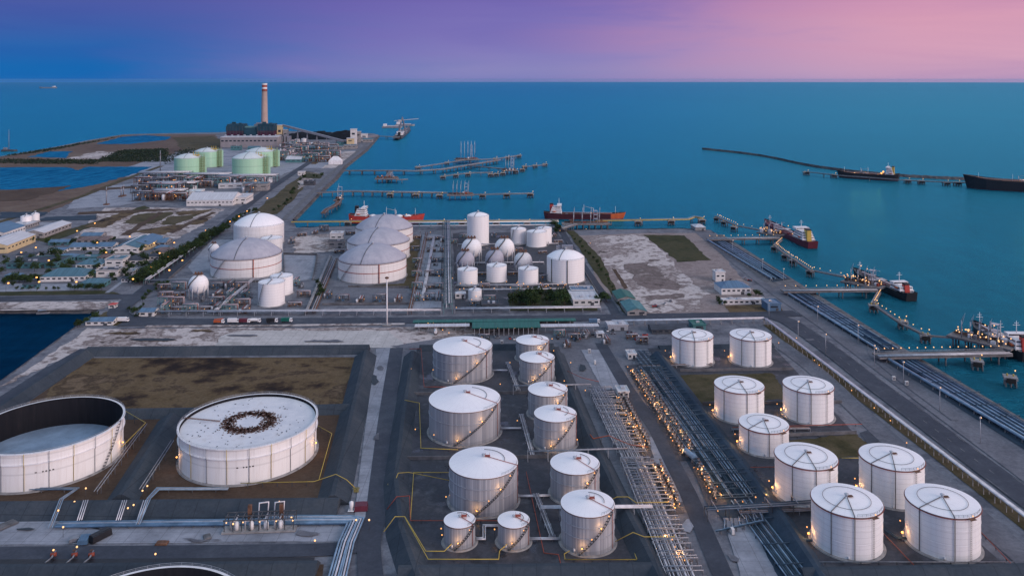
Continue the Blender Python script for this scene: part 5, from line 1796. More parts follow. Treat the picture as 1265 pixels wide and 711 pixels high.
UN = [make_unit(k) for k in (21, 22, 23, 24)]
zones_ = [('the gas plant yard', [(x, y) for y in (214, 230.5, 238.5, 247) for x in range(176, 330, 11) if not (228 < x < 306 and y > 236) and y > 216 and x < 330 - (y - 228) * 1.6], 2.4),
          ('the works beyond the gas tanks', [(x, y) for y in (183, 188.5, 194, 199) for x in range(350, 420, 12) if x < 440 - (y - 183) * 2.2], 2.8),
          ('the corner yard by the lone sphere', [(x, y) for y in (357, 367, 377, 385) for x in range(204, 312, 16) if not (226 < x < 264 and y < 380)], 1.0),
          ('the yard beside the tall teal rack', [(x, y) for y in (296, 310, 324, 340, 356, 370) for x in (514, 531, 543)], .8),
          ('the gas yard', [(572, 294), (610, 292), (624, 297), (640, 312), (668, 314), (690, 300), (600, 356), (640, 359), (668, 358), (586, 377), (606, 371), (712, 360), (572, 345), (596, 340), (632, 340), (672, 345), (684, 292), (560, 300), (548, 299)], .8),
          ('the plot between the domed tanks', [(372, 292), (388, 289), (400, 286), (362, 300), (420, 312), (432, 290), (366, 352), (374, 366), (366, 378), (404, 368), (424, 372), (446, 374), (470, 372), (492, 372)], .9),
          ('the yard behind the loading shed', [(598, 419), (690, 416), (706, 420), (726, 414), (748, 424), (780, 418), (792, 424), (700, 428)], .7)]
for zn, pts, sc in zones_:
    for i, (x, y) in enumerate(pts):
        p = G(x + rnd.uniform(-2, 2), y + rnd.uniform(-1, 1))
        UN[rnd.randrange(4)].at((p.x, p.y, .45), GR + rnd.choice((0, 0, PI / 2)), 'small process skid of ' + zn + ', %s of them' % nth(i), 'process skids of ' + zn, Vector((sc, sc, sc * rnd.uniform(.7, 1.1))))
# low compound walls of the middle plots
for i, (pts, lb) in enumerate((([(182, 352), (348, 348)], 'behind the lone sphere'), ([(350, 314), (392, 315)], 'behind the plot of the domed tanks'), ([(350, 314), (352, 350)], 'beside the broad grey domed tank'), ([(392, 315), (386, 346)], 'along the brown pipeway'), ([(430, 355), (505, 356)], 'before the front domed tank'), ([(398, 377), (505, 376)], 'along the avenue before the domed tanks'), ([(208, 346), (236, 322)], 'along the pale yard by the tree row'), ([(562, 340), (672, 339)], 'between the short tanks and the spheres'), ([(700, 300), (738, 362)], 'beside the pier road'))):
    P0, P1 = G(*pts[0]), G(*pts[1])
    m = MB()
    m.beam(P0 + UP * 1.1, P1 + UP * 1.1, .6, 2.0)
    tag(m.build('compound_wall', M['conc_dark']), 'low dark compound wall ' + lb, 'wall')
# ---------------------------------------------------------------- piers, dolphins, breakwater
def trestle(label, pts, width, z, mat='deck', step=16, lamps=0, pipes=2, cat='pier', name='pier', group=None, pmat='conc_dark', lampmat='lamp_white', pile=.55):
    P_ = [G(x, y, z) for x, y in pts]
    o_ = Vector((P_[0].x, P_[0].y, 0))
    root = thing(name, label, cat, o_, 0, group)
    P_ = [p - o_ for p in P_]
    flat = [Vector((p.x, p.y, 0)) for p in P_]
    m_ = MB()
    a, b = offs(flat, width / 2), offs(flat, -width / 2)
    ring = [(v.x, v.y) for v in a] + [(v.x, v.y) for v in b[::-1]]
    m_.prism([(x, y, 0) for x, y in ring], z - 1.1, z)
    m_.build('deck', M[mat], root)
    for i in range(pipes):
        d = -width / 2 + .7 + i * .9
        m_ = MB()
        m_.tube([(v.x, v.y, z + .7) for v in offs(flat, d)], .35, 5)
        m_.build('pipe', M['pipe_white' if i % 2 else 'pipe_grey'], root)
    if width > 2:
        m_ = MB()
        for s_ in (1, -1):
            m_.tube([(v.x, v.y, z + 1.1) for v in offs(flat, s_ * (width / 2 - .15))], .08, 4)
            m_.tube([(v.x, v.y, z + .55) for v in offs(flat, s_ * (width / 2 - .15))], .06, 4)
        m_.build('railing', M['white_steel'], root)
    proto = None
    lp = None
    nl = 0
    for p, q in zip(flat, flat[1:]):
        L = (q - p).length
        rz = math.atan2((q - p).y, (q - p).x)
        k = max(1, int(L / step)) if step else 0
        for i in range(k):
            c = p.lerp(q, (i + .5) / k)
            if proto is None:
                m_ = MB()
                for s_ in ((-1, 1) if width > 2.5 else (0,)):
                    m_.tube([(0, s_ * width * .38, SEA - 6), (0, s_ * width * .38, z - 1.4)], pile, 7)
                m_.box((0, 0, z - 1.5), (1.4, width * .96, .8))
                proto = m_.build('pile_bent', M[pmat], root, (c.x, c.y, 0))
                proto.rotation_euler = (0, 0, rz)
            else:
                dup_part(proto, root, (c.x, c.y, 0), rz)
        if lamps:
            k = max(1, int(L / lamps))
            for i in range(k):
                c = p.lerp(q, (i + .5) / k)
                s_ = Vector((-math.sin(rz), math.cos(rz), 0)) * (width / 2 - .2)
                if lp is None:
                    m_ = MB()
                    m_.ball((0, 0, z + 3.0), .42, 8)
                    m_.tube([(0, 0, z), (0, 0, z + 3)], .07, 4, 1)
                    lp = m_.build('lamp', [M[lampmat], M['steel_dark']], root, (c.x + s_.x, c.y + s_.y, 0))
                else:
                    dup_part(lp, root, (c.x + s_.x, c.y + s_.y, 0))
    return root


def make_dolphin():
    root = thing('mooring_dolphin', '', 'dolphin')
    m_ = MB(); m_.box((0, 0, 2.6), (9, 8, 1.8)); m_.build('cap', M['conc'], root)
    m_ = MB()
    for sx in (-3.2, 0, 3.2):
        for sy in (-2.8, 2.8):
            m_.tube([(sx * 1.1, sy * 1.1, SEA - 6), (sx, sy, 1.8)], .6, 7)
    m_.build('pile', M['conc_dark'], root)
    for sx in (-2, 2):
        m_ = MB(); m_.lathe([(.5, 3.5), (.4, 4.4), (.75, 4.5), (.6, 5), (.01, 5.1)], 10, (sx, 0, 0)); m_.build('bollard', M['yellow'], root)
    m_ = MB(); m_.box((0, -4.2, 1.4), (6, .6, 3.2)); m_.build('fender', M['rubber'], root)
    m_ = MB(); m_.tube([(3.6, 3, 3.4), (3.6, 3, 6.4)], .09, 5); m_.build('lamp_pole', M['steel_dark'], root)
    m_ = MB(); m_.ball((3.6, 3, 6.6), .5, 8); m_.build('lamp', M['lamp_white'], root)
    return root


DOLPHIN = Stamp(make_dolphin)


def dolphins(pts, label, group, rz=0.0, sc=1.0):
    for i, (x, y) in enumerate(pts):
        p = G(x, y, 2)
        DOLPHIN.at((p.x, p.y, 0), rz, label % nth(i), group, (sc, sc, 1))


def platform(label, p, w, l, z, rz, arms=4, armh=14, lamps=6, clutter=8, seed=1, name='loading_platform', lampmat='lamp_white'):
    c = G(p[0], p[1], z)
    root = thing(name, label, 'loading platform', (c.x, c.y, 0), rz)
    r_ = random.Random(seed)
    m_ = MB(); m_.box((0, 0, z - .7), (w, l, 1.4)); m_.build('deck', M['deck'], root)
    pr = None
    for i in range(max(2, int(w / 8))):
        x = -w / 2 + (i + .5) * w / max(2, int(w / 8))
        if pr is None:
            m_ = MB()
            for s_ in (-.4, 0, .4):
                m_.tube([(0, s_ * l, SEA - 6), (0, s_ * l, z - 1.5)], .6, 7)
            m_.box((0, 0, z - 1.7), (1.4, l * .95, .8))
            pr = m_.build('pile_bent', M['conc_dark'], root, (x, 0, 0))
        else:
            dup_part(pr, root, (x, 0, 0))
    for i in range(arms):
        x = (i + .5) / arms * w * .7 - w * .35
        m_ = MB()
        m_.tube([(x, -l * .25, z), (x, -l * .25, z + armh * .72)], .42, 6)
        m_.tube([(x, -l * .25, z + armh * .72), (x + 1.5, -l * .05, z + armh), (x + .4, -l * .45, z + armh * .35)], .3, 6)
        m_.build('loading_arm', M['white_steel'], root)
    for i in range(clutter):
        x, y = r_.uniform(-.42, .42) * w, r_.uniform(-.1, .42) * l
        m_ = MB()
        hh = r_.uniform(1.5, 4.5)
        m_.box((x, y, z + hh / 2), (r_.uniform(1.5, 4.5), r_.uniform(1.5, 4), hh))
        m_.build('equipment', M[r_.choice(['rust', 'pipe_grey', 'white', 'steel_dark', 'red_pipe'])], root)
    m_ = MB()
    for i in range(5):
        m_.tube([(-w * .45, l * (.05 + .07 * i), z + 1 + .2 * i), (w * .45, l * (.05 + .07 * i), z + 1 + .2 * i)], .25, 5)
    m_.build('manifold', M['rust'], root)
    if clutter > 5:
        m_ = MB()
        for sx in (-1, 1):
            for sy in (-1, 1):
                m_.beam((w * .2 + sx * 2.4, l * .2 + sy * 2.4, z), (w * .2 + sx * 2.4, l * .2 + sy * 2.4, z + armh * .75), .35, .35)
        for k in range(3):
            m_.box((w * .2, l * .2, z + armh * .25 * (k + 1)), (5.4, 5.4, .25))
        m_.build('gangway_tower', M['white_steel'], root)
    for i in range(lamps):
        m_ = MB(); m_.ball((r_.uniform(-.45, .45) * w, r_.uniform(-.45, .45) * l, z + r_.uniform(2.5, 6)), .5, 8)
        m_.build('lamp', M[lampmat], root)
    return root


# far jetties on the left
trestle('long pier bending away from the shore to the twin berths', [(424, 210.5), (486, 210.5), (512, 211), (545, 209), (580, 203.5), (616, 197.5)], 13, 5, 'deck', 26, 0, 4, pile=1.0)
trestle('upper walkway running to the tanker berth beyond the long pier', [(513, 207), (552, 201), (570, 198), (612, 196.2), (644, 191.5)], 5, 5, 'deck', 40, 0, 1, 'walkway', 'walkway')
trestle('branch walkway between the long pier and the berth with four arms', [(575, 204), (622, 208.5)], 5, 5, 'deck', 26, 0, 2, 'walkway', 'walkway')
trestle('walkway with dolphins before the long pier', [(546, 217.5), (580, 213.5), (608, 213)], 3, 4, 'deck', 50, 0, 0, 'walkway', 'walkway')
trestle('walkway reaching out past the berth with four arms', [(645, 206), (674, 203.5)], 3, 4, 'deck', 50, 0, 0, 'walkway', 'walkway')
platform('berth platform crowded with red steelwork beyond the long pier', (577, 196.5), 60, 34, 6, .25, 5, 44, 0, 14, 3)
platform('berth platform with four tall arms at the end of the branch walkway', (629, 210), 34, 20, 5, .2, 4, 32, 0, 7, 4)
platform('small brown platform before the long pier', (478, 220), 46, 26, 5, .1, 0, 12, 2, 12, 5)
trestle('short link between the long pier and the small brown platform', [(483, 211.5), (478, 219)], 8, 5, 'deck', 26, 0, 1, 'walkway', 'walkway')
trestle('thin walkway leading off the small brown platform', [(489, 222), (504, 221.5)], 3, 4, 'deck', 26, 0, 0, 'walkway', 'walkway')
dg = 'dolphins of the far berths'
dolphins([(606, 215.5), (613, 215), (621, 214), (637, 211.5), (645, 209.5)], 'concrete dolphin at the berth with four arms, %s from the shore side', dg, .2, 1.3)
dolphins([(547, 218.5), (563, 216.5), (578, 215)], 'concrete dolphin on the walkway before the long pier, %s from its outer end', dg, .2, 1.3)
dolphins([(648, 205.5), (661, 204.5), (673, 203)], 'concrete dolphin past the berth with four arms, %s along its walkway', dg, .2, 1.3)
dolphins([(516, 206.5), (552, 201), (612, 196), (627, 194.5), (641, 192.5)], 'concrete dolphin on the upper walkway, %s from the shore', dg, .2, 1.3)
trestle('straight pier standing in front of the long bent pier', [(391, 237.5), (430, 236), (552, 238)], 9, 5, 'deck', 17, 0, 3, pile=.8)
trestle('walkway at the outer end of the straight pier', [(586, 240), (658, 238.8)], 3, 5, 'deck', 60, 0, 0, 'walkway', 'walkway')
platform('platform with tall arms at the end of the straight pier', (569, 240), 46, 20, 5, .05, 5, 24, 0, 9, 6)
dolphins([(482, 240), (514, 240.5), (543, 241.5), (596, 241.5), (626, 240.5), (655, 240)], 'concrete dolphin along the straight pier, %s from the shore', dg, .05, 1.35)
trestle('curved brown mooring walkway before the red ship', [(399, 263), (404, 258), (411, 255), (417, 251), (419, 246)], 7, 5, 'rust', 18, 0, 1, 'walkway', 'walkway')
platform('pointed brown platform at the head of the curved walkway', (418, 246), 12, 24, 5, 0, 1, 26, 2, 7, 8)
trestle('low walkway with a yellow pipe behind the tank yard', [(360, 273.5), (440, 273), (560, 272.5), (690, 272)], 3.2, 4, 'yellow', 34, 0, 1, 'walkway', 'walkway')
trestle('low walkway with a yellow pipe past the orange bowed ship', [(736, 272), (850, 270.5), (858, 267.5), (868, 269)], 3.2, 4, 'yellow', 34, 0, 1, 'walkway', 'walkway')
dolphins([(430, 275), (545, 275.5), (571, 275.5), (613, 275.5), (651, 275.5)], 'concrete dolphin under the yellow pipe walkway, %s from the red ship', 'dolphins of the shore walkway', 0, 1.1)
dolphins([(788, 274), (829, 273), (867, 272)], 'concrete dolphin past the orange bowed ship, %s from its bow', 'dolphins of the shore walkway', 0, 1.1)
platform('loading platform alongside the orange bowed ship', (724, 275.5), 66, 16, 4.5, 0, 4, 22, 0, 9, 9)
trestle('sloping access bridge from the pier road to the loading platform', [(692, 282), (710, 276.5)], 9, 5, 'deck', 18, 0, 2, 'bridge', 'access_bridge')
# far coal jetty
trestle('short pier of the distant coal jetty', [(468, 168), (488, 169)], 12, 6, 'deck', 40, 0, 0, pile=1)
trestle('coal jetty deck with the distant bulk ship', [(489, 170), (497, 160)], 22, 6, 'conc_dark', 60, 0, 0, pile=1.2)
p = G(497, 165, 6)
t = thing('ship_unloader', 'distant unloading crane over the coal jetty', 'crane', (p.x, p.y, 6), .4)
for k in (-14, 14):
    m = MB(); m.beam((k, -8, 0), (0, 0, 60), 2.6, 2.6); m.beam((k, 8, 0), (0, 0, 60), 2.6, 2.6); m.build('leg', M['pipe_grey'], t)
m = MB(); m.beam((-30, 0, 46), (60, 0, 52), 2.4, 2.4); m.build('boom', M['pipe_grey'], t)
m = MB(); m.box((-10, 0, 46), (12, 8, 7)); m.build('machine_house', M['pipe_grey'], t)
# lit piers on the right
lp = 'lit piers of the quay'
trestle('lit pier leading to the red hulled tanker', [(874, 295), (962, 293.5)], 10, 4, 'deck', 18, 9, 4, group=lp)
trestle('lit pier in the middle, leading to the black hulled tanker', [(966, 358.5), (1082, 357.5)], 10, 4, 'deck', 18, 9, 4, group=lp)
trestle('wide lit pier with red pipework, leading to the bright platform', [(1082, 438.5), (1245, 435)], 11, 4, 'deck', 18, 6, 5, group=lp)
platform('loading platform full of lamps beside the red hulled tanker', (952, 288), 32, 15, 5, -.85, 3, 16, 22, 9, 11)
platform('loading platform full of lamps beside the black hulled tanker', (1066, 350), 38, 14, 5, -.8, 4, 18, 26, 10, 12)
platform('loading platform full of lamps at the end of the wide pier', (1212, 420), 44, 14, 5, -.85, 5, 18, 34, 10, 13)
lw = 'lit mooring walkways'
trestle('lit walkway on dolphins beyond the red hulled tanker', [(884, 267), (909, 278)], 3.4, 4, 'deck', 0, 7, 1, 'walkway', 'walkway', lw)
trestle('lit walkway linking the far dolphins to the tanker platform', [(913, 279), (944, 285)], 2.2, 4, 'deck', 0, 12, 0, 'walkway', 'walkway', lw)
trestle('lit curving walkway on dolphins at the stern of the red hulled tanker', [(965, 296), (957, 303), (972, 315), (985, 323), (1003, 335)], 3.2, 4, 'deck', 0, 5.5, 1, 'walkway', 'walkway', lw)
trestle('thin lit walkway toward the platform of the black hulled tanker', [(1006, 334), (1045, 342)], 2.2, 4, 'deck', 0, 11, 0, 'walkway', 'walkway', lw)
trestle('lit walkway stepping down from the black hulled tanker to its dolphin', [(1086, 361), (1078, 375)], 3.2, 4, 'deck', 0, 4.5, 1, 'walkway', 'walkway', lw)
trestle('lit string of walkway between the three dolphins before the wide pier', [(1081, 377), (1112, 398), (1142, 413)], 2.4, 4, 'deck', 0, 8, 0, 'walkway', 'walkway', lw)
trestle('dark thin walkway from the dolphins to the bright platform', [(1147, 413.5), (1190, 417)], 1.8, 4, 'deck', 0, 0, 0, 'walkway', 'walkway', lw)
dq = 'dolphins of the quay piers'
dolphins([(886, 270), (895, 274.5), (907, 281)], 'lit dolphin beyond the red hulled tanker, %s from the open sea', dq, -.7, .95)
dolphins([(957, 306), (970, 316), (980, 322.5), (1001, 335.5)], 'lit dolphin of the curving walkway, %s from the red hulled tanker', dq, -.7, .85)
dolphins([(1079, 378), (1115, 398), (1143, 415)], 'lit dolphin between the black hulled tanker and the wide pier, %s along the string', dq, -.3, .9)
dolphins([(1207, 447), (1248, 467)], 'bare dolphin in front of the wide pier, %s from the quay', dq, -.4, .9)

# breakwater and its berth line
P_ = [G(x, y, SEA) for x, y in smooth([(868, 184.5), (940, 193), (1010, 207), (1100, 217), (1200, 222.5), (1290, 226)], 5)]
m = MB()
rows = []
for i in range(len(P_) - 1):
    for j in range(6):
        p = P_[i].lerp(P_[i + 1], j / 6)
        rows.append([(p.x + rnd.uniform(-1, 1), p.y + dy + rnd.uniform(-1.5, 1.5), SEA + z + (rnd.uniform(-.6, .6) if z > 0 else 0)) for dy, z in ((-11, -1), (-7, 2.6), (-2.6, 5), (2.6, 5), (7, 2.6), (11, -1))])
m.add([v for r_ in rows for v in r_], [(i * 6 + j, (i + 1) * 6 + j, (i + 1) * 6 + j + 1, i * 6 + j + 1) for i in range(len(rows) - 1) for j in range(5)])
tag(m.build('breakwater', M['rock']), 'long dark rock breakwater curving across the open water', 'breakwater')
trestle('low mooring line along the two moored tankers, inside the breakwater', [(996, 212), (1040, 217), (1110, 222), (1160, 224.5), (1196, 225.5)], 4, 4, 'conc_dark', 60, 0, 0, 'walkway', 'walkway')
dolphins([(996, 213), (1030, 216.5), (1121, 223), (1138, 224), (1169, 226), (1183, 226)], 'dark dolphin along the breakwater berth, %s from its open end', 'dolphins of the breakwater', -.1, 1.5)


# ---------------------------------------------------------------- ships
def ship(label, stern, bow, beam, free, hull, super_tiers, funnel='yellow', boot='maroon', superw=.16, deckmat='rust', gas=0, masts=2, lamps=0, house_mat='white', bowmat=None, lifeboat=True, cargo='pipes', name='tanker_ship', seed=1, lampr=.55):
    S_, B_ = G(stern[0], stern[1], SEA), G(bow[0], bow[1], SEA)
    d = B_ - S_
    L = d.length
    root = thing(name, label, 'ship', (S_.x, S_.y, SEA), math.atan2(d.y, d.x))
    r_ = random.Random(seed)
    st = [(0, .70, .9), (.04, .88, .55), (.12, 1, .15), (.3, 1, 0), (.7, 1, .0), (.84, .92, .25), (.93, .6, .7), (.98, .22, 1.05), (1.0, .03, 1.2)]
    hb = beam / 2

    def loft(levels, name_, mat_):
        m_ = MB()
        rows_ = []
        for t, wd, sh in st:
            row_ = []
            for z, k, ov in levels:
                x = t * L + (ov * .03 * L if t > .95 else (-ov * .012 * L if t < .02 else 0))
                zz = z + (sh * free * .35 if z >= free * .99 else 0)
                row_.append((x, hb * wd * k, zz))
            rows_.append(row_)
        n_ = len(levels)
        for sgn in (1, -1):
            vs_ = [(x, y * sgn, z) for r0 in rows_ for x, y, z in r0]
            fs_ = [(i * n_ + j, (i + 1) * n_ + j, (i + 1) * n_ + j + 1, i * n_ + j + 1) for i in range(len(rows_) - 1) for j in range(n_ - 1)]
            m_.add(vs_, [f[::-1] if sgn > 0 else f for f in fs_], 0, False)
        v0 = [(x, y, z) for x, y, z in rows_[0]] + [(x, -y, z) for x, y, z in rows_[0][::-1]]
        m_.add(v0, [tuple(range(len(v0)))])
        return m_.build(name_, M[mat_], root), rows_

    _, rows_ = loft([(1.0, .99, 0), (free * .5, 1.0, .3), (free, 1.0, 1), (free + 1.0, 1.0, 1.1)], 'hull', hull)
    loft([(-3, .9, -.6), (.98, .99, 0)], 'boot_top', boot)
    m_ = MB()
    top = [(r0[2][0], r0[2][1], r0[2][2]) for r0 in rows_]
    k = len(top)
    m_.add([(x, y - .1 if y > .2 else y, z - .2) for x, y, z in top] + [(x, -(y - .1 if y > .2 else y), z - .2) for x, y, z in top], [(i, k + i, k + i + 1, i + 1) for i in range(k - 1)])
    m_.build('deck', M[deckmat], root)
    # superstructure at the stern
    sx = L * .07
    sl2 = L * superw
    z = free
    for i in range(super_tiers):
        f = 1 - .09 * i
        hh = 2.8
        wd = beam * (.92 - .07 * i)
        m_ = MB()
        m_.box((sx + sl2 / 2 + i * .25, 0, z + hh / 2), (sl2 * f, wd, hh))
        hs = m_.build('deckhouse', M[house_mat], root)
        m_ = MB()
        m_.box((sx + sl2 / 2 + i * .25, 0, z + hh * .6), (sl2 * f + .1, wd * .92, .8))
        m_.box((sx + sl2 / 2 + i * .25, 0, z + hh * .6), (sl2 * f * .9, wd + .1, .8))
        m_.build('window_band', M['glass'], hs)
        z += hh
    m_ = MB()
    m_.box((sx + sl2 * .78, 0, z + 1.4), (sl2 * .38, beam * .98, 2.6))
    hs = m_.build('bridge', M[house_mat], root)
    m_ = MB()
    m_.box((sx + sl2 * .78, 0, z + 1.8), (sl2 * .38 + .15, beam * .9, 1.0))
    m_.build('window_band', M['glass'], hs)
    m_ = MB()
    m_.box((sx + sl2 * .12, 0, free + super_tiers * 1.5), (sl2 * .34, beam * .34, super_tiers * 3.0 + 4), 0, 0, .85)
    fu = m_.build('funnel', M[funnel], root)
    m_ = MB()
    m_.box((sx + sl2 * .12, 0, free + super_tiers * 3.0 + 2.4), (sl2 * .30, beam * .30, 1.4))
    m_.build('funnel_cap', M['black'], fu)
    for i in range(masts):
        x = (sx + sl2 * .75, L * .90, L * .5, L * .62)[i]
        z0 = (z + 2.6, free + 1, free, free)[i]
        m_ = MB()
        hh = (9, 11, 14, 12)[i]
        m_.tube([(x, 0, z0), (x, 0, z0 + hh)], .35, 6, r2=.15)
        m_.beam((x, -2.6, z0 + hh * .65), (x, 2.6, z0 + hh * .65), .25, .25)
        m_.beam((x, -1.6, z0 + hh * .82), (x, 1.6, z0 + hh * .82), .2, .2)
        m_.build('mast', M['white'], root)
    if lifeboat:
        for s_ in (-1, 1):
            m_ = MB(); m_.ball((0, 0, 0), 1.2, 10, sz=.8)
            o_ = m_.build('lifeboat', M['orange'], root, (sx + sl2 * .35, s_ * beam * .47, free + 4.2))
            o_.scale = (2.6, 1, 1)
    x0, x1 = sx + sl2 * 1.12, L * .86
    if gas:
        for i in range(gas):
            x = x0 + (x1 - x0) * (i + .5) / gas
            m_ = MB(); m_.lathe([(.01, 0), (beam * .3, 0), (beam * .3, 1.2), (beam * .18, 2.6), (.01, 3.2)], 16, (x, 0, free)); m_.build('tank_dome', M[house_mat], root)
    for i in range(4):
        m_ = MB(); y = (i - 1.5) * .8
        m_.tube([(x0, y, free + 1.2), (x1, y, free + 1.2 + free * .05)], .28, 5); m_.build('deck_pipe', M['pipe_grey' if i % 2 else 'red_pipe'], root)
    for i in range(7):
        x = x0 + (x1 - x0) * (i + .5) / 7
        m_ = MB(); m_.box((x, (beam * .26) * (1 if i % 2 else -1), free + .7), (3.2, 2.6, 1.4)); m_.build('hatch', M[r_.choice(['pipe_grey', 'maroon', 'steel_dark'])], root)
    xm = (x0 + x1) / 2
    m_ = MB()
    for i in range(5):
        m_.tube([(xm - 4 + i * 2, -beam * .46, free + 1.6), (xm - 4 + i * 2, beam * .46, free + 1.6)], .3, 5)
    m_.build('manifold', M['white_steel'], root)
    m_ = MB(); m_.tube([(xm + 8, 0, free), (xm + 8, 0, free + 9)], .6, 6); m_.tube([(xm + 8, 0, free + 8.6), (xm - 6, 2, free + 11)], .3, 5); m_.build('hose_crane', M['white_steel'], root)
    m_ = MB(); m_.beam((x0, 0, free + 2.4), (x1, 0, free + 2.6), 1.6, .2)
    m_.build('catwalk', M['white_steel'], root)
    m_ = MB(); m_.box((L * .93, 0, free * 1.22 + .8), (3, 3.6, 1.4)); m_.build('windlass', M['steel_dark'], root)
    if bowmat:
        m_ = MB()
        for sgn in (1, -1):
            q = [(r0[j][0], r0[j][1] * sgn * 1.012 + .05 * sgn, r0[j][2]) for r0 in rows_[5:] for j in (0, 1, 2, 3)]
            m_.add(q, [((i * 4 + j), (i + 1) * 4 + j, (i + 1) * 4 + j + 1, i * 4 + j + 1)[::(-1 if sgn > 0 else 1)] for i in range(3) for j in range(3)])
        m_.build('bow_paint', M[bowmat], root)
    for i in range(lamps):
        bulb(root, (r_.uniform(.08, .9) * L, r_.uniform(-.3, .3) * beam, free + r_.uniform(2.5, 9)), lampr, 'lamp_white' if lampr < 1 else 'lamp_street')
        if lampr > 1:
            glow(root, (L * (.35 + .2 * i), -beam * .75, free + 4), 4500, (1, .45, .15))
    return root


ship('red ship with a white deckhouse moored behind the domed tanks', (433, 275), (522, 275.5), 18, 9, 'red', 4, 'black', 'maroon', .16, 'rust', 5, 4, 2, seed=2)
ship('dark red ship with a vivid orange bow, moored behind the gas yard', (673, 269), (770, 270.5), 16, 6.5, 'maroon_dark', 4, 'red', 'maroon', .15, 'rust', 0, 3, 1, bowmat='orange', seed=3)
ship('red hulled tanker with white stern house and a yellow funnel', (1004, 307), (946, 279), 17, 6, 'maroon', 4, 'yellow', 'maroon', .20, 'maroon', 0, 2, 3, seed=4)
ship('black hulled tanker with a small white stern house, at the middle pier', (1126, 372), (1056, 341), 15, 5.5, 'black', 2, 'red', 'black', .17, 'steel_dark', 0, 2, 2, seed=5)
ship('black hulled tanker beside the bright platform, stern cut by the picture edge', (1272, 447), (1204, 408), 15, 5, 'black', 3, 'red', 'black', .2, 'steel_dark', 0, 3, 3, seed=6)
ship('black tanker with a white stern house and two orange deck lights, by the breakwater', (1110, 223), (1036, 218.5), 26, 10, 'black', 5, 'yellow', 'maroon', .13, 'rust', 0, 4, 3, seed=7, lampr=1.8)
ship('largest black tanker by the breakwater, its stern outside the picture', (1350, 240), (1194, 231.5), 40, 17, 'black', 5, 'white', 'maroon', .12, 'rust', 0, 4, 2, seed=8, lampr=1.8)
ship('faint cargo ship far out on the horizon', (70, 109.2), (49, 109.2), 45, 25, 'pipe_grey', 9, 'white', 'maroon', .2, 'pipe_grey', 0, 2, 0, seed=9, name='cargo_ship')
ship('bulk ship lying at the distant coal jetty', (492, 171.5), (505, 160), 26, 8, 'steel_dark', 3, 'black', 'maroon', .14, 'steel_dark', 0, 3, 0, seed=10, name='cargo_ship')
# loaders on the right end of the jetty
for i, (x, y, lb) in enumerate(((484, 158, 'distant pale barge beyond the coal jetty, on the shore side'), (500, 155.5, 'distant pale barge beyond the coal jetty, on the sea side'))):
    p = G(x, y, SEA)
    t = thing('barge', lb, 'barge', (p.x, p.y, SEA), 0)
    m = MB(); m.prism([(-40, -9, 0), (34, -9, 0), (44, 0, 0), (34, 9, 0), (-40, 9, 0)], -1, 7); m.build('hull', M['pipe_grey'], t)
    m = MB(); m.box((-28, 0, 12), (14, 14, 10)); m.build('deckhouse', M['white'], t)
    m = MB(); m.box((4, 0, 8.4), (44, 13, 3)); m.build('cargo', M['roof_pale'], t)
# small boat in the basin
p = G(54, 387, SEA)
t = thing('small_boat', 'small open boat with a grey canopy drifting in the dock basin', 'boat', (p.x, p.y, SEA), .25)
m = MB(); m.prism([(-5.5, -1.5, 0), (3.5, -1.6, 0), (6.5, 0, 0), (3.5, 1.6, 0), (-5.5, 1.5, 0)], -.3, 1.1); m.build('hull', M['pipe_grey'], t)
m = MB(); m.box((-1, 0, 3), (7, 2.8, .2)); m.build('canopy', M['pipe_blue'], t)
for sx in (-4.2, 2.2):
    for sy in (-1.2, 1.2):
        m = MB(); m.beam((sx, sy, 1), (sx, sy, 3), .12, .12); m.build('post', M['white_steel'], t)
p = G(11, 187, SEA)
t = thing('sailing_vessel', 'faint vessel with a tall mast standing off the spit', 'boat', (p.x, p.y, SEA), 0)
m = MB(); m.prism([(-20, -4, 0), (16, -4, 0), (24, 0, 0), (16, 4, 0), (-20, 4, 0)], -.5, 5); m.build('hull', M['steel_dark'], t)
m = MB(); m.tube([(0, 0, 5), (0, 0, 62)], 1.1, 6, r2=.5); m.build('mast', M['pipe_grey'], t)
m = MB(); m.box((-10, 0, 8), (9, 6, 6)); m.build('deckhouse', M['pipe_grey'], t)
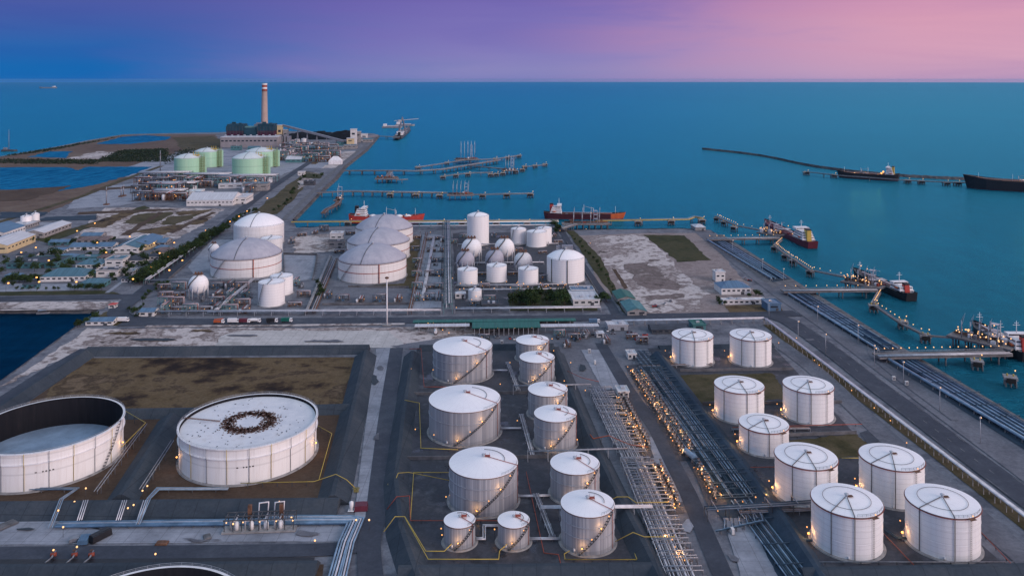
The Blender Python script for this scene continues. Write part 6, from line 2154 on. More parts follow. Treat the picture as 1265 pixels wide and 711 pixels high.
# ---------------------------------------------------------------- buildings
def building(label, x0, x1, yb, depth, h, wall='wall_white', roof='roof_teal', kind='flat', name='building', cat='building', rz=None, wins=4, group=None, door=True, solar=False, bays=0):
    a, b = G(x0, yb), G(x1, yb)
    w_ = (b - a).length
    c = (a + b) / 2
    rz = GR if rz is None else rz
    root = thing(name, label, cat, (c.x, c.y, .25), rz, group)
    m_ = MB()
    m_.prism([(-w_ / 2, 0, 0), (w_ / 2, 0, 0), (w_ / 2, depth, 0), (-w_ / 2, depth, 0)], 0, h)
    if kind == 'gable':                      # ridge along x, closed gable ends
        for s_ in (-1, 1):
            m_.add([(s_ * w_ / 2, 0, h), (s_ * w_ / 2, depth, h), (s_ * w_ / 2, depth / 2, h + depth * .14)], [(0, 1, 2)])
    if kind == 'gabley':
        for y in (0, depth):
            m_.add([(-w_ / 2, y, h), (w_ / 2, y, h), (0, y, h + w_ * .14)], [(0, 1, 2)])
    m_.build('wall', M[wall], root)
    o = .5
    m_ = MB()
    if kind == 'flat':
        m_.prism([(-w_ / 2 - o, -o, 0), (w_ / 2 + o, -o, 0), (w_ / 2 + o, depth + o, 0), (-w_ / 2 - o, depth + o, 0)], h + .02, h + .45)
    elif kind == 'gable':
        hr = h + depth * .14
        for (y0, z0, y1, z1) in ((-o, h - .1, depth / 2, hr), (depth + o, h - .1, depth / 2, hr)):
            q = [(-w_ / 2 - o, y0, z0 + .1), (w_ / 2 + o, y0, z0 + .1), (w_ / 2 + o, y1, z1 + .1), (-w_ / 2 - o, y1, z1 + .1)]
            q2 = [(x, y, z + .25) for x, y, z in q]
            m_.add(q + q2, [(0, 1, 2, 3), (4, 5, 6, 7), (0, 1, 5, 4), (1, 2, 6, 5), (3, 0, 4, 7)])
    elif kind == 'gabley':
        hr = h + w_ * .14
        for (x_0, z0, x_1, z1) in ((-w_ / 2 - o, h - .1, 0, hr), (w_ / 2 + o, h - .1, 0, hr)):
            q = [(x_0, -o, z0 + .1), (x_0, depth + o, z0 + .1), (x_1, depth + o, z1 + .1), (x_1, -o, z1 + .1)]
            q2 = [(x, y, z + .25) for x, y, z in q]
            m_.add(q + q2, [(0, 1, 2, 3), (4, 5, 6, 7), (0, 1, 5, 4), (1, 2, 6, 5), (3, 0, 4, 7)])
    elif kind == 'hip':
        hh = min(w_, depth) * .2
        e = min(w_, depth) * .42
        base = [(-w_ / 2 - o, -o, h + .05), (w_ / 2 + o, -o, h + .05), (w_ / 2 + o, depth + o, h + .05), (-w_ / 2 - o, depth + o, h + .05)]
        r0, r1 = (-w_ / 2 + e, depth / 2, h + hh), (w_ / 2 - e, depth / 2, h + hh)
        m_.add(base + [r0, r1], [(0, 1, 5, 4), (1, 2, 5), (2, 3, 4, 5), (3, 0, 4), (3, 2, 1, 0)])
    m_.build('roof', M[roof], root)
    if kind == 'flat' and h > 3:
        m_ = MB()
        for (x, y, sx_, sy_) in ((0, -o + .15, w_ + 2 * o, .3), (0, depth + o - .15, w_ + 2 * o, .3), (-w_ / 2 - o + .15, depth / 2, .3, depth + 2 * o - .6), (w_ / 2 + o - .15, depth / 2, .3, depth + 2 * o - .6)):
            m_.box((x, y, h + .72), (sx_, sy_, .55))
        m_.build('parapet', M[wall], root)
        for k in range(2 if w_ > 14 else 1):
            m_ = MB(); m_.box((rnd.uniform(-.3, .3) * w_, rnd.uniform(.3, .7) * depth, h + 1.1), (rnd.uniform(1.5, 4), rnd.uniform(1.5, 4), 1.3)); m_.build('roof_unit', M['white_steel'], root)
    if kind in ('gable', 'gabley') and solar:
        m_ = MB()
        m_.box((-w_ * .12, depth / 2, h + w_ * .14 * .76 + .55), (w_ * .05, depth * .98, .3))
        m_.build('skylight', M['white'], root)
    for i in range(wins):
        x = -w_ / 2 + (i + .5) * w_ / wins
        wn = MB(); wn.box((0, 0, 0), (w_ / wins * .55, .16, min(1.5, h * .4)))
        if i == 0:
            w0 = wn.build('window', M['glass'], root, (x, -.06, h * .62))
        else:
            dup_part(w0, root, (x, -.06, h * .62))
    if wins:
        k = max(2, int(depth / 6))
        for i in range(min(k, 8)):
            dup_part(w0, root, (w_ / 2 + .06, (i + .5) * depth / min(k, 8), h * .62), PI / 2).scale = (min(1.0, depth / min(k, 8) * .5 / (w_ / wins * .55)), 1, 1)
    if door:
        m_ = MB(); m_.box((w_ * .22, -.1, min(1.3, h * .3)), (min(3, w_ * .18), .2, min(2.6, h * .6))); m_.build('door', M['steel_dark'], root)
    return root


building('long low office with a dark teal roof in the estate, beside the street lamps', 9, 69, 331.5, 34, 5, 'wall_teal', 'roof_dark', 'flat', wins=9)
building('low teal roofed office with a pale front, nearest the lamp row', 50, 104, 348, 28, 5, 'wall_white', 'roof_teal', 'hip', wins=8)
building('teal roofed bungalow at the estate corner by the footpath', 99, 128, 355.5, 15, 4.5, 'wall_teal', 'roof_teal', 'hip', wins=4)
building('white block with a dark flat roof near the footpath', 119, 145, 342.5, 15, 6.5, 'wall_white', 'roof_dark', 'flat', wins=2)
building('white two storey block with a teal roof behind the dark roofed one', 130, 151, 330.5, 20, 8, 'wall_white', 'roof_teal', 'flat', wins=2)
building('low teal roofed hall between the office and the white blocks', 94, 125, 332, 22, 4.2, 'wall_white', 'roof_teal', 'hip', wins=5)
building('big blue teal roofed shed with two ridges and pale strips', 140, 170, 313.5, 58, 6.5, 'wall_white', 'roof_teal', 'gabley', solar=True, wins=4, rz=GR + .0)
building('second bay of the big blue teal roofed shed', 154, 183, 309, 50, 6.0, 'wall_cream', 'roof_blue', 'gabley', solar=True, wins=3)
building('small pale kiosk on the green yard', 61, 79, 312.5, 14, 3, 'wall_white', 'roof_blue', 'flat', wins=3)
building('brown roofed house by the avenue lamps', 186, 206, 317, 26, 4.5, 'wall_cream', 'roof_brown', 'hip', wins=3)
building('dark roofed house with a pale porch next to the brown roofed one', 153, 176, 327, 20, 4.5, 'wall_white', 'roof_dark', 'hip', wins=3)
building('cream walled warehouse with a pale roof at the picture edge', -30, 8, 313.5, 66, 9, 'wall_cream', 'roof_pale', 'gabley', rz=GR + .03, wins=3, name='warehouse', cat='warehouse')
building('blue roofed warehouse behind the cream one', -40, 4, 297, 50, 9, 'wall_white', 'roof_blue', 'gabley', wins=3, name='warehouse', cat='warehouse')
building('pale roofed warehouse beside the twin small tanks', 30, 54, 294.5, 72, 6.5, 'conc', 'roof_pale', 'gabley', wins=3, name='warehouse', cat='warehouse')
building('low grey row of sheds beside the pale roofed warehouse', 10, 34, 283, 30, 5, 'conc', 'roof_pale', 'flat', wins=4)
building('long shed with a low blue roof behind the estate', 86, 138, 309, 22, 3.6, 'wall_white', 'roof_blue', 'gable', wins=7)
building('grey roofed shed beside the estate playground', 95, 132, 300.5, 20, 3.6, 'conc', 'roof_brown', 'gable', wins=5)
building('grey roofed shed beside the big blue roof', 172, 204, 304, 24, 3.8, 'conc', 'roof_blue', 'gable', wins=4)
building('long white hall with rows of dark windows beside the avenue', 231, 287, 254.5, 60, 9, 'wall_white', 'roof_pale', 'gable', wins=12)
building('white block joined to the long white hall', 288, 304, 252, 45, 10, 'wall_white', 'roof_pale', 'flat', wins=2)
building('low building with a pale green roof behind the long white hall', 229, 246, 241.5, 30, 6, 'wall_white', 'roof_green', 'flat', wins=3)
building('small white control house of the pier road', 368, 376, 217, 12, 7, 'wall_white', 'roof_pale', 'flat', wins=2)
building('dark cabin block on the curving shore', 375, 388, 229, 18, 7, 'steel_dark', 'roof_dark', 'flat', wins=2)
building('blue roofed canteen with a white front on the vacant land', 891, 928, 364, 22, 6, 'wall_white', 'roof_blue', 'hip', wins=6)
building('long white canopy building in front of the blue roofed canteen', 893, 946, 376, 6, 3.4, 'wall_white', 'roof_pale', 'flat', wins=8)
building('white square tower house beside the canteen', 884, 896, 348, 10, 9, 'wall_white', 'roof_pale', 'flat', wins=2)
building('blue container house at the quay end of the lawn', 948, 965, 384.5, 14, 6, 'roof_blue', 'roof_blue', 'flat', wins=1)
building('bright green roofed shed beside the pier road', 763, 785, 375, 26, 4, 'conc', 'roof_emerald', 'gabley', wins=2)
building('dull green roofed shed beside the vacant land gate', 775, 799, 390, 30, 3.6, 'conc', 'wall_teal', 'gabley', wins=2)
building('white roofed workshop beside the garden trees', 708, 741, 377.5, 32, 4.6, 'wall_white', 'roof_pale', 'flat', wins=4)
building('blue roofed annex behind the white workshop', 706, 734, 366, 14, 5.2, 'wall_white', 'roof_blue', 'flat', wins=3)
building('white roofed shelter near the corner of the quay', 859, 872, 285, 22, 4.4, 'conc', 'roof_pale', 'hip', wins=0)
building('gate hut with a pale roof beside the smallest tank', 562.5, 575, 369, 8, 4.4, 'wall_white', 'roof_pale', 'hip', wins=2)
building('low dark store beside the garden trees', 596, 616, 382.5, 14, 4, 'steel_dark', 'roof_dark', 'flat', wins=3)
building('white plant room among the pipes by the shore', 408, 423, 300, 14, 11, 'wall_white', 'roof_pale', 'flat', wins=2)
building('grey equipment block before the white plant room', 405, 425, 307, 10, 8, 'conc', 'roof_dark', 'flat', wins=2)
building('white roofed booth by the central road', 776, 786, 444, 8, 3.4, 'wall_white', 'roof_pale', 'flat', wins=2, name='control_booth', cat='booth')
building('white roofed booth at the head of the upper pump rows', 764, 777, 492, 9, 3.6, 'wall_white', 'roof_pale', 'flat', wins=2, name='control_booth', cat='booth')
building('white roofed carport behind the western white tank', 751, 776, 408.5, 10, 4, 'white_steel', 'roof_pale', 'flat', wins=0, name='carport', cat='carport')
building('low pale store beside the booths', 737, 746, 417, 6, 3, 'wall_white', 'roof_pale', 'flat', wins=1)
building('turquoise roofed store behind the first white tank', 856, 872, 408, 12, 4, 'wall_teal', 'roof_emerald', 'flat', wins=1)
building('dark long shed behind the first white tank', 805, 850, 412, 14, 3, 'steel_dark', 'roof_dark', 'gable', wins=6)
ex = [(20, 44, 320, 12, 'roof_dark'), (70, 92, 322, 14, 'roof_blue'), (96, 118, 322, 12, 'roof_teal'), (120, 138, 322, 12, 'roof_brown'), (140, 152, 338, 10, 'roof_dark'), (152, 164, 340, 12, 'roof_teal'), (84, 98, 341, 9, 'roof_dark'), (105, 118, 342, 9, 'roof_teal'), (6, 24, 344, 8, 'roof_blue'), (180, 196, 322, 14, 'roof_dark'), (190, 204, 311, 14, 'roof_blue'), (132, 150, 305, 18, 'roof_dark'), (60, 84, 303, 14, 'roof_blue'), (100, 124, 295, 18, 'roof_blue'), (28, 46, 356, 6, 'roof_dark'), (150, 162, 349, 8, 'roof_dark')]
for i, (x0, x1, yb, dp, rf) in enumerate(ex):
    building('modest low building of the estate, %s of the plain ones, %s roof' % (nth(i), {'roof_dark': 'dark', 'roof_blue': 'blue', 'roof_teal': 'teal', 'roof_brown': 'brown'}[rf]), x0, x1, yb, dp, rnd.uniform(3, 4.5), rnd.choice(['wall_white', 'conc', 'wall_teal']), rf, rnd.choice(['flat', 'gable', 'hip']), 'house', 'house', None, 3, 'plain estate houses')
# long green roofed shed along the avenue: open front on posts
for a, b, y0, hh, dp, lb in ((583, 668, 415, 5.8, 15, 'deep green roofed truck loading shed between two white canopies'), (510, 712, 406, 5.0, 7, 'narrow green roofed strip along the avenue behind the loading shed')):
    p0, p1 = G(a, y0), G(b, y0 - .7)
    c = (p0 + p1) / 2
    t = thing('loading_shed', lb, 'shed', (c.x, c.y, .3), GR * .6)
    W_ = (p1 - p0).length
    m = MB(); m.box((0, dp / 2, hh + .2), (W_, dp, .4)); m.build('roof', M['roof_emerald'], t)
    for i in range(14):
        m = MB(); m.box((-W_ / 2 + (i + .5) * W_ / 14, 1, hh / 2), (.4, .4, hh)); m.build('post', M['white_steel'], t)
    m = MB(); m.box((0, dp - .6, hh / 2), (W_ * .98, .4, hh)); m.build('wall', M['steel_dark'], t)
    for i in range(4):
        bulb(t, (-W_ / 2 + (i + .5) * W_ / 4, 2.5, hh - .6), .36, 'lamp_white')
for k, (a, b, lb) in enumerate(((512, 580, 'white canopy at the tanker truck end of the loading shed'), (668, 740, 'white canopy at the gate end of the loading shed'))):
    p0, p1 = G(a, 412), G(b, 411)
    c = (p0 + p1) / 2
    W_ = (p1 - p0).length
    t = thing('canopy', lb, 'canopy', (c.x, c.y, .3), GR * .6)
    m = MB(); m.box((0, 3, 5.2), (W_, 7, .4)); m.build('roof', M['roof_pale'], t)
    for i in range(6):
        m = MB(); m.box((-W_ / 2 + (i + .5) * W_ / 6, 3, 2.6), (.35, .35, 5)); m.build('post', M['white_steel'], t)
# small white tanks by the warehouse
for i, (x0, x1, yr, yb) in enumerate(((25, 40, 268, 279), (38, 49, 265, 274.5))):
    dome_tank(x0, x1, yr, yb, yr - 2.5, 'small white tank by the pale warehouse, ' + ('closer to the estate' if i == 0 else 'partly behind its twin'), shell='shell_white', roof='roof_white', band=False, stair=False, group='small tanks by the warehouse', name='small_dome_tank')

# ---------------------------------------------------------------- far plants
for i, (x0, x1, yb) in enumerate(((170, 232, 222), (226, 282, 224), (268, 340, 226), (180, 240, 236), (236, 258, 250), (188, 226, 246))):
    P0, P1 = G(x0, yb), G(x1, yb)
    L = (P1 - P0).length
    c = (P0 + P1) / 2
    t = thing('process_unit', 'steel framed process unit of the gas plant, %s block from the lagoon' % nth(i), 'process unit', (c.x, c.y, .3), GR, 'process units of the gas plant')
    for k in range(3):
        m = MB()
        for j in range(9):
            m.beam((-L / 2 + L * j / 8, k * 14, 0), (-L / 2 + L * j / 8, k * 14, 13), .9, .9)
        m.beam((-L / 2, k * 14, 13), (L / 2, k * 14, 13), 1.2, 1.2)
        m.beam((-L / 2, k * 14, 7), (L / 2, k * 14, 7), .9, .9)
        m.build('frame', M['teal_steel' if k % 2 else 'steel_dark'], t)
    for k in range(5):
        m = MB(); m.tube([(-L / 2, 4 + k * 5, 13.8), (L / 2, 4 + k * 5, 13.8)], .9, 6); m.build('pipe', M[('pipe_white', 'pipe_grey')[k % 2]], t)
    for k in range(7):
        m = MB(); hh = rnd.uniform(4, 11); m.box((rnd.uniform(-.45, .45) * L, rnd.uniform(2, 26), hh / 2), (rnd.uniform(5, 12), rnd.uniform(5, 10), hh)); m.build('equipment', M[rnd.choice(['rust', 'pipe_grey', 'steel_dark', 'white', 'roof_blue', 'conc'])], t)
    for k in range(4):
        bulb(t, (rnd.uniform(-.45, .45) * L, -1, rnd.uniform(4, 9)), .8)
fl = [(198, 212, 186), (131.5, 253, 231), (149.5, 243, 230), (152.5, 242, 228)]
for i, (x, yb, yt) in enumerate(fl):
    p = G(x, yb)
    h = EYE - (yt - HY) * p.y / FOC
    t = thing('flare_mast', 'thin steel mast near the lagoon bank, %s from the gas tanks' % nth(i), 'mast', (p.x, p.y, .2), 0, 'thin masts near the lagoon')
    m = MB(); m.tube([(0, 0, 0), (0, 0, h)], 1.1, 6, r2=.8); m.build('pole', M['pipe_grey'], t)
    m = MB(); m.box((0, 0, h * .82), (4, 4, .5)); m.build('platform', M['rust'], t)
    m = MB(); m.box((0, 0, .8), (7, 7, 1.6)); m.build('base', M['rust'], t)

# power station
p = G(307.5, 182)
D_ = p.y / FOC
t = thing('power_station', 'power station with two teal and maroon boiler houses behind a long pale hall', 'power station', (p.x, p.y, .2), GR)
W_ = 69 * D_
m = MB(); m.box((0, 25, 14.5), (W_, 50, 29)); m.build('turbine_hall', M['hall_wall'], t)
m = MB(); m.box((0, 25, 29.8), (W_ + 2, 52, 1.6)); m.build('hall_roof', M['roof_pale'], t)
for k in range(14):
    m = MB(); m.box((-W_ / 2 + (k + .5) * W_ / 14, -.1, 19), (W_ / 14 * .6, .6, 4)); m.build('window', M['glass'], t)
for k in range(9):
    m = MB(); m.box((-W_ / 2 + (k + .5) * W_ / 9, 22, 33), (5, 5, 5)); m.build('roof_vent', M['white_steel'], t)
for k, xx in enumerate((-59, 32)):
    m = MB(); m.box((xx, 95, 22), (50, 56, 44)); m.build('boiler_base', M['plant_maroon'], t)
    m = MB(); m.box((xx, 95, 51), (52, 58, 14)); m.build('boiler_top', M['plant_teal'], t)
    m = MB(); m.box((xx, 95, 61), (48, 50, 6)); m.box((xx - 8, 88, 67), (10, 10, 6)); m.box((xx + 10, 92, 65.5), (6, 8, 3)); m.build('roof_house', M['plant_teal'], t)
    for j in range(6):
        m = MB(); m.beam((xx - 23 + j * 9.2, 66.2, 0), (xx - 23 + j * 9.2, 66.2, 58), 1.0, 1.0); m.build('column', M['steel_dark'], t)
    for j in range(3):
        m = MB(); m.box((xx, 66, 12 + j * 14), (50, .8, 1.4)); m.build('floor_band', M['steel_dark'], t)
m = MB(); m.box((-13.5, 95, 54.5), (40, 24, 4)); m.build('link_bridge', M['teal_steel'], t)
m = MB(); m.box((-13.5, 92, 26), (40, 44, 52)); m.build('bunker_house', M['plant_teal'], t)
for k in range(5):
    m = MB(); m.box((64 + 9 * k, 80, 13 + 3 * (k % 2)), (6, 40, 26 + 6 * (k % 2))); m.build('duct', M['pipe_grey'], t)
p = G(326.8, 172)
h = EYE - (103 - HY) * p.y / FOC
t = thing('chimney', 'tall pale concrete chimney with red bands rising above the power station', 'chimney', (p.x, p.y, 0))
m = MB(); m.lathe([(12.2, 0), (10.2, h * .45), (8.8, h * .86)], 32); m.build('shaft', M['stack'], t)
m = MB(); m.lathe([[(8.85, h * .86), (8.6, h * .9)]], 32); m.build('red_band', M['red_pipe'], t)
m = MB(); m.lathe([[(8.6, h * .9), (8.5, h * .93)]], 32); m.build('white_band', M['white'], t)
m = MB(); m.lathe([[(8.5, h * .93), (8.4, h * .97)]], 32); m.build('red_band', M['red_pipe'], t)
m = MB(); m.lathe([[(8.4, h * .97), (8.9, h)], [(8.9, h), (6.8, h)], [(6.8, h), (6.8, h * .96)]], 32); m.build('rim', M['white'], t)
m = MB(); m.lathe([(9, h * .858), (10.4, h * .858), (10.4, h * .865), (9, h * .865)], 32); m.build('gallery', M['steel_dark'], t)
p = G(320, 177)
m = MB(); m.box((0, 0, 30), (24, 24, 60)); m.box((0, 0, 62), (14, 14, 5)); m.box((8, -12.4, 24), (4, .8, 48))
tag(m.build('precipitator', M['pipe_grey'], None, (p.x, p.y, .2)), 'grey filter house at the foot of the chimney', 'filter house')
# conveyor from the transfer towers to the coal yard
a, b, c = G(349, 178), G(424, 180), G(466, 171)
t = thing('conveyor', 'long sloping coal conveyor on tall trestles', 'conveyor', (a.x, a.y, 0))
q0, q1, q2 = Vector((0, 0, 58)), b - a + Vector((0, 0, 14)), c - a + Vector((0, 0, 10))
m = MB(); m.beam(q0, q1, 7, 6); m.beam(q1, q2, 7, 6); m.build('gallery', M['pipe_grey'], t)
for k in range(6):
    v = q0.lerp(q1, (k + .6) / 6.3)
    m = MB(); m.beam((v.x - 3, v.y, 0), (v.x, v.y, v.z - 3), 1.6, 1.6); m.beam((v.x + 3, v.y, 0), (v.x, v.y, v.z - 3), 1.6, 1.6); m.build('trestle', M['pipe_grey'], t)
for i, (x, yb, w_, h_, mt) in enumerate(((346, 178, 16, 58, 'wall_cream'), (353, 178, 14, 44, 'conc'), (343, 180, 10, 30, 'wall_white'), (437, 178, 18, 46, 'wall_white'), (443, 176, 14, 34, 'conc'), (433, 180, 20, 22, 'wall_cream'), (450, 174, 20, 22, 'wall_white'))):
    p = G(x, yb)
    t = thing('transfer_tower', 'pale transfer tower along the coal conveyor, %s from the boiler houses' % nth(i), 'tower', (p.x, p.y, .2), GR, 'conveyor towers')
    m = MB(); m.box((0, 0, h_ / 2), (w_, w_, h_)); m.build('wall', M[mt], t)
    m = MB(); m.box((0, 0, h_ + .6), (w_ + 2, w_ + 2, 1.2)); m.build('roof', M['roof_pale'], t)
    m = MB(); m.box((0, -w_ / 2 - .1, h_ * .7), (w_ * .5, .4, h_ * .12)); m.build('window', M['glass'], t)
for i, (x, y, h_, w_) in enumerate(((372, 171, 22, 150), (397, 171, 26, 130), (425, 171, 28, 130))):
    p = G(x, y)
    m = MB()
    n_ = 26
    gx = []
    for yy in range(8):
        for xx in range(n_):
            u, v = xx / (n_ - 1) * 2 - 1, yy / 7 * 2 - 1
            zz = h_ * max(0, 1 - abs(u) ** 2.2) * max(0, 1 - abs(v) ** 1.6) * rnd.uniform(.86, 1.05)
            gx.append((u * w_ / 2, v * 55, zz))
    m.add(gx, [(r_ * n_ + k, r_ * n_ + k + 1, (r_ + 1) * n_ + k + 1, (r_ + 1) * n_ + k) for r_ in range(7) for k in range(n_ - 1)], 0, True)
    tag(m.build('coal_heap', M['coal'], None, (p.x, p.y, .3)), 'long black coal heap behind the conveyor, ' + ('closest to the towers', 'middle one', 'closest to the sea')[i], 'coal heap')
for i, (x0, x1, yr, yb) in enumerate(((364, 370, 172, 178.5), (372, 379, 171.5, 177.5), (361, 372, 179, 183))):
    dome_tank(x0, x1, yr, yb, yr - .5, 'small white tank under the coal conveyor, %s from the boiler houses' % nth(i), shell='shell_white', roof='roof_white', band=False, stair=False, group='tanks under the conveyor', name='small_dome_tank')
fs = [(350, 372, 187, 20), (376, 398, 187, 18), (345, 366, 196, 16), (380, 386, 181, 18), (388, 398, 180, 20), (398, 424, 185, 12), (353, 372, 201, 20), (402, 416, 192, 14), (424, 440, 184, 16), (350, 362, 190, 14), (306, 320, 187, 10), (285, 296, 186, 12), (270, 300, 233, 14), (300, 330, 236, 10), (416, 428, 180, 12), (448, 460, 176, 12)]
for i, (x0, x1, yb, dp) in enumerate(fs):
    building('far works building beyond the gas tanks, %s of the scattered blocks' % nth(i), x0, x1, yb, dp * 2.2, rnd.uniform(6, 13), rnd.choice(['wall_white', 'conc', 'wall_teal']), rnd.choice(['roof_teal', 'roof_pale', 'roof_blue', 'roof_brown']), rnd.choice(['flat', 'gable']), 'works_building', 'building', None, 3, 'far works buildings', False)
p = G(414, 203)
m = MB(); m.prism([(-14, -7, 0), (16, -7, 0), (16, 8, 0), (-14, 8, 0)], 0, 9); m.add([(-14, -7, 9), (16, -7, 9), (16, 8, 9), (-14, 8, 9), (-4, 0, 19), (7, 0, 19)], [(0, 1, 5, 4), (1, 2, 5), (2, 3, 4, 5), (3, 0, 4)]); m.box((2, -7.2, 3), (6, .4, 5), 0)
tag(m.build('storage_tent', M['white'], None, (p.x, p.y, .4)), 'bright white tent shed on the far sandy quay', 'shed')

# ---------------------------------------------------------------- trees
def make_tree(seed, h, w_, name='broadleaf_tree'):
    def mk():
        r_ = random.Random(seed)
        root = thing(name, '', 'tree')
        m_ = MB()
        m_.tube([(0, 0, -.2), (.1, 0, h * .25), (.15, .1, h * .6)], .22, 6, r2=.08)
        for k in range(5):
            a = k * 1.3 + r_.random()
            m_.tube([(.1, 0, h * (.25 + .06 * k)), (w_ * .3 * math.cos(a), w_ * .3 * math.sin(a), h * (.5 + .07 * k))], .09, 4, r2=.03)
        m_.build('trunk', M['bark'], root)
        m_ = MB()
        cl_ = [(r_.gauss(0, w_ * .2), r_.gauss(0, w_ * .2), h * r_.uniform(.4, .9), w_ * r_.uniform(.14, .26)) for _ in range(15)]
        for x, y, z, cr in cl_:
            for _ in range(46):
                d = Vector((r_.gauss(0, 1), r_.gauss(0, 1), r_.gauss(0, .8))).normalized() * cr * r_.uniform(.5, 1.15)
                c_ = Vector((x, y, z)) + d
                s_ = r_.uniform(.22, .5) * (w_ / 6)
                u = Vector((r_.gauss(0, 1), r_.gauss(0, 1), r_.gauss(0, .6))).normalized()
                v = u.cross(Vector((r_.gauss(0, 1), r_.gauss(0, 1), r_.gauss(0, 1)))).normalized()
                m_.add([c_ - u * s_, c_ + v * s_ * .7, c_ + u * s_, c_ - v * s_ * .7], [(0, 1, 2, 3)])
        m_.build('crown', M['leaf'], root)
        return root
    return Stamp(mk)


TREES = [make_tree(3, 7, 6.5), make_tree(4, 9, 7.5), make_tree(5, 6, 5.5)]


def trees(pts, label, group, jit=1.5, sc=(0.8, 1.25)):
    for i, (x, y) in enumerate(pts):
        p = G(x, y) + Vector((rnd.uniform(-jit, jit), rnd.uniform(-jit, jit), 0))
        s_ = rnd.uniform(*sc)
        TREES[rnd.randrange(3)].at((p.x, p.y, .1), rnd.uniform(0, 6), label % nth(i), group, (s_, s_, s_ * rnd.uniform(.85, 1.15)))


def along(pts, n, j=0):
    o = []
    for i in range(n):
        t = i / max(1, n - 1) * (len(pts) - 1)
        k = min(int(t), len(pts) - 2)
        f = t - k
        o.append((pts[k][0] + (pts[k + 1][0] - pts[k][0]) * f + rnd.uniform(-j, j), pts[k][1] + (pts[k + 1][1] - pts[k][1]) * f + rnd.uniform(-j, j) * .4))
    return o


trees(along([(168, 352), (200, 333), (240, 308), (278, 284)], 88, 3.2), 'dark tree of the row along the estate avenue, %s from the avenue corner', 'trees of the estate avenue', 2, (1.1, 1.6))
trees(along([(284, 279), (300, 268), (318, 262)], 8, 2), 'dark tree past the tall pale domed tank, %s up the avenue', 'trees of the estate avenue')
trees(along([(2, 350), (52, 346)], 24, 3), 'tree behind the lamp row of the estate, %s from the picture edge', 'trees of the estate', 1, (.7, 1.0))
trees(along([(86, 358), (126, 358)], 9, 1), 'tree in front of the teal bungalow, %s from the lamp', 'trees of the estate', 1, (.6, .9))
trees([(78, 336), (82, 334), (86, 338), (75, 338), (70, 329), (84, 329), (140, 300), (92, 302), (100, 299), (126, 318), (132, 318), (146, 326), (112, 344), (156, 340), (160, 334), (178, 324), (196, 320), (180, 332), (40, 300), (60, 302), (24, 334), (40, 336), (4, 338), (10, 330), (66, 320), (176, 312), (120, 330)], 'tree among the houses of the estate, %s of them', 'trees of the estate', 2, (.9, 1.4))
trees([(rnd.uniform(5, 195), rnd.uniform(300, 356)) for _ in range(46)], 'garden tree between the estate roofs, %s of the scattered ones', 'trees of the estate', 1, (.6, 1.1))
trees([(x, 358.5) for x in (20, 27, 37, 46, 56, 68, 72)], 'small round tree in the planted strip by the dock road, %s in the row', 'small trees of the dock road', .5, (.4, .55))
gt = [(rnd.uniform(632, 668), rnd.uniform(364, 381)) for _ in range(16)] + [(rnd.uniform(672, 702), rnd.uniform(366, 382)) for _ in range(13)] + [(737, 374), (743, 371), (748, 373), (741, 376)]
trees(gt, 'leafy tree of the garden by the white workshop, %s of the grove', 'garden trees', 1, (.9, 1.5))
trees(along([(683, 281), (690, 284), (687, 289)], 6, 1), 'tree by the pier road behind the spheres, %s from the shore', 'trees of the pier road', 1, (.9, 1.2))
trees(along([(706, 292), (735, 322), (756, 356), (764, 376)], 20, 1.2), 'bush like tree on the verge of the pier road, %s from the shore', 'trees of the pier road', 1, (.35, .6))
trees(along([(97, 405), (113, 398), (118, 395)], 9, 1.5), 'bush on the corner of the dock basin, %s from the water', 'trees of the dock basin', 1, (.6, .9))
trees([(392, 352), (394, 358), (396, 364), (393, 368)], 'tree between the brown pipeway and the domed tanks, %s from the shore', 'trees of the domed tanks', 1, (.8, 1.1))
trees(along([(340, 262), (360, 246), (372, 220), (398, 219)], 14, 2), 'dark tree on the verge of the far avenue, %s toward the power station', 'trees of the far avenue', 2, (.8, 1.2))
trees(along([(886, 372), (892, 378), (930, 366), (940, 366)], 9, 1), 'shrub tree around the canteen, %s from the gate', 'trees of the canteen', 1, (.45, .7))
trees(along([(160, 384), (172, 393), (176, 372)], 8, 1.5), 'shrub tree at the bend of the dock road, %s along it', 'trees of the dock basin', 1, (.5, .7))
trees([(p_[0], p_[1]) for p_ in along([(182, 366), (196, 356), (206, 352)], 7, 1)], 'shrub tree beside the lone white sphere, %s from the road', 'trees of the dock basin', 1, (.5, .8))
# far woods: one mass of leaves nobody could count
m = MB()
r_ = random.Random(9)
zones = [([(118, 200), (208, 200), (205, 184), (150, 186)], 2600), ([(0, 202), (118, 203), (120, 198), (0, 197)], 900), ([(205, 205), (240, 192), (238, 184), (215, 188)], 300), ([(0, 194), (60, 185), (150, 169), (60, 187)], 500)]
for quad, n_ in zones:
    Q = [G(*q) for q in quad]
    for _ in range(n_):
        u, v = r_.random(), r_.random()
        p = Q[0].lerp(Q[1], u).lerp(Q[3].lerp(Q[2], u), v)
        for _k in range(3):
            c_ = p + Vector((r_.gauss(0, 5), r_.gauss(0, 5), r_.uniform(.5, 5) * r_.random()))
            s_ = r_.uniform(1.0, 2.6)
            u_ = Vector((r_.gauss(0, 1), r_.gauss(0, 1), r_.gauss(0, .6))).normalized()
            v_ = u_.cross(Vector((r_.gauss(0, 1), r_.gauss(0, 1), r_.gauss(0, 1)))).normalized()
            m.add([c_ - u_ * s_, c_ + v_ * s_ * .7, c_ + u_ * s_, c_ - v_ * s_ * .7], [(0, 1, 2, 3)])
w_ = struct(m.build('woods', M['leaf_dark']), 'stuff')


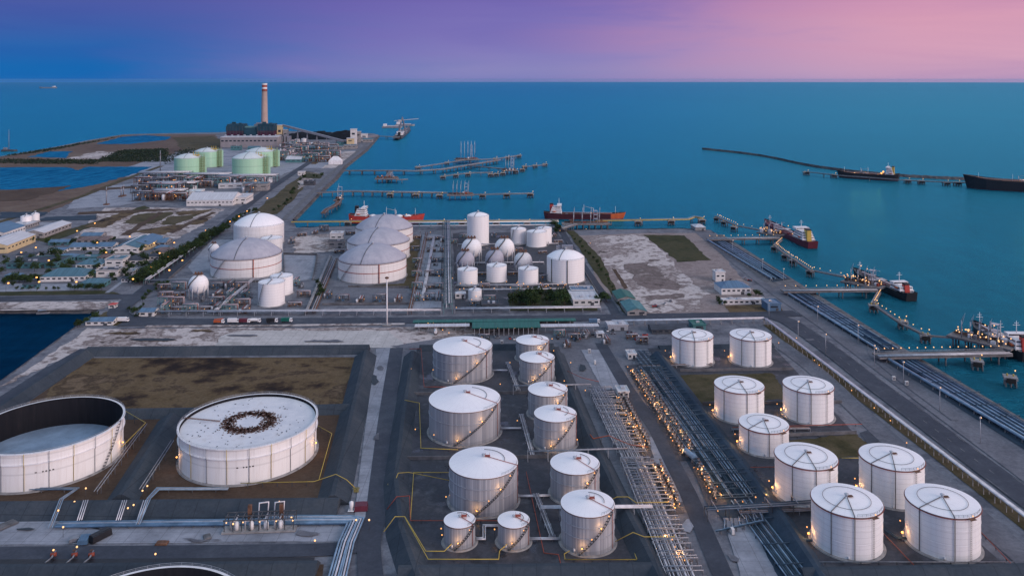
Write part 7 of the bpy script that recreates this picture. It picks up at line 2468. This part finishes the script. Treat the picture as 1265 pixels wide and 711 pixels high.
# ---------------------------------------------------------------- vehicles
def wheels(root, xs, w_, r=.5):
    w0 = None
    for x in xs:
        for s_ in (-1, 1):
            if w0 is None:
                m_ = MB(); m_.tube([(0, -.15, 0), (0, .15, 0)], r, 10)
                w0 = m_.build('wheel', M['rubber'], root, (x, s_ * w_ / 2, r))
            else:
                dup_part(w0, root, (x, s_ * w_ / 2, r))


def make_truck(body, kind):
    def mk():
        root = thing('tanker_truck' if kind == 'tank' else 'truck', '', 'truck')
        m_ = MB(); m_.box((3.6, 0, 1.9), (2.1, 2.4, 2.6), 0, 0, .93); cab = m_.build('cab', M['white'], root)
        m_ = MB(); m_.box((4.62, 0, 2.4), (.12, 2.0, .9)); m_.box((3.9, 0, 2.4), (1.0, 2.46, .7)); m_.build('window', M['glass'], cab)
        m_ = MB(); m_.box((0, 0, .8), (9, 2.2, .35)); m_.build('chassis', M['steel_dark'], root)
        m_ = MB()
        if kind == 'tank':
            m_.tube([(-4.4, 0, 2.2), (-4.1, 0, 2.2), (2.0, 0, 2.2), (2.3, 0, 2.2)], 1.2, 14)
            m_.box((-1, 0, 3.45), (4, .6, .15))
            m_.build('tank', M[body], root)
        elif kind == 'crane':
            m_.box((-1, 0, 1.7), (5.5, 2.3, 1.5)); m_.beam((-3.6, 0, 3.0), (3.6, 0, 3.9), .7, .7); m_.build('crane_body', M[body], root)
        else:
            m_.box((-.9, 0, 2.3), (6.8, 2.5, 2.7)); m_.build('cargo_box', M[body], root)
        wheels(root, (3.3, -1.6, -3.2), 2.1)
        return root
    return Stamp(mk)


def make_car(body):
    def mk():
        root = thing('parked_car', '', 'car')
        m_ = MB(); m_.box((0, 0, .65), (4.4, 1.8, .7), 0, 0, .96); m_.build('body', M[body], root)
        m_ = MB(); m_.box((-.2, 0, 1.25), (2.4, 1.65, .55), 0, 0, .82); m_.build('cabin', M['glass'], root)
        wheels(root, (1.35, -1.35), 1.65, .33)
        return root
    return Stamp(mk)


p = G(538, 412)
make_truck('white', 'tank').at((p.x, p.y, .35), 1.7, 'white tanker truck backed up to the canopy of the loading shed')
for i, (x, y, st_, lb) in enumerate(((270, 400, make_truck('orange', 'crane'), 'orange crane truck on the avenue before the twin white tanks'), (288, 399.5, make_truck('white', 'box'), 'white box truck behind the orange crane truck'), (302, 399.5, make_truck('maroon', 'box'), 'dark red box truck between two white ones on the avenue'), (315, 399, make_truck('white', 'tank'), 'white tanker truck leading the dark red truck on the avenue'), (336, 399, make_truck('black', 'box'), 'black box truck with a white cab on the avenue'), (354, 398.5, make_truck('roof_emerald', 'box'), 'green box truck on the avenue, next to the tall white mast'), (152, 398, make_truck('white', 'box'), 'white box truck at the bend of the dock road'), (734, 400, make_truck('roof_blue', 'box'), 'blue box truck by the gate of the gas yard'))):
    p = G(x, y)
    st_.at((p.x, p.y, .62), GR * .5, lb)
cars = [make_car('white'), make_car('black'), make_car('red'), make_car('pipe_grey')]
cn_ = ['white', 'black', 'red', 'grey']
ci = [0] * 4
for i in range(30):
    x, y = (rnd.uniform(750, 800), rnd.uniform(408, 420)) if i < 9 else ((rnd.uniform(808, 830), rnd.uniform(372, 386)) if i < 14 else ((rnd.uniform(120, 200), rnd.uniform(326, 342)) if i < 20 else (rnd.uniform(890, 940), rnd.uniform(345, 350)) if i < 24 else (rnd.uniform(596, 735), rnd.uniform(416, 420))))
    k = rnd.randrange(4)
    p = G(x, y)
    w0_ = ['by the carport', 'on the vacant land', 'in the estate', 'by the canteen', 'before the loading shed'][0 if i < 9 else 1 if i < 14 else 2 if i < 20 else 3 if i < 24 else 4]
    cars[k].at((p.x, p.y, .35), rnd.choice((GR, GR + PI / 2)), '%s car parked %s, %s of that colour' % (cn_[k], w0_, nth(ci[k])), 'parked cars')
    ci[k] += 1
# roof of the two sheds at the bend of the dock road
building('blue roofed boat shed on the corner of the dock basin', 106, 139, 402, 12, 3, 'wall_white', 'roof_blue', 'gable', wins=4)
building('white tent roofed hut beside the bend of the dock road', 172, 190, 391, 12, 3.6, 'wall_white', 'roof_blue', 'gable', wins=2)
building('red roofed kiosk at the head of the dock basin', 134, 142, 381, 6, 3, 'wall_white', 'red', 'hip', wins=1)
for i in range(34):
    x, y = (rnd.uniform(200, 380), rnd.uniform(352, 384)) if i < 18 else ((rnd.uniform(508, 546), rnd.uniform(292, 378)) if i < 26 else (rnd.uniform(700, 735), rnd.uniform(410, 424)))
    if 228 < x < 262 and y < 370 or 315 < x < 366 and y < 383:
        continue
    p = G(x, y)
    PUMP.at((p.x, p.y, .3), rnd.choice((0, PI / 2)), 'weathered pump skid in the yards along the avenue, %s from the estate' % nth(i), 'pump skids of the yards', (1.6, 1.6, 1.6))
# ---------------------------------------------------------------- descriptions of scattered things: what each one stands by
MARKS = [('the long low estate office', 39, 331), ('the pale fronted teal office', 77, 348), ('the teal corner bungalow', 113, 355), ('the white block with dark roof', 132, 342),
         ('the two storey white block', 140, 330), ('the low teal hall', 110, 332), ('the blue shed with two ridges', 158, 312), ('the green yard kiosk', 70, 312), ('the brown roofed house', 196, 317),
         ('the cream warehouse', 0, 313), ('the pale roofed warehouse', 45, 294), ('the estate footpath', 146, 354), ('the dark house with pale porch', 165, 327), ('the long blue shed', 112, 309),
         ('the tree row', 225, 322), ('the lamp row of the dock road', 48, 352), ('the lone white sphere', 245, 368), ('the twin white tanks', 340, 378), ('the broad domed tank', 304, 346),
         ('the tall pale domed tank', 320, 304), ('the front domed tank', 460, 351), ('the white plant room', 415, 300), ('the brown pipeway', 395, 360), ('the tall white mast', 478, 402),
         ('the red ship mooring', 440, 279), ('the tallest slim gas tank', 590, 303), ('the tall teal rack', 553, 330), ('the silver sphere by the rack', 575, 338), ('the middle silver sphere', 611, 336),
         ('the pinkish sphere', 646, 338), ('the biggest gas yard tank', 699, 351), ('the smallest gas yard tank', 587, 372), ('the white workshop', 724, 377), ('the green roofed sheds', 780, 382),
         ('the loading shed', 625, 414), ('the back row of three tanks', 660, 304), ('the garden grove', 662, 374), ('the gate canopy', 704, 412), ('the carport', 763, 409), ('the canteen', 910, 364),
         ('the avenue gate', 735, 395), ('the rust coloured rack', 515, 340), ('the yellow topped gas tank', 233, 219), ('the blue green gas tank', 308, 219), ('the long white hall', 259, 254),
         ('the lagoon bank', 165, 226), ('the thin masts', 145, 243), ('the boiler houses', 307, 181), ('the coal conveyor foot', 424, 180), ('the white tent shed', 414, 203), ('the conveyor towers', 349, 179),
         ('the far avenue', 385, 203), ('the first far large tank', 571, 474), ('the broadest grey tank', 574, 552), ('the broad grey tank', 597, 640), ('the small tank on the dike side', 568, 680),
         ('the small tank on the rack side', 634, 680), ('the slim tank by the shed', 658, 449), ('the second slim tank', 663, 475), ('the half hidden slim tank', 676, 521), ('the tank with orange pipe', 686, 559),
         ('the tank with red roof edge', 710, 625), ('the largest rack side tank', 726, 687), ('the far white tank by the trench', 855, 454), ('the far white tank by the bend', 927, 454),
         ('the white tank behind the squat one', 913, 525), ('the white tank by the dark pool', 998, 525), ('the squat white tank', 943, 565), ('the stepped pipe tank', 1046, 694), ('the corner white tank', 1165, 695),
         ('the white tank at the olive field', 1101, 630), ('the rear large white tank', 996, 630), ('the white pipeline bend', 946, 399), ('the wide lit pier', 1090, 438), ('the middle lit pier', 972, 358),
         ('the open floating roof tank', 60, 603), ('the rusty deck tank', 305, 600), ('the pump house frame', 322, 655), ('the red motor valves', 90, 689), ('the concrete road', 466, 590), ('the apron corner', 430, 660),
         ('the upper pump rows', 786, 520), ('the lower pump rows', 826, 605), ('the white booth', 770, 492), ('the dike between floating tanks', 180, 570)]
MARKS = [(n, G(x, y)) for n, x, y in MARKS]
KINDS_ = {'trees of the estate': 'leafy tree', 'street lamps of the estate': 'orange street lamp', 'pump skids of the yards': 'weathered pump skid', 'yard lamps of the gas yard': 'small yard lamp',
          'far works buildings': 'far works building', 'plain estate houses': None, 'garden trees': 'dark garden tree', 'parked cars': None, 'amber lamps of the middle basin': 'amber lamp post',
          'amber lamps of the eastern basin': 'amber lamp post', 'warm lamps of the western apron': 'warm bright lamp post', 'control cabinets': 'pale control cabinet'}
taken = {}
for o in list(COL.objects):
    g_ = o.get('group')
    if o.parent or not g_ or not (g_ in KINDS_ or g_.startswith('process skids')):
        continue
    kind = KINDS_.get(g_, 'small process skid') if g_ in KINDS_ else 'small process skid'
    if kind is None:
        kind = (o['label'].split(',')[-1].replace(' roof', '').strip() + ' roofed low house') if 'houses' in g_ else o['label'].split(' ')[0] + ' parked car'
    p = Vector((o.location.x, o.location.y, 0))
    n_, q = min(MARKS, key=lambda m_: (m_[1] - p).length)
    d = p - q
    side = ('behind ' if d.y > 0 else 'in front of ') if abs(d.y) > abs(d.x) else ('seaward of ' if d.x > 0 else 'inland of ')
    taken.setdefault(kind + ' ' + side + n_, []).append((d.length, o))
for k, v in taken.items():
    v.sort(key=lambda a: a[0])
    for i, (_, o) in enumerate(v):
        o['label'] = k if len(v) == 1 else k + (', closest to it' if i == 0 else ', %s closest' % nth(i))
